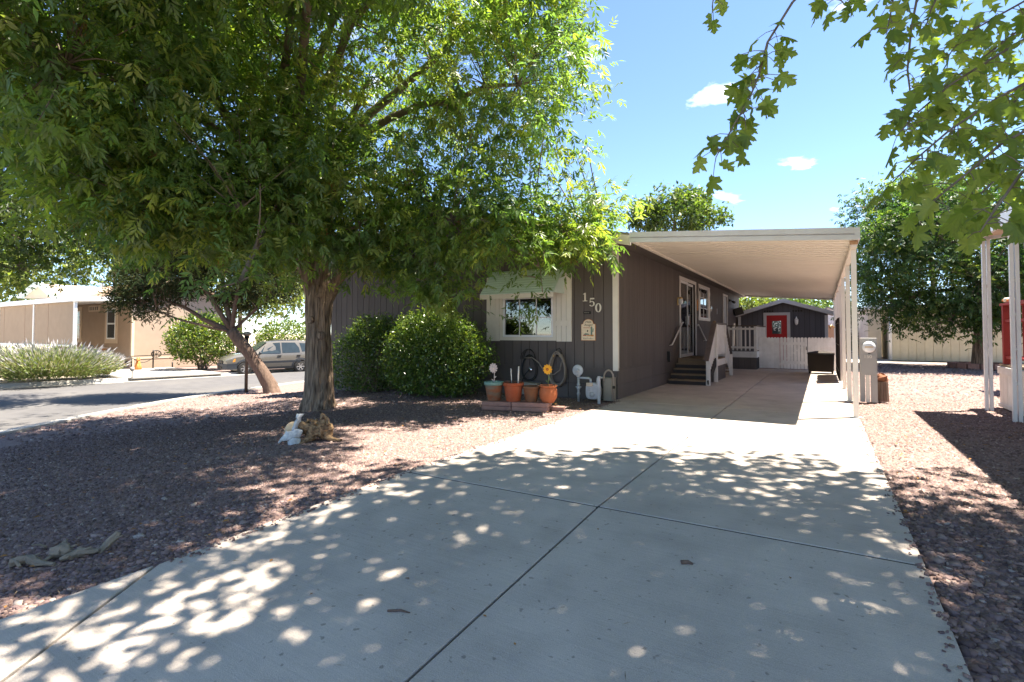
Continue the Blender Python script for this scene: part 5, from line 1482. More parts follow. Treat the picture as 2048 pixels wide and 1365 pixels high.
# porch with screen
PSY = 9.5; PXR = -27.9
po = thing('screened_porch', 'white framed porch with tan screen wall across the street', 'porch', (PXR, PSY, AZ))
b = MB(); b.box(-41, PXR - .12, PSY + .03, PSY + .06, .74, 2.62); b.build('screen', M['tan_screen'], po)
for i in range(1, 5):
    b = MB(); b.box(PXR - .12 - i * 2.9, PXR - .08 - i * 2.9, PSY + .02, PSY + .029, .74, 2.62); b.build('screen_seam', M['tan_wall'], po)
b = MB(); b.box(-41, PXR - .12, PSY, PSY + .08, .66, .74); b.build('bottom_rail', M['white_metal'], po)
for x in (PXR - .06, -32.6, -37.4):
    shared_box('post', .13, .10, 2.63 - AZ, M['white_metal'], po, (x, PSY + .04, AZ))
b = MB(); b.hexa([(-41, PSY - .1, 2.64), (PXR + .1, PSY - .1, 2.64), (PXR + .1, AY - .03, 2.84), (-41, AY - .03, 2.84), (-41, PSY - .1, 2.86), (PXR + .1, PSY - .1, 2.86), (PXR + .1, AY - .03, 2.98), (-41, AY - .03, 2.98)]); b.build('roof', M['white_metal'], po)
for i in range(26):
    shared_box('baluster', .05, .04, 1.0, M['dark_wood'], po, (PXR - .5 - i * .5, PSY + .05, AZ + .12))

# garden things over there
def gx2(u, v, z=-.53):
    r = ray(u, v); k = (z - EYE) / r.z
    return Vector((r.x * k, r.y * k, z))
c = gx2(306, 738)
t = thing('hitching_post', 'black iron wheel and rail garden ornament before the tan wall', 'garden ornament', c)
for (du, h_) in ((0, .95), (-1.05, .62), (1.0, .3)):
    q = MB(); q.tube([(c.x, c.y + du * .9, c.z), (c.x, c.y + du * .9, c.z + h_)], .035, 8); q.build('iron_post', M['black_iron'], t)
q = MB(); q.bar((c.x, c.y - 1.0, c.z + .66), (c.x, c.y + 1.1, c.z + .70), .035, .035); q.build('rail', M['black_iron'], t)
q = MB(); q.tube([(c.x + .04, c.y + .12 + .22 * math.cos(a), c.z + .74 + .17 * math.sin(a)) for a in [6.283 * i / 20 for i in range(21)]], .025, 6, cap=False); wh = q.build('wheel_rim', M['black_iron'], t)
for k in range(4):
    a = k * math.pi / 4; q = MB(); q.tube([(c.x + .04, c.y + .12 - .21 * math.cos(a), c.z + .74 - .16 * math.sin(a)), (c.x + .04, c.y + .12 + .21 * math.cos(a), c.z + .74 + .16 * math.sin(a))], .012, 5); q.build('spoke', M['black_iron'], wh)
q = MB(); q.tube([(c.x, c.y - .9 + .9 * i / 10, c.z + .56 - .22 * math.sin(math.pi * i / 10)) for i in range(11)], .015, 5); q.build('chain', M['black_iron'], t)
c = gx2(276, 741)
t = thing('fox_figure', 'orange sitting animal figure at the corner of the tan house', 'figurine', c)
q = MB(); q.lathe(c, [(.16, 0), (.15, .12), (.10, .34), (.075, .44)], 12); q.build('body', M['fox_orange'], t)
q = MB(); q.sphere((c.x, c.y, c.z + .50), (.085, .085, .08), 10, 6); q.lathe((c.x + .10, c.y - .06, c.z + .47), [(.05, 0), (.02, .04)], 8); q.build('head', M['fox_orange'], t)
for s in (-1, 1):
    q = MB(); q.lathe((c.x, c.y + s * .045, c.z + .55), [(.03, 0), (.005, .09)], 6); q.build('ear', M['fox_orange'], t)
    q = MB(); q.tube([(c.x + .13, c.y + s * .06, c.z), (c.x + .07, c.y + s * .05, c.z + .3)], [.03, .04], 6); q.build('leg', M['fox_orange'], t)
c = gx2(264, 757)
t = thing('path_light', 'small dark path light beside the pale path across the street', 'path light', c)
q = MB(); q.tube([c, c + Vector((0, 0, .28))], .02, 6); q.build('stake', M['black_iron'], t)
q = MB(); q.lathe(c + Vector((0, 0, .28)), [(.05, 0), (.085, .08), (.07, .15), (.02, .17)], 10); q.build('lamp_head', M['panel_dark'], t)
c = gx2(215, 735)
t = thing('garden_flag', 'colourful painted garden panel behind the lavender shrubs', 'garden sign', c)
q = MB(); q.box(c.x - .03, c.x, c.y - .42, c.y + .42, c.z + .35, c.z + 1.05); q.build('panel', M['poster_base'], t)
cm = [M['art_orange'], M['art_red'], M['yellow_petal'], mat('paint_violet', (.25, .1, .45), var=.1), mat('paint_blue', (.1, .2, .6), var=.1)]
for k in range(34):
    y0, z0 = rnd.uniform(-.4, .3), rnd.uniform(.37, .95)
    q = MB(); q.box(c.x + .002, c.x + .006 + .0006 * k, c.y + y0, c.y + y0 + rnd.uniform(.05, .2), c.z + z0, c.z + z0 + rnd.uniform(.03, .09)); q.build('paint_daub', cm[k % 5], t)
for s in (-.3, .3):
    q = MB(); q.tube([(c.x, c.y + s, c.z), (c.x, c.y + s, c.z + .36)], .02, 6); q.build('stake', M['black_iron'], t)
c = gx2(182, 735)
t = thing('garden_bollard', 'pale grey carved post standing behind the lavender shrubs', 'post', c)
q = MB(); q.lathe(c, [(.12, 0), (.12, .9), (.08, 1.0), (.10, 1.06), (.06, 1.16)], 10); q.build('shaft', M['grey_trim'], t)

# rustic lamp post in the yard
c = gnd(492, 783)
t = thing('lamp_post', 'slim brown timber lamp post beside the leaning juniper', 'lamp post', c)
q = MB(); q.tube([c - Vector((0, 0, .1)), c + Vector((.01, 0, 1.62))], .045, 10); q.build('pole', M['log_post'], t)
q = MB(); q.lathe(c + Vector((.01, 0, 1.62)), [(.06, 0), (.13, .05), (.13, .08), (.05, .13)], 12); q.build('lamp_shade', M['beige_box'], t)
q = MB(); q.lathe(c + Vector((.01, 0, 1.55)), [(.06, 0), (.07, .08)], 10); q.build('collar', M['black_iron'], t)

# ================================================================== parked car
pf, pr_ = gx2(494, 751, -.70), gx2(599, 746, -.70)
fw_ = (pf - pr_); fw_.z = 0; fw_.normalize()
cc = (pf + pr_) / 2 + Vector((-fw_.y, fw_.x, 0)) * -0.72
S = .95
car = thing('parked_car', 'silver beige sport utility car parked across the street behind the trunk', 'car', (cc.x, cc.y, -.70), local=True, rotz=math.atan2(fw_.y, fw_.x))
car.scale = (S, S, S)
# sections: x, zbottom, zbelt, ztop, w at bottom, w at belt, w at top
ST = [(2.24, .42, .68, .74, .62, .66, .60), (2.14, .30, .76, .84, .78, .80, .70), (1.75, .26, .88, .98, .86, .87, .74), (1.25, .26, .96, 1.05, .88, .885, .76), (.98, .26, .99, 1.08, .88, .885, .76),
      (.62, .26, 1.01, 1.36, .88, .885, .66), (.28, .26, 1.01, 1.62, .88, .885, .62), (-.30, .26, 1.02, 1.68, .88, .885, .63), (-1.3, .26, 1.03, 1.67, .88, .885, .63), (-1.95, .27, 1.03, 1.62, .87, .875, .62), (-2.15, .32, 1.02, 1.50, .84, .85, .60), (-2.28, .42, .92, 1.05, .78, .80, .70)]
b = MB(); vs = []; fs = []
def sect(s):
    x, zb, zl, zt, wb_, wl_, wt = s
    half = [(wb_ * .92, zb), (wb_ * .99, zb + .12), (wl_ + .02, (zb + zl) / 2 + .05), (wl_, zl), (wt + .02, zt - .05), (wt * .86, zt)]
    return [(x, y, z) for y, z in half] + [(x, -y, z) for y, z in reversed(half)]
for s in ST: vs += sect(s)
m_ = 12
for i in range(len(ST) - 1):
    for k in range(m_):
        fs.append((i * m_ + k, i * m_ + (k + 1) % m_, (i + 1) * m_ + (k + 1) % m_, (i + 1) * m_ + k))
fs.append(tuple(range(m_))); fs.append(tuple((len(ST) - 1) * m_ + k for k in reversed(range(m_))))
b.add(vs, fs, 0, True)
body = b.build('body', M['car_paint'], car)
try:
    body.data.set_sharp_from_angle(angle=rad(35))
except Exception: pass
def sidepoly(pts, sgn, off):
    out = []
    for x, z in pts:
        # outer surface half width at (x, z)
        for i in range(len(ST) - 1):
            if ST[i][0] >= x >= ST[i + 1][0]:
                f = (ST[i][0] - x) / (ST[i][0] - ST[i + 1][0]); s = [p + (q - p) * f for p, q in zip(ST[i], ST[i + 1])]
                break
        _, zb, zl, zt, wb_, wl_, wt = s
        hp = [(wb_ * .92, zb), (wb_ * .99, zb + .12), (wl_ + .02, (zb + zl) / 2 + .05), (wl_, zl), (wt + .02, zt - .05), (wt * .86, zt)]
        w_ = hp[-1][0]
        for (w0, z0), (w1, z1) in zip(hp, hp[1:]):
            if z0 <= z <= z1: w_ = w0 + (w1 - w0) * (z - z0) / max(1e-6, z1 - z0); break
        out.append((x, sgn * (w_ + off), z))
    return out
def panel(name, pts, matn, off=.006, parent=car, th=.012):
    for sgn in (1, -1):
        o_ = sidepoly(pts, sgn, off); i_ = sidepoly(pts, sgn, off - th); n = len(pts)
        q = MB(); q.add(o_ + i_, [tuple(range(n)), tuple(reversed(range(n, 2 * n)))] + [((k + 1) % n, k, n + k, n + (k + 1) % n) for k in range(n)]); q.build(name, M[matn], parent)
panel('side_window', [(.80, 1.03), (.60, 1.20), (.36, 1.53), (-.28, 1.58), (-.28, 1.06)], 'car_glass', .028, th=.03)
panel('side_window', [(-.36, 1.06), (-.36, 1.58), (-1.02, 1.57), (-1.20, 1.30), (-1.22, 1.07)], 'car_glass', .012)
panel('side_window', [(-1.34, 1.10), (-1.24, 1.55), (-1.85, 1.51), (-1.98, 1.14)], 'car_glass')
panel('side_moulding', [(1.05, .56), (1.05, .66), (-1.25, .68), (-1.25, .58)], 'car_cladding', .012)
panel('sill', [(1.0, .27), (1.0, .38), (-1.2, .38), (-1.2, .27)], 'car_cladding', .012)
for xs in (.86, -.32, -1.28):
    panel('door_seam', [(xs, .40), (xs, 1.02), (xs - .012, 1.02), (xs - .012, .40)], 'black_iron', .003, th=.006)
for xs in (-.12, -1.06):
    panel('door_handle', [(xs, .90), (xs, .94), (xs - .18, .94), (xs - .18, .90)], 'black_iron', .03, th=.03)
def archp(xc):
    o_ = [(xc + .46 * math.cos(a), .33 + .46 * math.sin(a)) for a in [math.pi * i / 12 for i in range(13)]]
    i_ = [(xc + .385 * math.cos(a), .33 + .385 * math.sin(a)) for a in [math.pi * i / 12 for i in range(12, -1, -1)]]
    return o_ + i_
for xc in (1.36, -1.26):
    panel('wheel_arch', archp(xc), 'car_cladding', .016)
    panel('wheel_well', [(xc + .385 * math.cos(a), .30 + .385 * math.sin(a)) for a in [math.pi * i / 12 for i in range(13)]], 'black_iron', .004)
# windscreen, bumper, grille, lights
b = MB(); b.add([(.97, .70, 1.09), (.97, -.70, 1.09), (.33, -.60, 1.59), (.33, .60, 1.59), (.955, .70, 1.075), (.955, -.70, 1.075), (.315, -.60, 1.575), (.315, .60, 1.575)], [(0, 1, 2, 3), (7, 6, 5, 4), (0, 4, 5, 1), (1, 5, 6, 2), (2, 6, 7, 3), (3, 7, 4, 0)]); b.v = [(x + .02, y, z + .02) for x, y, z in b.v]; b.build('windscreen', M['car_glass'], car)
b = MB(); b.add([(2.28, .60, .30), (2.28, -.60, .30), (2.30, -.62, .58), (2.30, .62, .58), (1.72, .90, .30), (1.72, -.90, .30), (1.72, -.905, .60), (1.72, .905, .60), (2.12, .82, .30), (2.12, -.82, .30), (2.14, -.83, .58), (2.14, .83, .58)],
       [(0, 1, 2, 3), (0, 3, 11, 8), (8, 11, 7, 4), (1, 9, 10, 2), (9, 5, 6, 10), (3, 2, 10, 11), (11, 10, 6, 7), (0, 8, 9, 1), (8, 4, 5, 9)]); b.build('front_bumper', M['car_cladding'], car)
b = MB(); b.box(2.285, 2.31, -.5, .5, .34, .46); b.build('air_intake', M['black_iron'], car)
b = MB(); b.box(2.22, 2.27, -.42, .42, .60, .72); gr = b.build('grille', M['black_iron'], car)
for z in (.615, .655, .695):
    shared_box('grille_bar', .012, .82, .014, M['chrome'], gr, (2.276, 0, z))
for (y0, y1, z0, z1) in ((-.05, -.03, .62, .70), (.03, .05, .62, .70), (-.03, .03, .65, .67)):
    q = MB(); q.box(2.286, 2.294, y0, y1, z0, z1); q.build('emblem', M['chrome'], gr)
for s in (1, -1):
    b = MB(); b.hexa([(2.24, s * .46, .61), (2.06, s * .80, .62), (1.86, s * .865, .70), (2.0, s * .5, .70), (2.20, s * .46, .76), (2.05, s * .78, .80), (1.82, s * .83, .84), (1.96, s * .5, .84)]); hl = b.build('headlight', M['lamp_clear'], car)
    b = MB(); b.hexa([(1.90, s * .86, .66), (1.80, s * .885, .68), (1.80, s * .87, .70), (1.9, s * .84, .70), (1.88, s * .85, .80), (1.78, s * .87, .83), (1.78, s * .85, .83), (1.88, s * .83, .80)]); b.build('indicator', M['lamp_amber'], hl)
    b = MB(); b.sphere((.72, s * 1.0, 1.08), (.07, .11, .085), 10, 6); b.tube([(.70, s * .86, 1.04), (.72, s * .98, 1.06)], .025, 6); b.build('wing_mirror', M['car_cladding'], car)
    b = MB(); b.box(-2.27, -2.12, s * .80 - .05, s * .80 + .03, .95, 1.4); b.build('tail_light', M['art_red'], car)
    b = MB(); b.tube([(.1, s * .56, 1.70), (-1.7, s * .56, 1.70)], .018, 6); b.build('roof_rail', M['black_iron'], car)
b = MB(); b.box(-2.36, -1.9, -.86, .86, .32, .62); b.build('rear_bumper', M['car_cladding'], car)
b = MB(); b.box(-2.27, -2.2, -.6, .6, 1.12, 1.42); b.build('rear_window', M['car_glass'], car)
for xc in (1.36, -1.26):
    for s in (1, -1):
        yc = s * .80
        q = MB(); q.lathe((xc, yc - .1, .335), [(.21, .0), (.30, .0), (.335, .03), (.335, .17), (.30, .2), (.21, .2)], 28, axis='y', capends=False); ty = q.build('wheel', M['tyre'], car)
        q = MB(); q.lathe((xc, yc + s * .045, .335), [(.215, -.01), (.215, .01), (.19, .012)], 24, axis='y'); q.build('rim', M['alloy'], ty)
        for k in range(6):
            a = k * math.pi / 3; q = MB(); q.bar((xc, yc + s * .075, .335), (xc + .19 * math.cos(a), yc + s * .07, .335 + .19 * math.sin(a)), .05, .03, up=(0, 1, 0)); q.build('spoke', M['chrome'], ty)
        for k in range(6):
            a = (k + .5) * math.pi / 3; q = MB(); q.lathe((xc + .125 * math.cos(a), yc + s * .062, .335 + .125 * math.sin(a)), [(.045, -.002), (.045, .002)], 10, axis='y'); q.build('rim_opening', M['black_iron'], ty)

# ================================================================== foliage helpers
def np_mesh(name, V, T, mats, parent=None, C=None, smooth=False, MI=None):
    off = W.get(parent.name, Vector((0, 0, 0))) if parent else Vector((0, 0, 0))
    V = np.asarray(V, dtype=np.float32) - np.array(off, dtype=np.float32)
    T = np.asarray(T, dtype=np.int32)
    me = bpy.data.meshes.new(name)
    me.vertices.add(len(V)); me.vertices.foreach_set('co', V.ravel())
    me.loops.add(T.size); me.loops.foreach_set('vertex_index', T.ravel())
    me.polygons.add(len(T)); me.polygons.foreach_set('loop_start', np.arange(0, T.size, T.shape[1], dtype=np.int32))
    if smooth: me.polygons.foreach_set('use_smooth', np.ones(len(T), dtype=bool))
    me.update(calc_edges=True)
    for m in (mats if isinstance(mats, (list, tuple)) else [mats]): me.materials.append(m)
    if MI is not None: me.polygons.foreach_set('material_index', np.asarray(MI, dtype=np.int32))
    if C is not None:
        a = me.attributes.new('col', 'FLOAT_COLOR', 'POINT')
        c4 = np.ones((len(V), 4), dtype=np.float32); c4[:, :3] = C
        a.data.foreach_set('color', c4.ravel())
    return link(name, me, parent)
def nrm(a):
    return a / np.maximum(1e-9, np.linalg.norm(a, axis=-1, keepdims=True))
T_LANCE = (np.array([(0, 0, 0), (.42, .5, .16), (1, 0, -.12), (.42, -.5, .16)]), np.array([(0, 2, 1), (0, 3, 2)]))
T_OVAL = (np.array([(0, 0, 0), (.3, .46, .12), (.68, .42, .10), (1, 0, -.05), (.68, -.42, .10), (.3, -.46, .12)]), np.array([(0, 3, 1), (1, 3, 2), (0, 5, 3), (5, 4, 3)]))
def maple_outline():
    h = [(.02, .07), (-.05, .24), (.06, .30), (.12, .40), (.24, .34), (.30, .22), (.40, .40), (.50, .50), (.56, .52), (.56, .38), (.62, .36), (.56, .17), (.70, .22), (.78, .30), (.80, .16), (.90, .12)]
    return [(0, 0)] + h + [(1, 0)] + [(x, -y) for x, y in reversed(h)]
def maple_template(simple=False, droop=.35):
    o = maple_outline()
    if simple: o = [o[0], o[4], o[6], o[9], o[12], (1, 0)] + [(x, -y) for x, y in reversed([o[4], o[6], o[9], o[12]])]
    pts = [(.36, 0, .03)] + [(x, y, -droop * abs(y) ** 1.3 * 1.1 - .22 * max(0, x - .4) ** 1.5 + .06 * math.sin(9 * x) * abs(y)) for x, y in o]
    n = len(o)
    return np.array(pts), np.array([(0, 1 + k, 1 + (k + 1) % n) for k in range(n)])
def leaf_arrays(P, D, N, L, Wd, tmpl):
    tv, tt = tmpl
    d = nrm(D); s = nrm(np.cross(d, N)); n = np.cross(s, d)
    V = P[:, None, :] + (tv[None, :, 0, None] * L[:, None, None]) * d[:, None, :] + (tv[None, :, 1, None] * Wd[:, None, None]) * s[:, None, :] + (tv[None, :, 2, None] * Wd[:, None, None]) * n[:, None, :]
    K = len(tv)
    T = (np.arange(len(P))[:, None, None] * K + tt[None]).reshape(-1, 3)
    return V.reshape(-1, 3), T, K
def palette(n, cols, wts, jit=.18, g=rng):
    cols = np.array(cols); idx = g.choice(len(cols), n, p=np.array(wts) / sum(wts))
    return cols[idx] * (1 + g.uniform(-jit, jit, (n, 1)))
def sample_lobes(lobes, n, inner=.35, g=rng):
    w = np.array([(l[1][0] * l[1][1] * l[1][2]) ** .72 * (l[2] if len(l) > 2 else 1) for l in lobes]); w /= w.sum()
    idx = g.choice(len(lobes), n, p=w)
    C = np.array([tuple(l[0]) for l in lobes])[idx]; R = np.array([l[1] for l in lobes])[idx]
    d = nrm(g.normal(size=(n, 3)))
    r = inner + (1 - inner) * g.uniform(0, 1, n) ** .55
    r *= 1 + g.normal(0, .07, n)
    return C + d * R * r[:, None], d, idx
def compound_leaves(C, O, per, spread, leaf_len, leaflets, rach, cols, wts, droop=.6, g=rng, wid=.30):
    """pinnate leaves round each twig centre C with outward direction O"""
    M_ = len(C)
    P = np.repeat(C, per, 0) + g.normal(0, spread, (M_ * per, 3)) * np.array([1, 1, .8])
    o = np.repeat(O, per, 0)
    D = nrm(o * .5 + g.normal(0, .75, o.shape) + np.array([0, 0, -droop]))
    base = palette(M_, cols, wts, .22, g)
    n = len(P)
    colr = np.repeat(base, per, 0) * (1 + g.uniform(-.2, .2, (n, 1)))
    side = nrm(np.cross(D, np.array([0, 0, 1.0]) + g.normal(0, .35, (n, 3))))
    up = np.cross(side, D)
    ps, ds, ns, cs = [], [], [], []
    k = leaflets
    for i in range(k):
        if i == k - 1: s, sd = 1.0, 0
        else: s, sd = .25 + .72 * (i // 2) / max(1, (k - 1) // 2), (1 if i % 2 else -1)
        ps.append(P + D * (rach * s)); dd = D * (.62 if sd else 1.0) + side * (sd * .8) + np.array([0, 0, -.28]) + g.normal(0, .16, (n, 3))
        ds.append(dd); ns.append(up + g.normal(0, .25, (n, 3))); cs.append(colr)
    ps = np.concatenate(ps); ds = np.concatenate(ds); ns = np.concatenate(ns); cs = np.concatenate(cs)
    L_ = leaf_len * g.uniform(.7, 1.15, len(ps))
    return ps, ds, ns, L_, L_ * wid, cs
def foliage(name, parts, tmpl, matn, parent, kind='stuff'):
    ps = np.concatenate([p[0] for p in parts]); ds = np.concatenate([p[1] for p in parts]); ns = np.concatenate([p[2] for p in parts])
    L_ = np.concatenate([p[3] for p in parts]); W_ = np.concatenate([p[4] for p in parts]); cs = np.concatenate([p[5] for p in parts])
    V, T, K = leaf_arrays(ps, ds, ns, L_, W_, tmpl)
    o = np_mesh(name, V, T, M[matn], parent, np.repeat(cs, K, 0))
    if kind: o['kind'] = kind
    return o
def scatter_leaves(C, size, wid, cols, wts, droop=.3, g=rng, jit=.25):
    n = len(C)
    D = nrm(g.normal(0, 1, (n, 3)) + np.array([0, 0, -droop])); N = nrm(g.normal(0, .7, (n, 3)) + np.array([0, 0, 1.0]))
    L_ = size * g.uniform(.65, 1.2, n)
    return C, D, N, L_, L_ * wid, palette(n, cols, wts, jit, g)
def clumped(lobes, nclump, per, spread, inner=.5, g=rng):
    c, d, idx = sample_lobes(lobes, nclump, inner, g)
    return np.repeat(c, per, 0) + g.normal(0, spread, (nclump * per, 3)), c, d
def bez(a, b_, c_, n):
    return [a * (1 - t) ** 2 + b_ * 2 * t * (1 - t) + c_ * t * t for t in [i / n for i in range(n + 1)]]
def bark_trunk(b, pts, radii, n=34, ridge=.05, seed=1, flare=None, k1=9):
    """rugged trunk tube with long bark ridges"""
    rr = random.Random(seed); ph = [rr.uniform(0, 6.28) for _ in range(8)]
    o0 = len(b.v); b.tube(pts, radii, n, cap=True)
    m = len(pts)
    for i in range(m):
        c_ = Vector(pts[i])
        for k in range(n):
            j = o0 + i * n + k; v = Vector(b.v[j]); a = 6.283 * k / n
            f = 1 + ridge * (math.sin(k1 * a + ph[0] + .9 * i * .5) * .6 + .5 * math.sin((k1 * 2 + 1) * a + ph[1] + i * .31) + .35 * math.sin(3 * a + ph[2] + i * .22) + .3 * math.sin(29 * a + ph[3]))
            b.v[j] = tuple(c_ + (v - c_) * f)
def limb_net(b, root, lobes, r0, r1, seed, up=1.0, n=7):
    """one curved limb from the fork to each lobe of the crown; returns their points"""
    rr = random.Random(seed); pts_all = []
    for l in lobes:
        c_ = Vector(l[0]); d = c_ - root
        mid = root + d * .42 + Vector((rr.uniform(-.3, .3), rr.uniform(-.3, .3), up * (.25 + .1 * d.length)))
        pts = bez(root, mid, c_, n)
        for i in range(1, n): pts[i] += Vector((rr.uniform(-.06, .06), rr.uniform(-.06, .06), rr.uniform(-.06, .06))) * d.length * .3
        b.tube(pts, [r0 + (r1 - r0) * (i / n) ** .7 for i in range(n + 1)], 8)
        pts_all += pts[2:]
    return pts_all
def branchlets(b, anchors, targets, r0=.018, r1=.005, seed=1, n=4, sag=.1):
    rr = random.Random(seed); A_ = np.array([tuple(p) for p in anchors])
    for t in targets:
        dist = np.linalg.norm(A_ - np.array(t), axis=1); a = Vector(A_[int(np.argmin(dist + .25 * np.maximum(0, A_[:, 2] - t[2])))]); t = Vector(t)
        mid = (a + t) / 2 + Vector((rr.uniform(-.15, .15), rr.uniform(-.15, .15), rr.uniform(0, .25))) * (t - a).length * .6
        b.tube(bez(a, mid, t, n), [r0 + (r1 - r0) * i / n for i in range(n + 1)], 4, cap=False)

# ================================================================== the big ash tree
ASH = gnd(637, 815)
ash = thing('ash_tree', 'large broad shade tree with rugged forked trunk and drooping seed clusters', 'tree', ASH)
lob = [(at(740, 160, 9.8), (3.0, 2.7, 2.6), .7), (at(1035, 170, 8.9), (1.45, 1.4, 1.75), .85), (at(1065, -20, 9.2), (1.25, 1.3, 1.2), .7), (at(700, -260, 10.2), (4.0, 3.6, 2.6), .12),
       (at(1105, 455, 9.0), (1.08, 1.0, .82), 1.25), (at(1200, 415, 9.3), (.52, .5, .34), .9), (at(900, 440, 8.7), (1.4, 1.1, .85), 1.15), (at(1130, 465, 8.8), (.62, .6, .36), 1.1), (at(1085, 585, 8.6), (.32, .30, .38), 2.6),
       (at(880, 560, 8.9), (.40, .4, .40), 2.5), (at(760, 520, 9.4), (.8, .8, .45), .9), (at(420, 300, 8.6), (2.7, 2.4, 2.0), 1.0), (at(130, 130, 6.2), (1.6, 1.5, 1.3), 1.0),
       (at(480, 420, 7.4), (1.0, .9, .65), 1.0), (at(330, -160, 8.2), (3.2, 3.0, 2.0), .2), ((-4.9, 3.3, 6.2), (2.2, 2.0, 1.1), 1.7), ((-7.4, 2.2, 5.9), (2.6, 2.4, 1.5), 1.4), (at(230, 330, 7.6), (1.5, 1.5, 1.0), 1.0), (at(640, 360, 8.4), (1.5, 1.3, 1.0), .9), ((-3.5, 4.7, 6.9), (1.5, 1.7, .9), 1.9), ((-5.4, 5.2, 7.2), (2.0, 2.0, 1.1), .8), ((-2.9, 3.0, 6.3), (1.3, 1.3, .7), 1.9), (at(560, 430, 8.4), (1.2, 1.0, .75), 1.1), (at(300, 410, 7.4), (1.1, 1.0, .6), 1.1), (at(720, 450, 8.7), (1.1, 1.0, .7), 1.1), (at(480, 565, 6.6), (.36, .32, .28), 1.6), (at(1065, 525, 8.5), (.42, .38, .36), 2.0)]
b = MB()
z0 = ASH.z
lean = [ASH + Vector((0, 0, -.15)), ASH + Vector((0, 0, .02)), ASH + Vector((0, 0, .18)), ASH + Vector((.0, 0, .45)), ASH + Vector((-.01, 0, .8)), ASH + Vector((-.02, 0, 1.15)), ASH + Vector((-.03, 0, 1.5)), ASH + Vector((-.03, .01, 1.85)), ASH + Vector((-.02, .02, 2.15)), ASH + Vector((-.02, .02, 2.4))]
rr_ = [.37, .335, .295, .265, .247, .237, .232, .242, .25, .20]
def dense(pts, r, k):
    P_, R_ = [], []
    for i in range(len(pts) - 1):
        for j in range(k):
            f = j / k; P_.append(pts[i].lerp(pts[i + 1], f)); R_.append(r[i] + (r[i + 1] - r[i]) * f)
    return P_ + [pts[-1]], R_ + [r[-1]]
bark_trunk(b, *dense(lean, rr_, 4), n=56, ridge=.055, seed=3, k1=8)
fork = ASH + Vector((0, .02, 2.05))
def V3(u, v, t): return at(u, v, t)
for (tgt, r0_, sd) in (((V3(560, 380, 10.3)), .19, 1), ((V3(650, 350, 10.4)), .21, 2), ((V3(760, 440, 10.2)), .13, 5)):
    pts = bez(fork - Vector((0, 0, .25)), fork + Vector(((tgt.x - fork.x) * .25, (tgt.y - fork.y) * .25, .55)), tgt, 10)
    bark_trunk(b, pts, [r0_ * (1 - .035 * i) for i in range(11)], n=24, ridge=.05, seed=sd, k1=6)
# old pruning scars
for (u, v, r_) in ((648, 672, .075), (618, 640, .06), (640, 590, .05)):
    p = at(u, v, 9.93); d_ = (p - Vector((ASH.x, ASH.y, p.z))).normalized()
    q0 = Vector((ASH.x - .02, ASH.y, p.z)) + d_ * .215
    b.tube([q0, q0 + d_ * .06, q0 + d_ * .065], [r_ * 1.25, r_, r_ * .45], 12)
b.build('trunk', M['bark'], ash)
b = MB()
f1, f2 = V3(560, 380, 10.3), V3(650, 350, 10.4)
anch = limb_net(b, f2, lob[:4] + [lob[6]] + [lob[18]], .12, .03, 5) + limb_net(b, f1, [lob[11], lob[12], lob[14], lob[13], lob[17], lob[15], lob[16], lob[19], lob[20], lob[21], lob[22], lob[23], lob[25]], .12, .03, 6) + limb_net(b, V3(760, 440, 10.2), [lob[4], lob[6], lob[10], lob[7], lob[9], lob[24]], .07, .02, 7, up=.5)
anch += limb_net(b, Vector(lob[4][0]), [lob[5], lob[8]], .02, .008, 8, up=.1)
NC = 2400
C_, O_, _i = sample_lobes(lob, NC, .30)
keep = C_[:, 2] > 1.55; keep &= ~((C_[:, 0] > -4.2) & (C_[:, 2] < 2.55)); keep &= ~((C_[:, 1] > 9.2) & (C_[:, 2] < 3.9) & (C_[:, 0] < -2.9))
C_, O_ = C_[keep], O_[keep]
branchlets(b, anch, C_[::2], .016, .004, 9)
b.build('limbs', M['twig_bark'], ash)['kind'] = 'stuff'
ASHC = [(.115, .185, .050), (.145, .21, .052), (.20, .25, .062), (.09, .155, .056), (.25, .28, .068)]
o_ = compound_leaves(C_, O_, 16, .22, .13, 7, .18, ASHC, [4, 4, 2.4, 3, 1.2], droop=.55)
foliage('crown', [o_], T_LANCE, 'ash_leaf', ash)
# hanging bunches of winged seeds, green ones and dry brown ones
sc_ = C_[rng.choice(len(C_), 330, replace=False)] + np.array([0, 0, -.18])
n_s = 46
ps = np.repeat(sc_, n_s, 0) + rng.normal(0, 1, (len(sc_) * n_s, 3)) * np.array([.045, .045, .085])
dry = rng.uniform(0, 1, len(sc_)) < .33
cs = np.where(np.repeat(dry, n_s)[:, None], np.array([[.20, .085, .03]]), np.array([[.16, .19, .045]])) * rng.uniform(.7, 1.25, (len(ps), 1))
Dn = nrm(rng.normal(0, .28, ps.shape) + np.array([0, 0, -1.0]))
Ln = rng.uniform(.03, .05, len(ps))
foliage('seed_clusters', [(ps, Dn, rng.normal(0, 1, ps.shape), Ln, Ln * .24, cs)], T_LANCE, 'ash_leaf', ash)

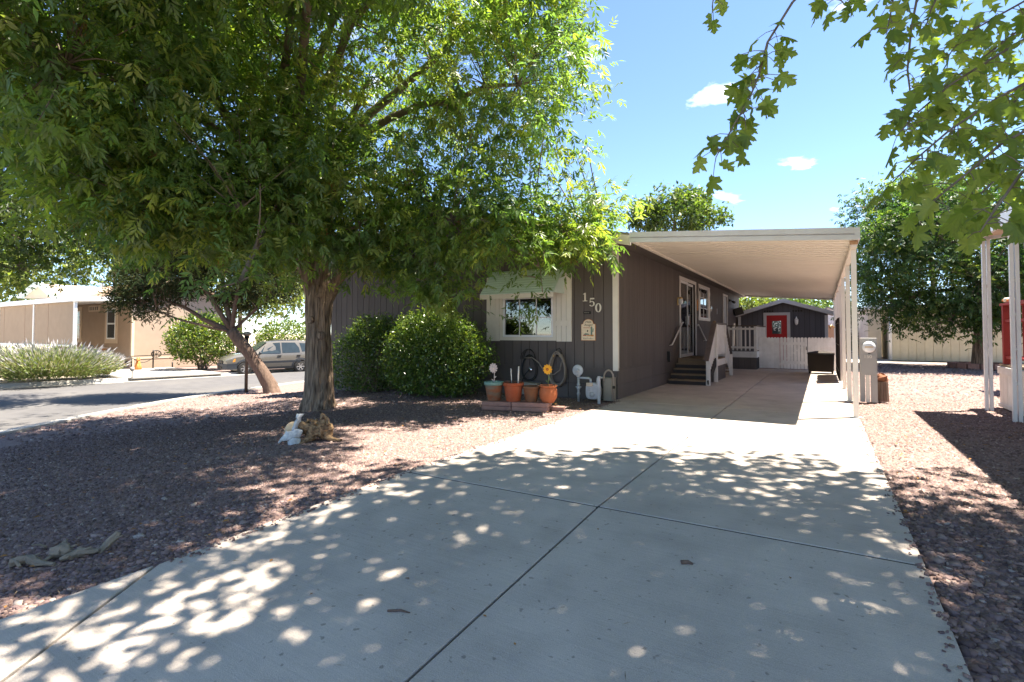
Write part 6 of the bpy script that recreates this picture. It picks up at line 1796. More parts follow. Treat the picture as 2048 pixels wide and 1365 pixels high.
# ================================================================== second shade tree beyond the left edge
ST_ = Vector((-17.6, 1.2, -.5)); ST_.z = -.56
lt = thing('street_tree', 'dark small-leaved tree reaching in from the left edge over the street', 'tree', ST_)
lobL = [(at(70, 420, 13.5), (2.0, 1.9, 1.5)), (at(-120, 260, 13), (3.6, 3.4, 2.6)), (at(150, 470, 14), (1.1, 1.1, .7)), (at(40, 540, 14), (.9, .9, .5)), (at(160, 250, 14.5), (2.4, 2.2, 1.8)), (at(-60, 480, 12.5), (1.2, 1.2, .9))]
b = MB(); top = Vector((-17.2, 1.6, 2.6))
bark_trunk(b, bez(ST_, ST_ + Vector((.1, 0, 1.4)), top, 12), [.30 - .009 * i for i in range(13)], 24, .05, 4); b.build('trunk', M['bark'], lt)
b = MB(); anc = limb_net(b, top, lobL, .11, .025, 12)
CL, OL, _ = sample_lobes(lobL, 640, .3, rng); branchlets(b, anc, CL, .014, .004, 13); b.build('limbs', M['twig_bark'], lt)['kind'] = 'stuff'
o_ = compound_leaves(CL, OL, 20, .30, .11, 5, .11, [(.05, .08, .022), (.07, .105, .025), (.12, .15, .035)], [4, 3, 1], droop=.35, wid=.45)
foliage('crown', [o_], T_LANCE, 'ash_leaf', lt)

# ================================================================== leaning juniper
JU = gnd(546, 785)
ju = thing('juniper_tree', 'dark juniper with leaning forked trunk at the yard edge', 'tree', JU)
jt = (JU - Vector((0, 0, EYE))).dot(Vector((FWD[0], FWD[1], 0)))
jl = [(at(330, 555, jt * 1.0), (1.6, 1.1, .72)), (at(430, 490, jt * 1.02), (1.7, 1.3, .9)), (at(535, 560, jt * 1.03), (.95, .9, .75)), (at(255, 590, jt * .97), (.55, .5, .36)), (at(480, 600, jt * 1.05), (.7, .7, .35)), (at(350, 470, jt * 1.05), (1.2, 1.1, .8)), (at(560, 510, jt * 1.05), (.9, .8, .8)), (at(300, 620, jt * .98), (.45, .4, .2))]
b = MB()
tr = [JU + Vector((.02, 0, -.2)), at(540, 772, jt), at(525, 745, jt), at(500, 708, jt), at(478, 682, jt), at(462, 662, jt)]
bark_trunk(b, *dense(tr, [.25, .205, .175, .165, .16, .15], 3), n=24, ridge=.07, seed=8)
b.build('trunk', M['juniper_bark'], ju)
b = MB(); jroot = at(464, 664, jt)
anc = []
for (pts, r_) in (([jroot, at(410, 640, jt), at(370, 615, jt), at(300, 590, jt)], .085), ([jroot, at(430, 610, jt), at(400, 560, jt), at(340, 520, jt)], .08), ([jroot, at(470, 610, jt), at(480, 560, jt), at(520, 520, jt)], .07), ([jroot, at(450, 590, jt * 1.02), at(440, 520, jt * 1.02), at(430, 470, jt * 1.02)], .08), ([jroot, at(500, 630, jt * 1.02), at(540, 590, jt * 1.03), at(560, 550, jt * 1.03)], .05), ([jroot, at(420, 655, jt * .98), at(360, 640, jt * .97), at(290, 612, jt * .97)], .05)):
    P_ = [p.copy() for p in pts]; q, r2 = dense(P_, [r_, r_ * .8, r_ * .55, r_ * .25], 3); b.tube(q, r2, 7); anc += q[2:]
CJ, OJ, _ = sample_lobes(jl, 1500, .3, rng); branchlets(b, anc, CJ[::2], .016, .004, 15); b.build('limbs', M['juniper_bark'], ju)['kind'] = 'stuff'
n = 37; P_ = np.repeat(CJ, n, 0) + rng.normal(0, .12, (len(CJ) * n, 3)); D_ = nrm(np.repeat(OJ, n, 0) * .8 + rng.normal(0, .6, P_.shape)); L_ = rng.uniform(.08, .16, len(P_))
foliage('crown', [(P_, D_, rng.normal(0, 1, P_.shape), L_, L_ * .22, palette(len(P_), [(.030, .046, .020), (.045, .062, .024), (.075, .06, .026), (.09, .095, .03)], [4, 4, 1.2, 1]))], T_LANCE, 'needle_leaf', ju)

# ================================================================== glossy shrubs before the front wall
def shrub(name, label, lobes, n, size, cols, wts, stems, matn='glossy_leaf', inner=.72, group=None, wid=.52, spray=0):
    c0 = Vector(lobes[0][0]); base = Vector((c0.x, c0.y, ground_z(c0.x, c0.y) - .03))
    t = thing(name, label, 'shrub', base, group)
    P_, d, idx = sample_lobes(lobes, n, inner, rng)
    P_ = P_ + d * rng.normal(0, .045 * size / .062, (n, 1)) + rng.normal(0, .02, P_.shape)
    P_ = P_[P_[:, 2] > base.z + .03]; n = len(P_)
    # sprigs: pull the leaves into little bunches
    D_ = nrm(rng.normal(0, .6, (n, 3)) + d[:n] * .5 + np.array([0, 0, .25])); N_ = nrm(rng.normal(0, .45, (n, 3)) + d[:n] * .6 + np.array([0, 0, .7]))
    L_ = size * rng.uniform(.65, 1.2, n)
    parts = [(P_, D_, N_, L_, L_ * wid, palette(n, cols, wts, .25))]
    if spray:
        tips = P_[rng.choice(n, spray)]; tips = tips[tips[:, 2] > np.percentile(P_[:, 2], 60)]
        for k in range(7):
            q = tips + np.array([0, 0, .025 * k]) + rng.normal(0, .012, tips.shape); m = len(q)
            parts.append((q, nrm(rng.normal(0, .8, (m, 3)) + np.array([0, 0, .5])), nrm(rng.normal(0, .4, (m, 3)) + np.array([0, 0, 1])), np.full(m, size * .9), np.full(m, size * .45), palette(m, [cols[-1], cols[1]], [2, 1])))
    foliage('foliage', parts, T_OVAL, matn, t)
    b = MB(); rr = random.Random(len(label))
    for k in range(stems):
        l = lobes[rr.randrange(len(lobes))]; tip = Vector(l[0]) + Vector([rr.uniform(-.75, .75) * l[1][i] for i in range(3)])
        s0 = base + Vector((rr.uniform(-.25, .25), rr.uniform(-.15, .15), 0)); b.tube(bez(s0, (s0 + tip) / 2 + Vector((0, 0, .2)), tip, 5), [.022, .02, .016, .012, .008, .004], 5, cap=False)
    b.build('stems', M['twig_bark'], t)['kind'] = 'stuff'
    return t
SHC = [(.055, .10, .024), (.085, .145, .03), (.13, .195, .042), (.20, .25, .055)]
shrub('glossy_shrub', 'large rounded bright green shrub just left of the front window', [((-6.95, 8.35, .78), (1.18, .72, .92)), ((-7.5, 8.4, .72), (.66, .6, .72)), ((-6.3, 8.35, .75), (.68, .62, .78)), ((-6.85, 8.3, 1.36), (.62, .45, .40)), ((-6.35, 8.25, 1.15), (.5, .45, .42)), ((-7.35, 8.35, 1.15), (.45, .42, .36)), ((-6.8, 8.2, .35), (1.0, .55, .4)), ((-5.72, 8.45, .75), (.26, .3, .30)), ((-6.6, 8.05, .7), (.5, .4, .5)), ((-7.1, 8.0, .9), (.35, .3, .35))], 21000, .062, SHC, [4, 4, 2.5, 1.0], 40, inner=.74, spray=900)
shrub('glossy_shrub', 'smaller darker shrub between the big trunk and the bright rounded shrub', [((-9.1, 8.7, .62), (.80, .55, .92)), ((-8.6, 8.75, .75), (.55, .45, .72)), ((-9.6, 8.6, .5), (.55, .5, .75)), ((-9.0, 8.55, 1.2), (.5, .38, .4)), ((-8.5, 8.6, 1.4), (.28, .25, .28))], 11000, .062, SHC, [4, 3, 1.5, .6], 26, inner=.74, spray=500)
fbb = gx2(405, 739); 
FBC = [(.05, .09, .015), (.09, .14, .02), (.16, .20, .03), (.22, .25, .04)]
shrub('round_shrub', 'rounded bright green shrub across the street left of the car', [((fbb.x, fbb.y, .95), (1.35, 1.55, 1.15)), ((fbb.x, fbb.y - .8, .85), (.9, .8, .85)), ((fbb.x, fbb.y + .8, .95), (.9, .8, .9)), ((fbb.x, fbb.y, 1.5), (.9, 1.0, .7))], 9500, .13, FBC, [3, 4, 3, 1.5], 22, inner=.7)
q_ = at(572, 655, 31)
shrub('round_shrub', 'bright green shrub showing behind the parked car by the trunk', [((q_.x, q_.y, .7), (1.3, 1.6, 1.35)), ((q_.x, q_.y - 1.0, .5), (1, 1, 1))], 5000, .15, FBC, [3, 4, 3, 1.5], 12, inner=.65)
q_ = at(1765, 655, 33)
shrub('round_shrub', 'small yellow green shrub behind the meter pedestal', [((q_.x, q_.y, 1.0), (.75, .75, .8)), ((q_.x + .4, q_.y, .6), (.7, .6, .6))], 2600, .12, [(.10, .15, .02), (.18, .22, .03), (.26, .28, .04)], [2, 3, 2], 8, inner=.6)
# lavender-like sage mounds across the street
for i, (u, v, sz, lab) in enumerate(((40, 764, 1.0, 'pale green sage mound with lilac tips at the left edge'), (120, 764, 1.05, 'pale green sage mound with lilac tips, middle one by the street'), (185, 757, .72, 'smallest sage mound with lilac tips, nearest the pale path'))):
    c_ = gx2(u, v, -.53); c_.x -= .7
    t = thing('sage_plant', lab, 'shrub', c_, 'sage mounds across the street')
    n = int(2600 * sz); a = rng.uniform(0, 6.283, n); rr0 = np.sqrt(rng.uniform(0, 1, n)) * .8 * sz
    base = np.stack([c_.x + rr0 * np.cos(a), c_.y + 1.1 * rr0 * np.sin(a), np.full(n, c_.z)], 1)
    D_ = nrm(np.stack([np.cos(a) * rr0 * 1.2, np.sin(a) * rr0 * 1.2, np.full(n, .75)], 1) + rng.normal(0, .16, (n, 3)))
    ln_ = rng.uniform(.9, 1.55, n) * sz
    parts = []
    for k in range(5):
        P_ = base + D_ * (ln_ * (.25 + .14 * k))[:, None] + rng.normal(0, .03, (n, 3))
        parts.append((P_, nrm(D_ + rng.normal(0, .4, D_.shape)), rng.normal(0, 1, D_.shape), np.full(n, .16), np.full(n, .035), palette(n, [(.16, .20, .07), (.22, .26, .09), (.28, .24, .14)], [3, 3, 1.4])))
    P_ = base + D_ * (ln_ * .88)[:, None]; sel = rng.uniform(0, 1, n) < .45
    parts.append((P_[sel], D_[sel], rng.normal(0, 1, D_[sel].shape), np.full(sel.sum(), .26), np.full(sel.sum(), .035), palette(int(sel.sum()), [(.36, .34, .38), (.42, .39, .40)], [1, 1])))
    foliage('foliage', parts, T_LANCE, 'needle_leaf', t)

# ================================================================== neighbouring tree at right
nt_ = thing('neighbour_tree', 'dense round green tree with low skirts standing in a block ring', 'tree', NT)
nl = [((4.6, 25.0, 4.2), (4.0, 3.6, 2.7)), (at(1760, 500, 19.5), (1.5, 1.5, 1.5)), (at(1800, 610, 19.5), (1.35, 1.3, .85)), (at(1900, 640, 18.5), (1.5, 1.3, .65)), ((6.6, 24.6, 3.0), (2.6, 2.6, 1.8)), ((4.0, 25.0, 5.8), (2.4, 2.4, 1.6)), (at(1870, 460, 18), (1.6, 1.4, 1.3)), (at(1745, 420, 20), (.9, .9, .8)), (at(1960, 560, 17.5), (1.5, 1.4, 1.1))]
b = MB(); bark_trunk(b, bez(NT - Vector((0, 0, .1)), NT + Vector((.05, 0, 1.4)), NT + Vector((.2, 0, 3.0)), 10), [.27 - .008 * i for i in range(11)], 20, .05, 9); b.build('trunk', M['bark'], nt_)
b = MB(); anc = limb_net(b, NT + Vector((.2, 0, 2.8)), nl, .12, .03, 22); CN, ON, _ = sample_lobes(nl, 1100, .45, rng); branchlets(b, anc, CN[::3], .02, .006, 23); b.build('limbs', M['twig_bark'], nt_)['kind'] = 'stuff'
o_ = compound_leaves(CN, ON, 17, .26, .15, 5, .13, [(.035, .075, .028), (.05, .10, .030), (.085, .14, .035), (.15, .19, .045)], [4, 4, 2, .8], droop=.3, wid=.36)
foliage('crown', [o_], T_LANCE, 'far_leaf', nt_)

# ================================================================== far trees
def far_tree(name, label, c, r, n, size, cols, wts, extra=(), trunk=True):
    base = Vector((c.x, c.y, ground_z(c.x, c.y))); t = thing(name, label, 'tree', base, 'trees beyond the houses')
    lobes = [(c, r)] + list(extra)
    per = 26; P_, cc, d = clumped(lobes, max(1, n // per), per, max(r) * .10, .35)
    P_ = P_[P_[:, 2] > base.z + .3]
    foliage('crown', [scatter_leaves(P_, size, .5, cols, wts)], T_LANCE, 'far_leaf', t)
    if trunk:
        b = MB(); b.tube(bez(base, base + Vector((.2, 0, c.z * .5)), c, 6), [.25, .23, .2, .17, .14, .1, .06], 8)
        limb_net(b, base + (c - base) * .7, [(c + Vector((r[0] * .6 * math.cos(k), r[1] * .6 * math.sin(k), r[2] * .4)), r) for k in range(0, 6, 1)], .08, .02, 31)
        b.build('trunk', M['twig_bark'], t)
    return t
GREEN = [(.04, .075, .022), (.06, .10, .025), (.10, .15, .035), (.16, .20, .05)]
PALE = [(.09, .13, .04), (.14, .18, .05), (.20, .23, .07)]
c_ = at(1350, 430, 38); far_tree('elm_tree', 'feathery green tree rising behind the carport roof', c_, (2.6, 2.6, 1.9), 6500, .34, GREEN, [2, 3, 3, 1], [(at(1290, 435, 38), (1.5, 1.4, 1.2)), (at(1385, 400, 38), (1.0, 1.0, 1.0)), (at(1425, 435, 38), (1.2, 1.2, .9))])
c_ = at(40, 520, 46); far_tree('broadleaf_tree', 'pale green tree behind the left end of the tan house', c_, (6, 5, 4), 7000, .5, PALE, [2, 2, 2], [(at(-60, 560, 44), (5, 4, 4))])
c_ = at(230, 480, 52); far_tree('broadleaf_tree', 'pale tall tree behind the right part of the tan roof', c_, (5, 5, 4.5), 7000, .5, PALE, [2, 2, 2], [(at(330, 520, 50), (4, 4, 4))])
c_ = at(480, 560, 44); far_tree('broadleaf_tree', 'light green tree behind the juniper and parked car', c_, (5.5, 5, 3.6), 8000, .45, PALE, [1, 2, 2], [(at(560, 580, 40), (3.2, 3, 2.4)), (at(620, 540, 46), (3.5, 3, 3.2))])
c_ = at(700, 520, 60); far_tree('broadleaf_tree', 'green tree glimpsed between trunk and home roof', c_, (5, 5, 4), 5000, .55, GREEN, [2, 3, 3, 1])
c_ = at(1495, 606, 36); far_tree('broadleaf_tree', 'yellow green tree peeking over the shed left eave', c_, (2.0, 2.0, 1.2), 2600, .28, PALE, [1, 2, 2])
c_ = at(1600, 612, 70); far_tree('broadleaf_tree', 'distant green tree line above the shed right eave', c_, (6, 5, 1.7), 3000, .55, GREEN, [2, 3, 3, 1], trunk=False)
c_ = at(1860, 420, 46); far_tree('broadleaf_tree', 'tall lighter tree behind the neighbouring round tree', c_, (5.5, 5, 4.0), 6500, .45, GREEN, [1, 3, 3, 2], [(at(1990, 480, 44), (5, 4, 4))])
# conifers: tiers of drooping needle boughs
def conifer(name, label, base, h, r, tiers, col_, seed):
    t = thing(name, label, 'tree', base, 'trees beyond the houses'); rr = np.random.default_rng(seed)
    ps, ds = [], []
    for k in range(tiers):
        f = k / tiers; z = base.z + h * (.12 + .88 * f); rad_ = r * (1 - f) ** .8 + .1
        nb = max(5, int(11 * (1 - f) + 4))
        for j in range(nb):
            a = rr.uniform(0, 6.283); m = 60; s = rr.uniform(.15, 1, m) * rad_
            P_ = np.stack([base.x + s * np.cos(a), base.y + s * np.sin(a), z - .18 * s + 0 * s], 1) + rr.normal(0, .05 + .03 * rad_, (m, 3)); ps.append(P_)
            ds.append(nrm(np.stack([np.full(m, math.cos(a)), np.full(m, math.sin(a)), np.full(m, -.2)], 1) + rr.normal(0, .6, (m, 3))))
    P_ = np.concatenate(ps); D_ = np.concatenate(ds); L_ = rr.uniform(.5, 1.0, len(P_)) * (.10 + .045 * r)
    foliage('crown', [(P_, D_, rr.normal(0, 1, P_.shape), L_, L_ * .25, palette(len(P_), col_, [3, 2, 1], .2, rr))], T_LANCE, 'needle_leaf', t)
    b = MB(); b.tube([base, base + Vector((0, 0, h))], [.16 + .02 * h, .03], 8); b.build('trunk', M['twig_bark'], t)
DK = [(.022, .042, .026), (.035, .06, .032), (.06, .085, .04)]
p_ = at(150, 600, 50); conifer('cedar_tree', 'dark layered conifer above the tan house roof', Vector((p_.x, p_.y, -.6)), 9.5, 4.0, 16, DK, 3)
p_ = at(205, 600, 56); conifer('cedar_tree', 'second dark conifer right of the layered one above the tan roof', Vector((p_.x, p_.y, -.6)), 8.0, 3.2, 14, DK, 4)
p_ = at(1690, 640, 31); conifer('juniper_shrub', 'slim dark conifer seen between the far carport posts', Vector((p_.x, p_.y, 0)), 4.0, 1.1, 14, DK, 5)
p_ = at(1748, 640, 34); conifer('juniper_shrub', 'dark conifer right of the cream building', Vector((p_.x, p_.y, 0)), 4.2, 1.3, 14, DK, 6)

# ================================================================== maple over the drive
MT = Vector((4.9, 3.0, -.05))
mp_ = thing('maple_tree', 'maple with large lobed leaves hanging in from the upper right', 'tree', MT)
ml = [((2.9, 4.9, 6.7), (3.6, 2.9, 1.3), .75), ((.6, 5.2, 6.7), (2.0, 1.9, 1.1), 1.0), ((-.9, 3.6, 6.2), (1.9, 2.0, .9), .5), ((1.4, 2.7, 6.0), (2.6, 1.8, 1.3), 1.0), ((4.6, 3.4, 5.6), (2.6, 2.6, 1.8), 1.0), ((4.4, 5.9, 5.2), (1.6, 1.5, 1.4), 1.0), ((-2.4, 2.2, 6.2), (1.5, 1.5, .8), .35), ((3.2, 1.2, 5.4), (2.2, 1.6, 1.4), .8)]
b = MB(); mtop = Vector((4.7, 3.3, 3.2)); bark_trunk(b, bez(MT, MT + Vector((0, 0, 1.6)), mtop, 10), [.26 - .008 * i for i in range(11)], 24, .05, 17); b.build('trunk', M['bark'], mp_)
b = MB(); manc = limb_net(b, mtop, ml, .11, .02, 18)
CM, OM, _ = sample_lobes(ml, 1150, .15, rng)
# the underside of the crown rises away from the trunk
dpt = CM[:, 0] * FWD[0] + CM[:, 1] * FWD[1]
CM = CM[CM[:, 2] > 1.75 + .70 * np.maximum(dpt, 0)]
branchlets(b, manc, CM[::3], .012, .004, 19)
per = 39; P_ = np.repeat(CM, per, 0) + rng.normal(0, .20, (len(CM) * per, 3)); n = len(P_)
dpt = P_[:, 0] * FWD[0] + P_[:, 1] * FWD[1]; P_ = P_[P_[:, 2] > 1.6 + .69 * np.maximum(dpt, 0)]; n = len(P_)
D_ = nrm(rng.normal(0, .8, (n, 3)) + np.array([0, 0, -.5])); N_ = nrm(rng.normal(0, .5, (n, 3)) + np.array([0, 0, 1.0])); L_ = rng.uniform(.115, .18, n)
MPC = [(.16, .215, .052), (.19, .245, .06), (.24, .29, .085), (.135, .19, .06)]
vis, vd, _ = sample_lobes([(at(1985, 90, 4.3), (.62, .6, .75)), (at(1930, 245, 4.1), (.45, .45, .42)), (at(2050, 290, 3.7), (.5, .5, .5)), (at(1880, 330, 4.0), (.32, .3, .22)), (at(2010, 400, 3.6), (.28, .28, .2))], 430, .1, rng)
P_ = np.concatenate([P_, vis]); D_ = np.concatenate([D_, nrm(rng.normal(0, .6, vis.shape) + np.array([0, 0, -.8]))]); N_ = np.concatenate([N_, nrm(rng.normal(0, .5, vis.shape) + np.array([0, 0, 1.0]))]); L_ = np.concatenate([L_, rng.uniform(.08, .125, len(vis))]); n = len(P_)
foliage('crown', [(P_, D_, N_, L_, L_, palette(n, MPC, [3, 3, 2, 2]))], maple_template(True), 'maple_leaf', mp_)
# low sprays that hang into view: every leaf its own part
sprays = [  # polyline (u, v, depth) and how many leaves along it
    ([(1650, -60, 3.1), (1585, 5, 3.0), (1535, 85, 2.95), (1518, 150, 2.9), (1500, 195, 2.85), (1465, 255, 2.8), (1432, 315, 2.8)], 46, .25),
    ([(1440, -60, 3.2), (1428, -10, 3.1), (1424, 15, 3.1)], 5, .3), ([(1660, -60, 3.3), (1672, -10, 3.2), (1690, 10, 3.2)], 8, .3),
    ([(1845, -60, 3.0), (1822, 60, 2.95), (1815, 140, 2.9), (1822, 200, 2.85), (1815, 260, 2.8)], 26, .1), ([(1790, -60, 3.0), (1785, 10, 3.0), (1772, 70, 2.9)], 13, .0), ([(1900, -60, 3.1), (1862, 20, 3.0), (1850, 60, 3.0)], 9, .0),
    ([(2080, 60, 3.0), (1980, 120, 2.9), (1900, 170, 2.85), (1830, 230, 2.8), (1795, 270, 2.75)], 26, .0), ([(2080, 150, 2.8), (1990, 200, 2.7), (1900, 260, 2.6), (1830, 320, 2.6), (1785, 365, 2.55)], 30, .0),
    ([(2090, 240, 2.5), (2000, 290, 2.45), (1930, 350, 2.4), (1870, 400, 2.4), (1830, 440, 2.4)], 24, .0), ([(2090, 300, 2.2), (2040, 350, 2.15), (1990, 420, 2.1), (1960, 465, 2.1)], 14, .0),
    ([(2090, -20, 3.3), (2000, 30, 3.2), (1930, 70, 3.15), (1890, 120, 3.1)], 22, .0), ([(2090, 20, 3.6), (2000, 90, 3.5), (1920, 150, 3.4), (1870, 190, 3.4)], 24, .0), ([(2090, 330, 2.7), (2010, 340, 2.7), (1950, 400, 2.65), (1925, 440, 2.6)], 13, .0), ([(2090, 120, 3.9), (2010, 230, 3.7), (1930, 300, 3.6), (1880, 330, 3.5)], 22, .0), ([(2090, 400, 2.3), (2060, 430, 2.3), (2030, 460, 2.3)], 6, .0)]
mts = []
for k in range(5):
    tv, tt = maple_template(False, .25 + .12 * k); tv = tv.copy(); tv[:, 2] += .05 * np.sin(tv[:, 0] * 5 + k) + (.10 * k - .2) * tv[:, 1] * tv[:, 0]
    me = bpy.data.meshes.new('leaf'); me.from_pydata([tuple(p) for p in tv], [], [tuple(int(i) for i in f) for f in tt]); me.materials.append(M['maple_leaf'])
    a_ = me.attributes.new('col', 'FLOAT_COLOR', 'POINT'); c_ = MPC[k % 4]
    for i in range(len(tv)):
        f = 1.0 + .15 * math.sin(i * 2.1); a_.data[i].color = (c_[0] * f, c_[1] * f, c_[2], 1)
    mts.append(me)
nl_ = 0; extra = []
rl = random.Random(5)
for (pl_, cnt, gap) in sprays:
    pts = [at(*q) for q in pl_]
    dn, rn = dense(pts, [.008 - .0055 * i / (len(pts) - 1) for i in range(len(pts))], 5)
    b.tube(dn, rn, 6)
    # join the spray to the nearest limb of the crown
    a0 = min(manc, key=lambda p: (p - dn[0]).length); b.tube(bez(a0, (a0 + dn[0]) / 2 + Vector((0, 0, .3)), dn[0], 6), [.014, .013, .012, .011, .010, .009, .008], 6, cap=False)
    for j in range(cnt):
        f = gap + (1 - gap) * (j + rl.random()) / cnt; i = min(len(dn) - 2, int(f * (len(dn) - 1))); p = dn[i].lerp(dn[i + 1], rl.random())
        sd = Vector((rl.gauss(0, 1), rl.gauss(0, 1), rl.gauss(-.45, .6))).normalized()
        pet = rl.uniform(.05, .13); q = p + sd * pet
        b.tube([p, (p + q) / 2 + Vector((0, 0, .01)), q], [.0025, .002, .0018], 4, cap=False)
        d_ = (sd * .7 + Vector((rl.gauss(0, .35), rl.gauss(0, .35), -.75))).normalized()
        nn = Vector((rl.gauss(0, .6), rl.gauss(0, .6), .8)); s_ = d_.cross(nn).normalized(); nn = s_.cross(d_)
        L0 = rl.uniform(.08, .128)
        o = link('leaf', mts[rl.randrange(5)], mp_)
        Mx = Matrix((( d_.x * L0, s_.x * L0, nn.x * L0, q.x - MT.x), (d_.y * L0, s_.y * L0, nn.y * L0, q.y - MT.y), (d_.z * L0, s_.z * L0, nn.z * L0, q.z - MT.z), (0, 0, 0, 1)))
        o.matrix_local = Mx; nl_ += 1
b.build('limbs', M['twig_bark'], mp_)['kind'] = 'stuff'

# ================================================================== gravel and litter
def in_drive(x, y, m=0.0):
    return (x > -3.29 + m - np.maximum(0, 3.55 - y) * .04) & (x < .475 - m) & (y < 20.4)
g2 = np.random.default_rng(77)
def stone_field(n, x0, x1, y0, y1, size, keepf):
    x = g2.uniform(x0, x1, n); y = g2.uniform(y0, y1, n); k = keepf(x, y)
    return np.stack([x[k], y[k]], 1), np.full(k.sum(), size)
kx_ = lambda y: np.interp(y, KY, KX)
house_f = lambda x, y: (y > 9.36) & (x < -3.25)
apron = lambda x, y: (y < 1.56) & (x > -3.36 - np.maximum(0, .9 - y) * .42 - (1.56 - np.clip(y, .9, 1.56)) * .1)
def okL(x, y): return (x < -3.29 - np.maximum(0, 3.55 - y) * .035) & (x > kx_(y) + .02) & ~house_f(x, y) & ~apron(x, y)
def okR(x, y): return (x > .475)
fields = []
r2 = lambda x, y: np.hypot(x, y)
fields.append(stone_field(80000, -8, -3.2, .1, 6.0, .021, lambda x, y: okL(x, y) & (r2(x, y) < 6)))
fields.append(stone_field(84000, -11.5, -3.2, 1.0, 9.4, .0225, lambda x, y: okL(x, y) & (r2(x, y) >= 6) & (r2(x, y) < 11)))
fields.append(stone_field(16000, -16, -5.0, 3.0, 12, .04, lambda x, y: okL(x, y) & (r2(x, y) >= 11)))
fields.append(stone_field(26000, .4, 3.2, .8, 6.0, .0245, lambda x, y: okR(x, y)))
fields.append(stone_field(38000, .4, 4.2, 6.0, 13.0, .0225, lambda x, y: okR(x, y) & ~((x > 2.6) & (y < 12.05))))
fields.append(stone_field(12000, .4, 9.0, 13.0, 26.5, .045, lambda x, y: okR(x, y)))
ye = g2.uniform(.6, 9.3, 900); spill_l = np.stack([-3.27 - np.maximum(0, 3.55 - ye) * .037 + np.abs(g2.normal(0, .05, 900)), ye], 1)
yr = g2.uniform(1.0, 14, 500); spill_r = np.stack([.47 - np.abs(g2.normal(0, .035, 500)), yr], 1)
fields.append((np.concatenate([spill_l[ye > 1.6], spill_r]), np.full((ye > 1.6).sum() + 500, .015)))
n_spill = len(fields[-1][0])
XY = np.concatenate([f[0] for f in fields]); SZ_ = np.concatenate([f[1] for f in fields]) * g2.lognormal(0, .28, len(XY))
n = len(XY)
zz = np.array([yard_z(x, y) for x, y in XY]) - .03; zz[-n_spill:] += .033
# near stones are eight-cornered chips, farther ones ridged chips; their undersides lie in the bed
cube = np.array([(-1, -1, -1), (1, -1, -1), (1, 1, -1), (-1, 1, -1), (-1, -1, 1), (1, -1, 1), (1, 1, 1), (-1, 1, 1)], float) * .5
ridge = np.array([(-1, -1, -1), (1, -1, -1), (1, 1, -1), (-1, 1, -1), (-.55, -.1, 1), (.55, .15, .9)], float) * .5
ctri = np.array([(4, 5, 6), (4, 6, 7), (0, 1, 5), (0, 5, 4), (1, 2, 6), (1, 6, 5), (2, 3, 7), (2, 7, 6), (3, 0, 4), (3, 4, 7)])
rtri = np.array([(0, 1, 5), (0, 5, 4), (1, 2, 5), (2, 3, 4), (2, 4, 5), (3, 0, 4)])
verts_ = cube[None] * (1 + g2.uniform(-.34, .34, (n, 8, 3)))
far_st = np.hypot(XY[:, 0], XY[:, 1]) > 4.6
vr_ = ridge[None] * (1 + g2.uniform(-.4, .4, (n, 6, 3))) * np.array([1, 1, 1.35]); verts_[far_st, :6] = vr_[far_st]; verts_[far_st, 6:] = 0
verts_ *= (SZ_[:, None, None] * np.stack([np.ones(n), g2.uniform(.6, .95, n), g2.uniform(.32, .6, n)], 1)[:, None, :])
# random rotation: tilt then spin
ax = g2.uniform(-.35, .35, n); ay = g2.uniform(-.35, .35, n); az = g2.uniform(0, 6.283, n)
def rotm(ax, ay, az):
    cx_, sx_ = np.cos(ax), np.sin(ax); cy_, sy_ = np.cos(ay), np.sin(ay); cz_, sz_ = np.cos(az), np.sin(az)
    R_ = np.empty((len(ax), 3, 3))
    R_[:, 0, 0] = cz_ * cy_; R_[:, 0, 1] = cz_ * sy_ * sx_ - sz_ * cx_; R_[:, 0, 2] = cz_ * sy_ * cx_ + sz_ * sx_
    R_[:, 1, 0] = sz_ * cy_; R_[:, 1, 1] = sz_ * sy_ * sx_ + cz_ * cx_; R_[:, 1, 2] = sz_ * sy_ * cx_ - cz_ * sx_
    R_[:, 2, 0] = -sy_; R_[:, 2, 1] = cy_ * sx_; R_[:, 2, 2] = cy_ * cx_
    return R_
verts_ = np.einsum('nij,nkj->nki', rotm(ax, ay, az), verts_)
verts_ += np.concatenate([XY, (zz + SZ_ * g2.uniform(-.02, .16, n))[:, None]], 1)[:, None, :]
STC = [(.205, .132, .112), (.26, .175, .148), (.17, .115, .11), (.31, .225, .19), (.125, .085, .078), (.23, .16, .15), (.40, .33, .285)]
cs = palette(n, STC, [4, 4, 3, 2.2, 2, 3, .6], .2, g2)
va, vb = verts_[~far_st].reshape(-1, 3), verts_[far_st][:, :6].reshape(-1, 3); na, nb2 = (~far_st).sum(), far_st.sum()
tt_ = np.concatenate([(np.arange(na)[:, None, None] * 8 + ctri[None]).reshape(-1, 3), len(va) + (np.arange(nb2)[:, None, None] * 6 + rtri[None]).reshape(-1, 3)])
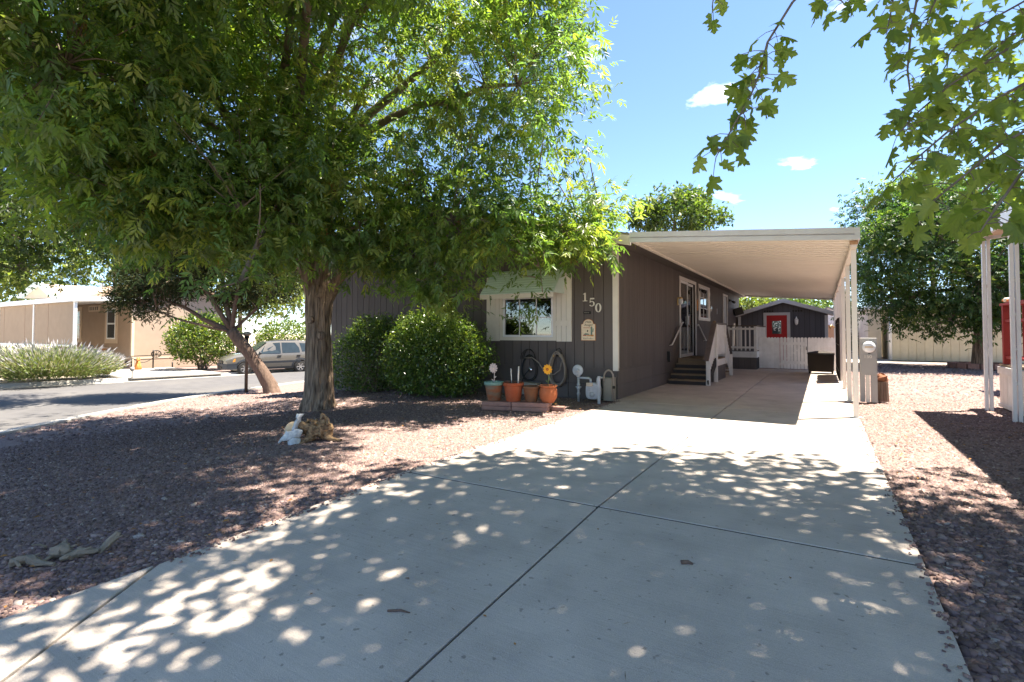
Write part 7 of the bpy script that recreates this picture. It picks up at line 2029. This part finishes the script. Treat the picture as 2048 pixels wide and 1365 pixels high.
gs = np_mesh('gravel', np.concatenate([va, vb]), tt_, M['stone'], None, np.concatenate([np.repeat(cs[~far_st], 8, 0), np.repeat(cs[far_st], 6, 0)]))
tag(gs, 'purple pink crushed stone covering the yard both sides of the drive', 'gravel', kind='stuff')
# dry leaves, straw and twigs on gravel and concrete
n = 5200; x = g2.uniform(-9, 3.5, n); y = g2.uniform(.4, 12, n)
on = in_drive(x, y); keep = ((~on) & (okL(x, y) | okR(x, y))) | (on & (g2.uniform(0, 1, n) < .26)); x, y, on = x[keep], y[keep], on[keep]; n = len(x)
z = np.where(on, np.array([dz(v) for v in y]) + .004, np.array([yard_z(a, c_) for a, c_ in zip(x, y)]) + .008)
a = g2.uniform(0, 6.283, n); strawm = g2.uniform(0, 1, n) < .86
D_ = np.stack([np.cos(a), np.sin(a), g2.uniform(-.02, .12, n)], 1); N_ = np.stack([g2.normal(0, .2, n), g2.normal(0, .2, n), np.ones(n)], 1)
L_ = np.where(strawm, g2.uniform(.025, .085, n), g2.uniform(.03, .06, n)) * np.where(on, .62, 1); Wd = np.where(strawm, .0035, L_ * .5)
cs = np.where(strawm[:, None], np.array([[.30, .22, .13]]) * g2.uniform(.4, 1.2, (n, 1)), np.array([[.36, .17, .05]]) * g2.uniform(.5, 1.2, (n, 1)))
V_, T_, K_ = leaf_arrays(np.stack([x, y, z], 1), D_, N_, L_, Wd, T_LANCE)
o = np_mesh('leaf_litter', V_, T_, M['litter'], None, np.repeat(cs, K_, 0))
tag(o, 'dry straw and small fallen leaves scattered over gravel and concrete', 'litter', kind='stuff')
for (u, v, du, dv, r_, lab) in ((775, 1226, 45, 2, .006, 'thin dark twig lying on the near drive slab'), (1362, 1128, 24, 3, .012, 'short dark bark chip on the right near slab')):
    p, q = gnd(u, v), gnd(u + du, v + dv); p.z = dz(p.y) + r_ * .6; q.z = dz(q.y) + r_ * .6
    b = MB(); b.tube([p, (p + q) / 2 + Vector((.004, .01, .004)), q], [r_, r_ * .9, r_ * .4], 6); tag(b.build('twig', M['juniper_bark']), lab, 'twig')
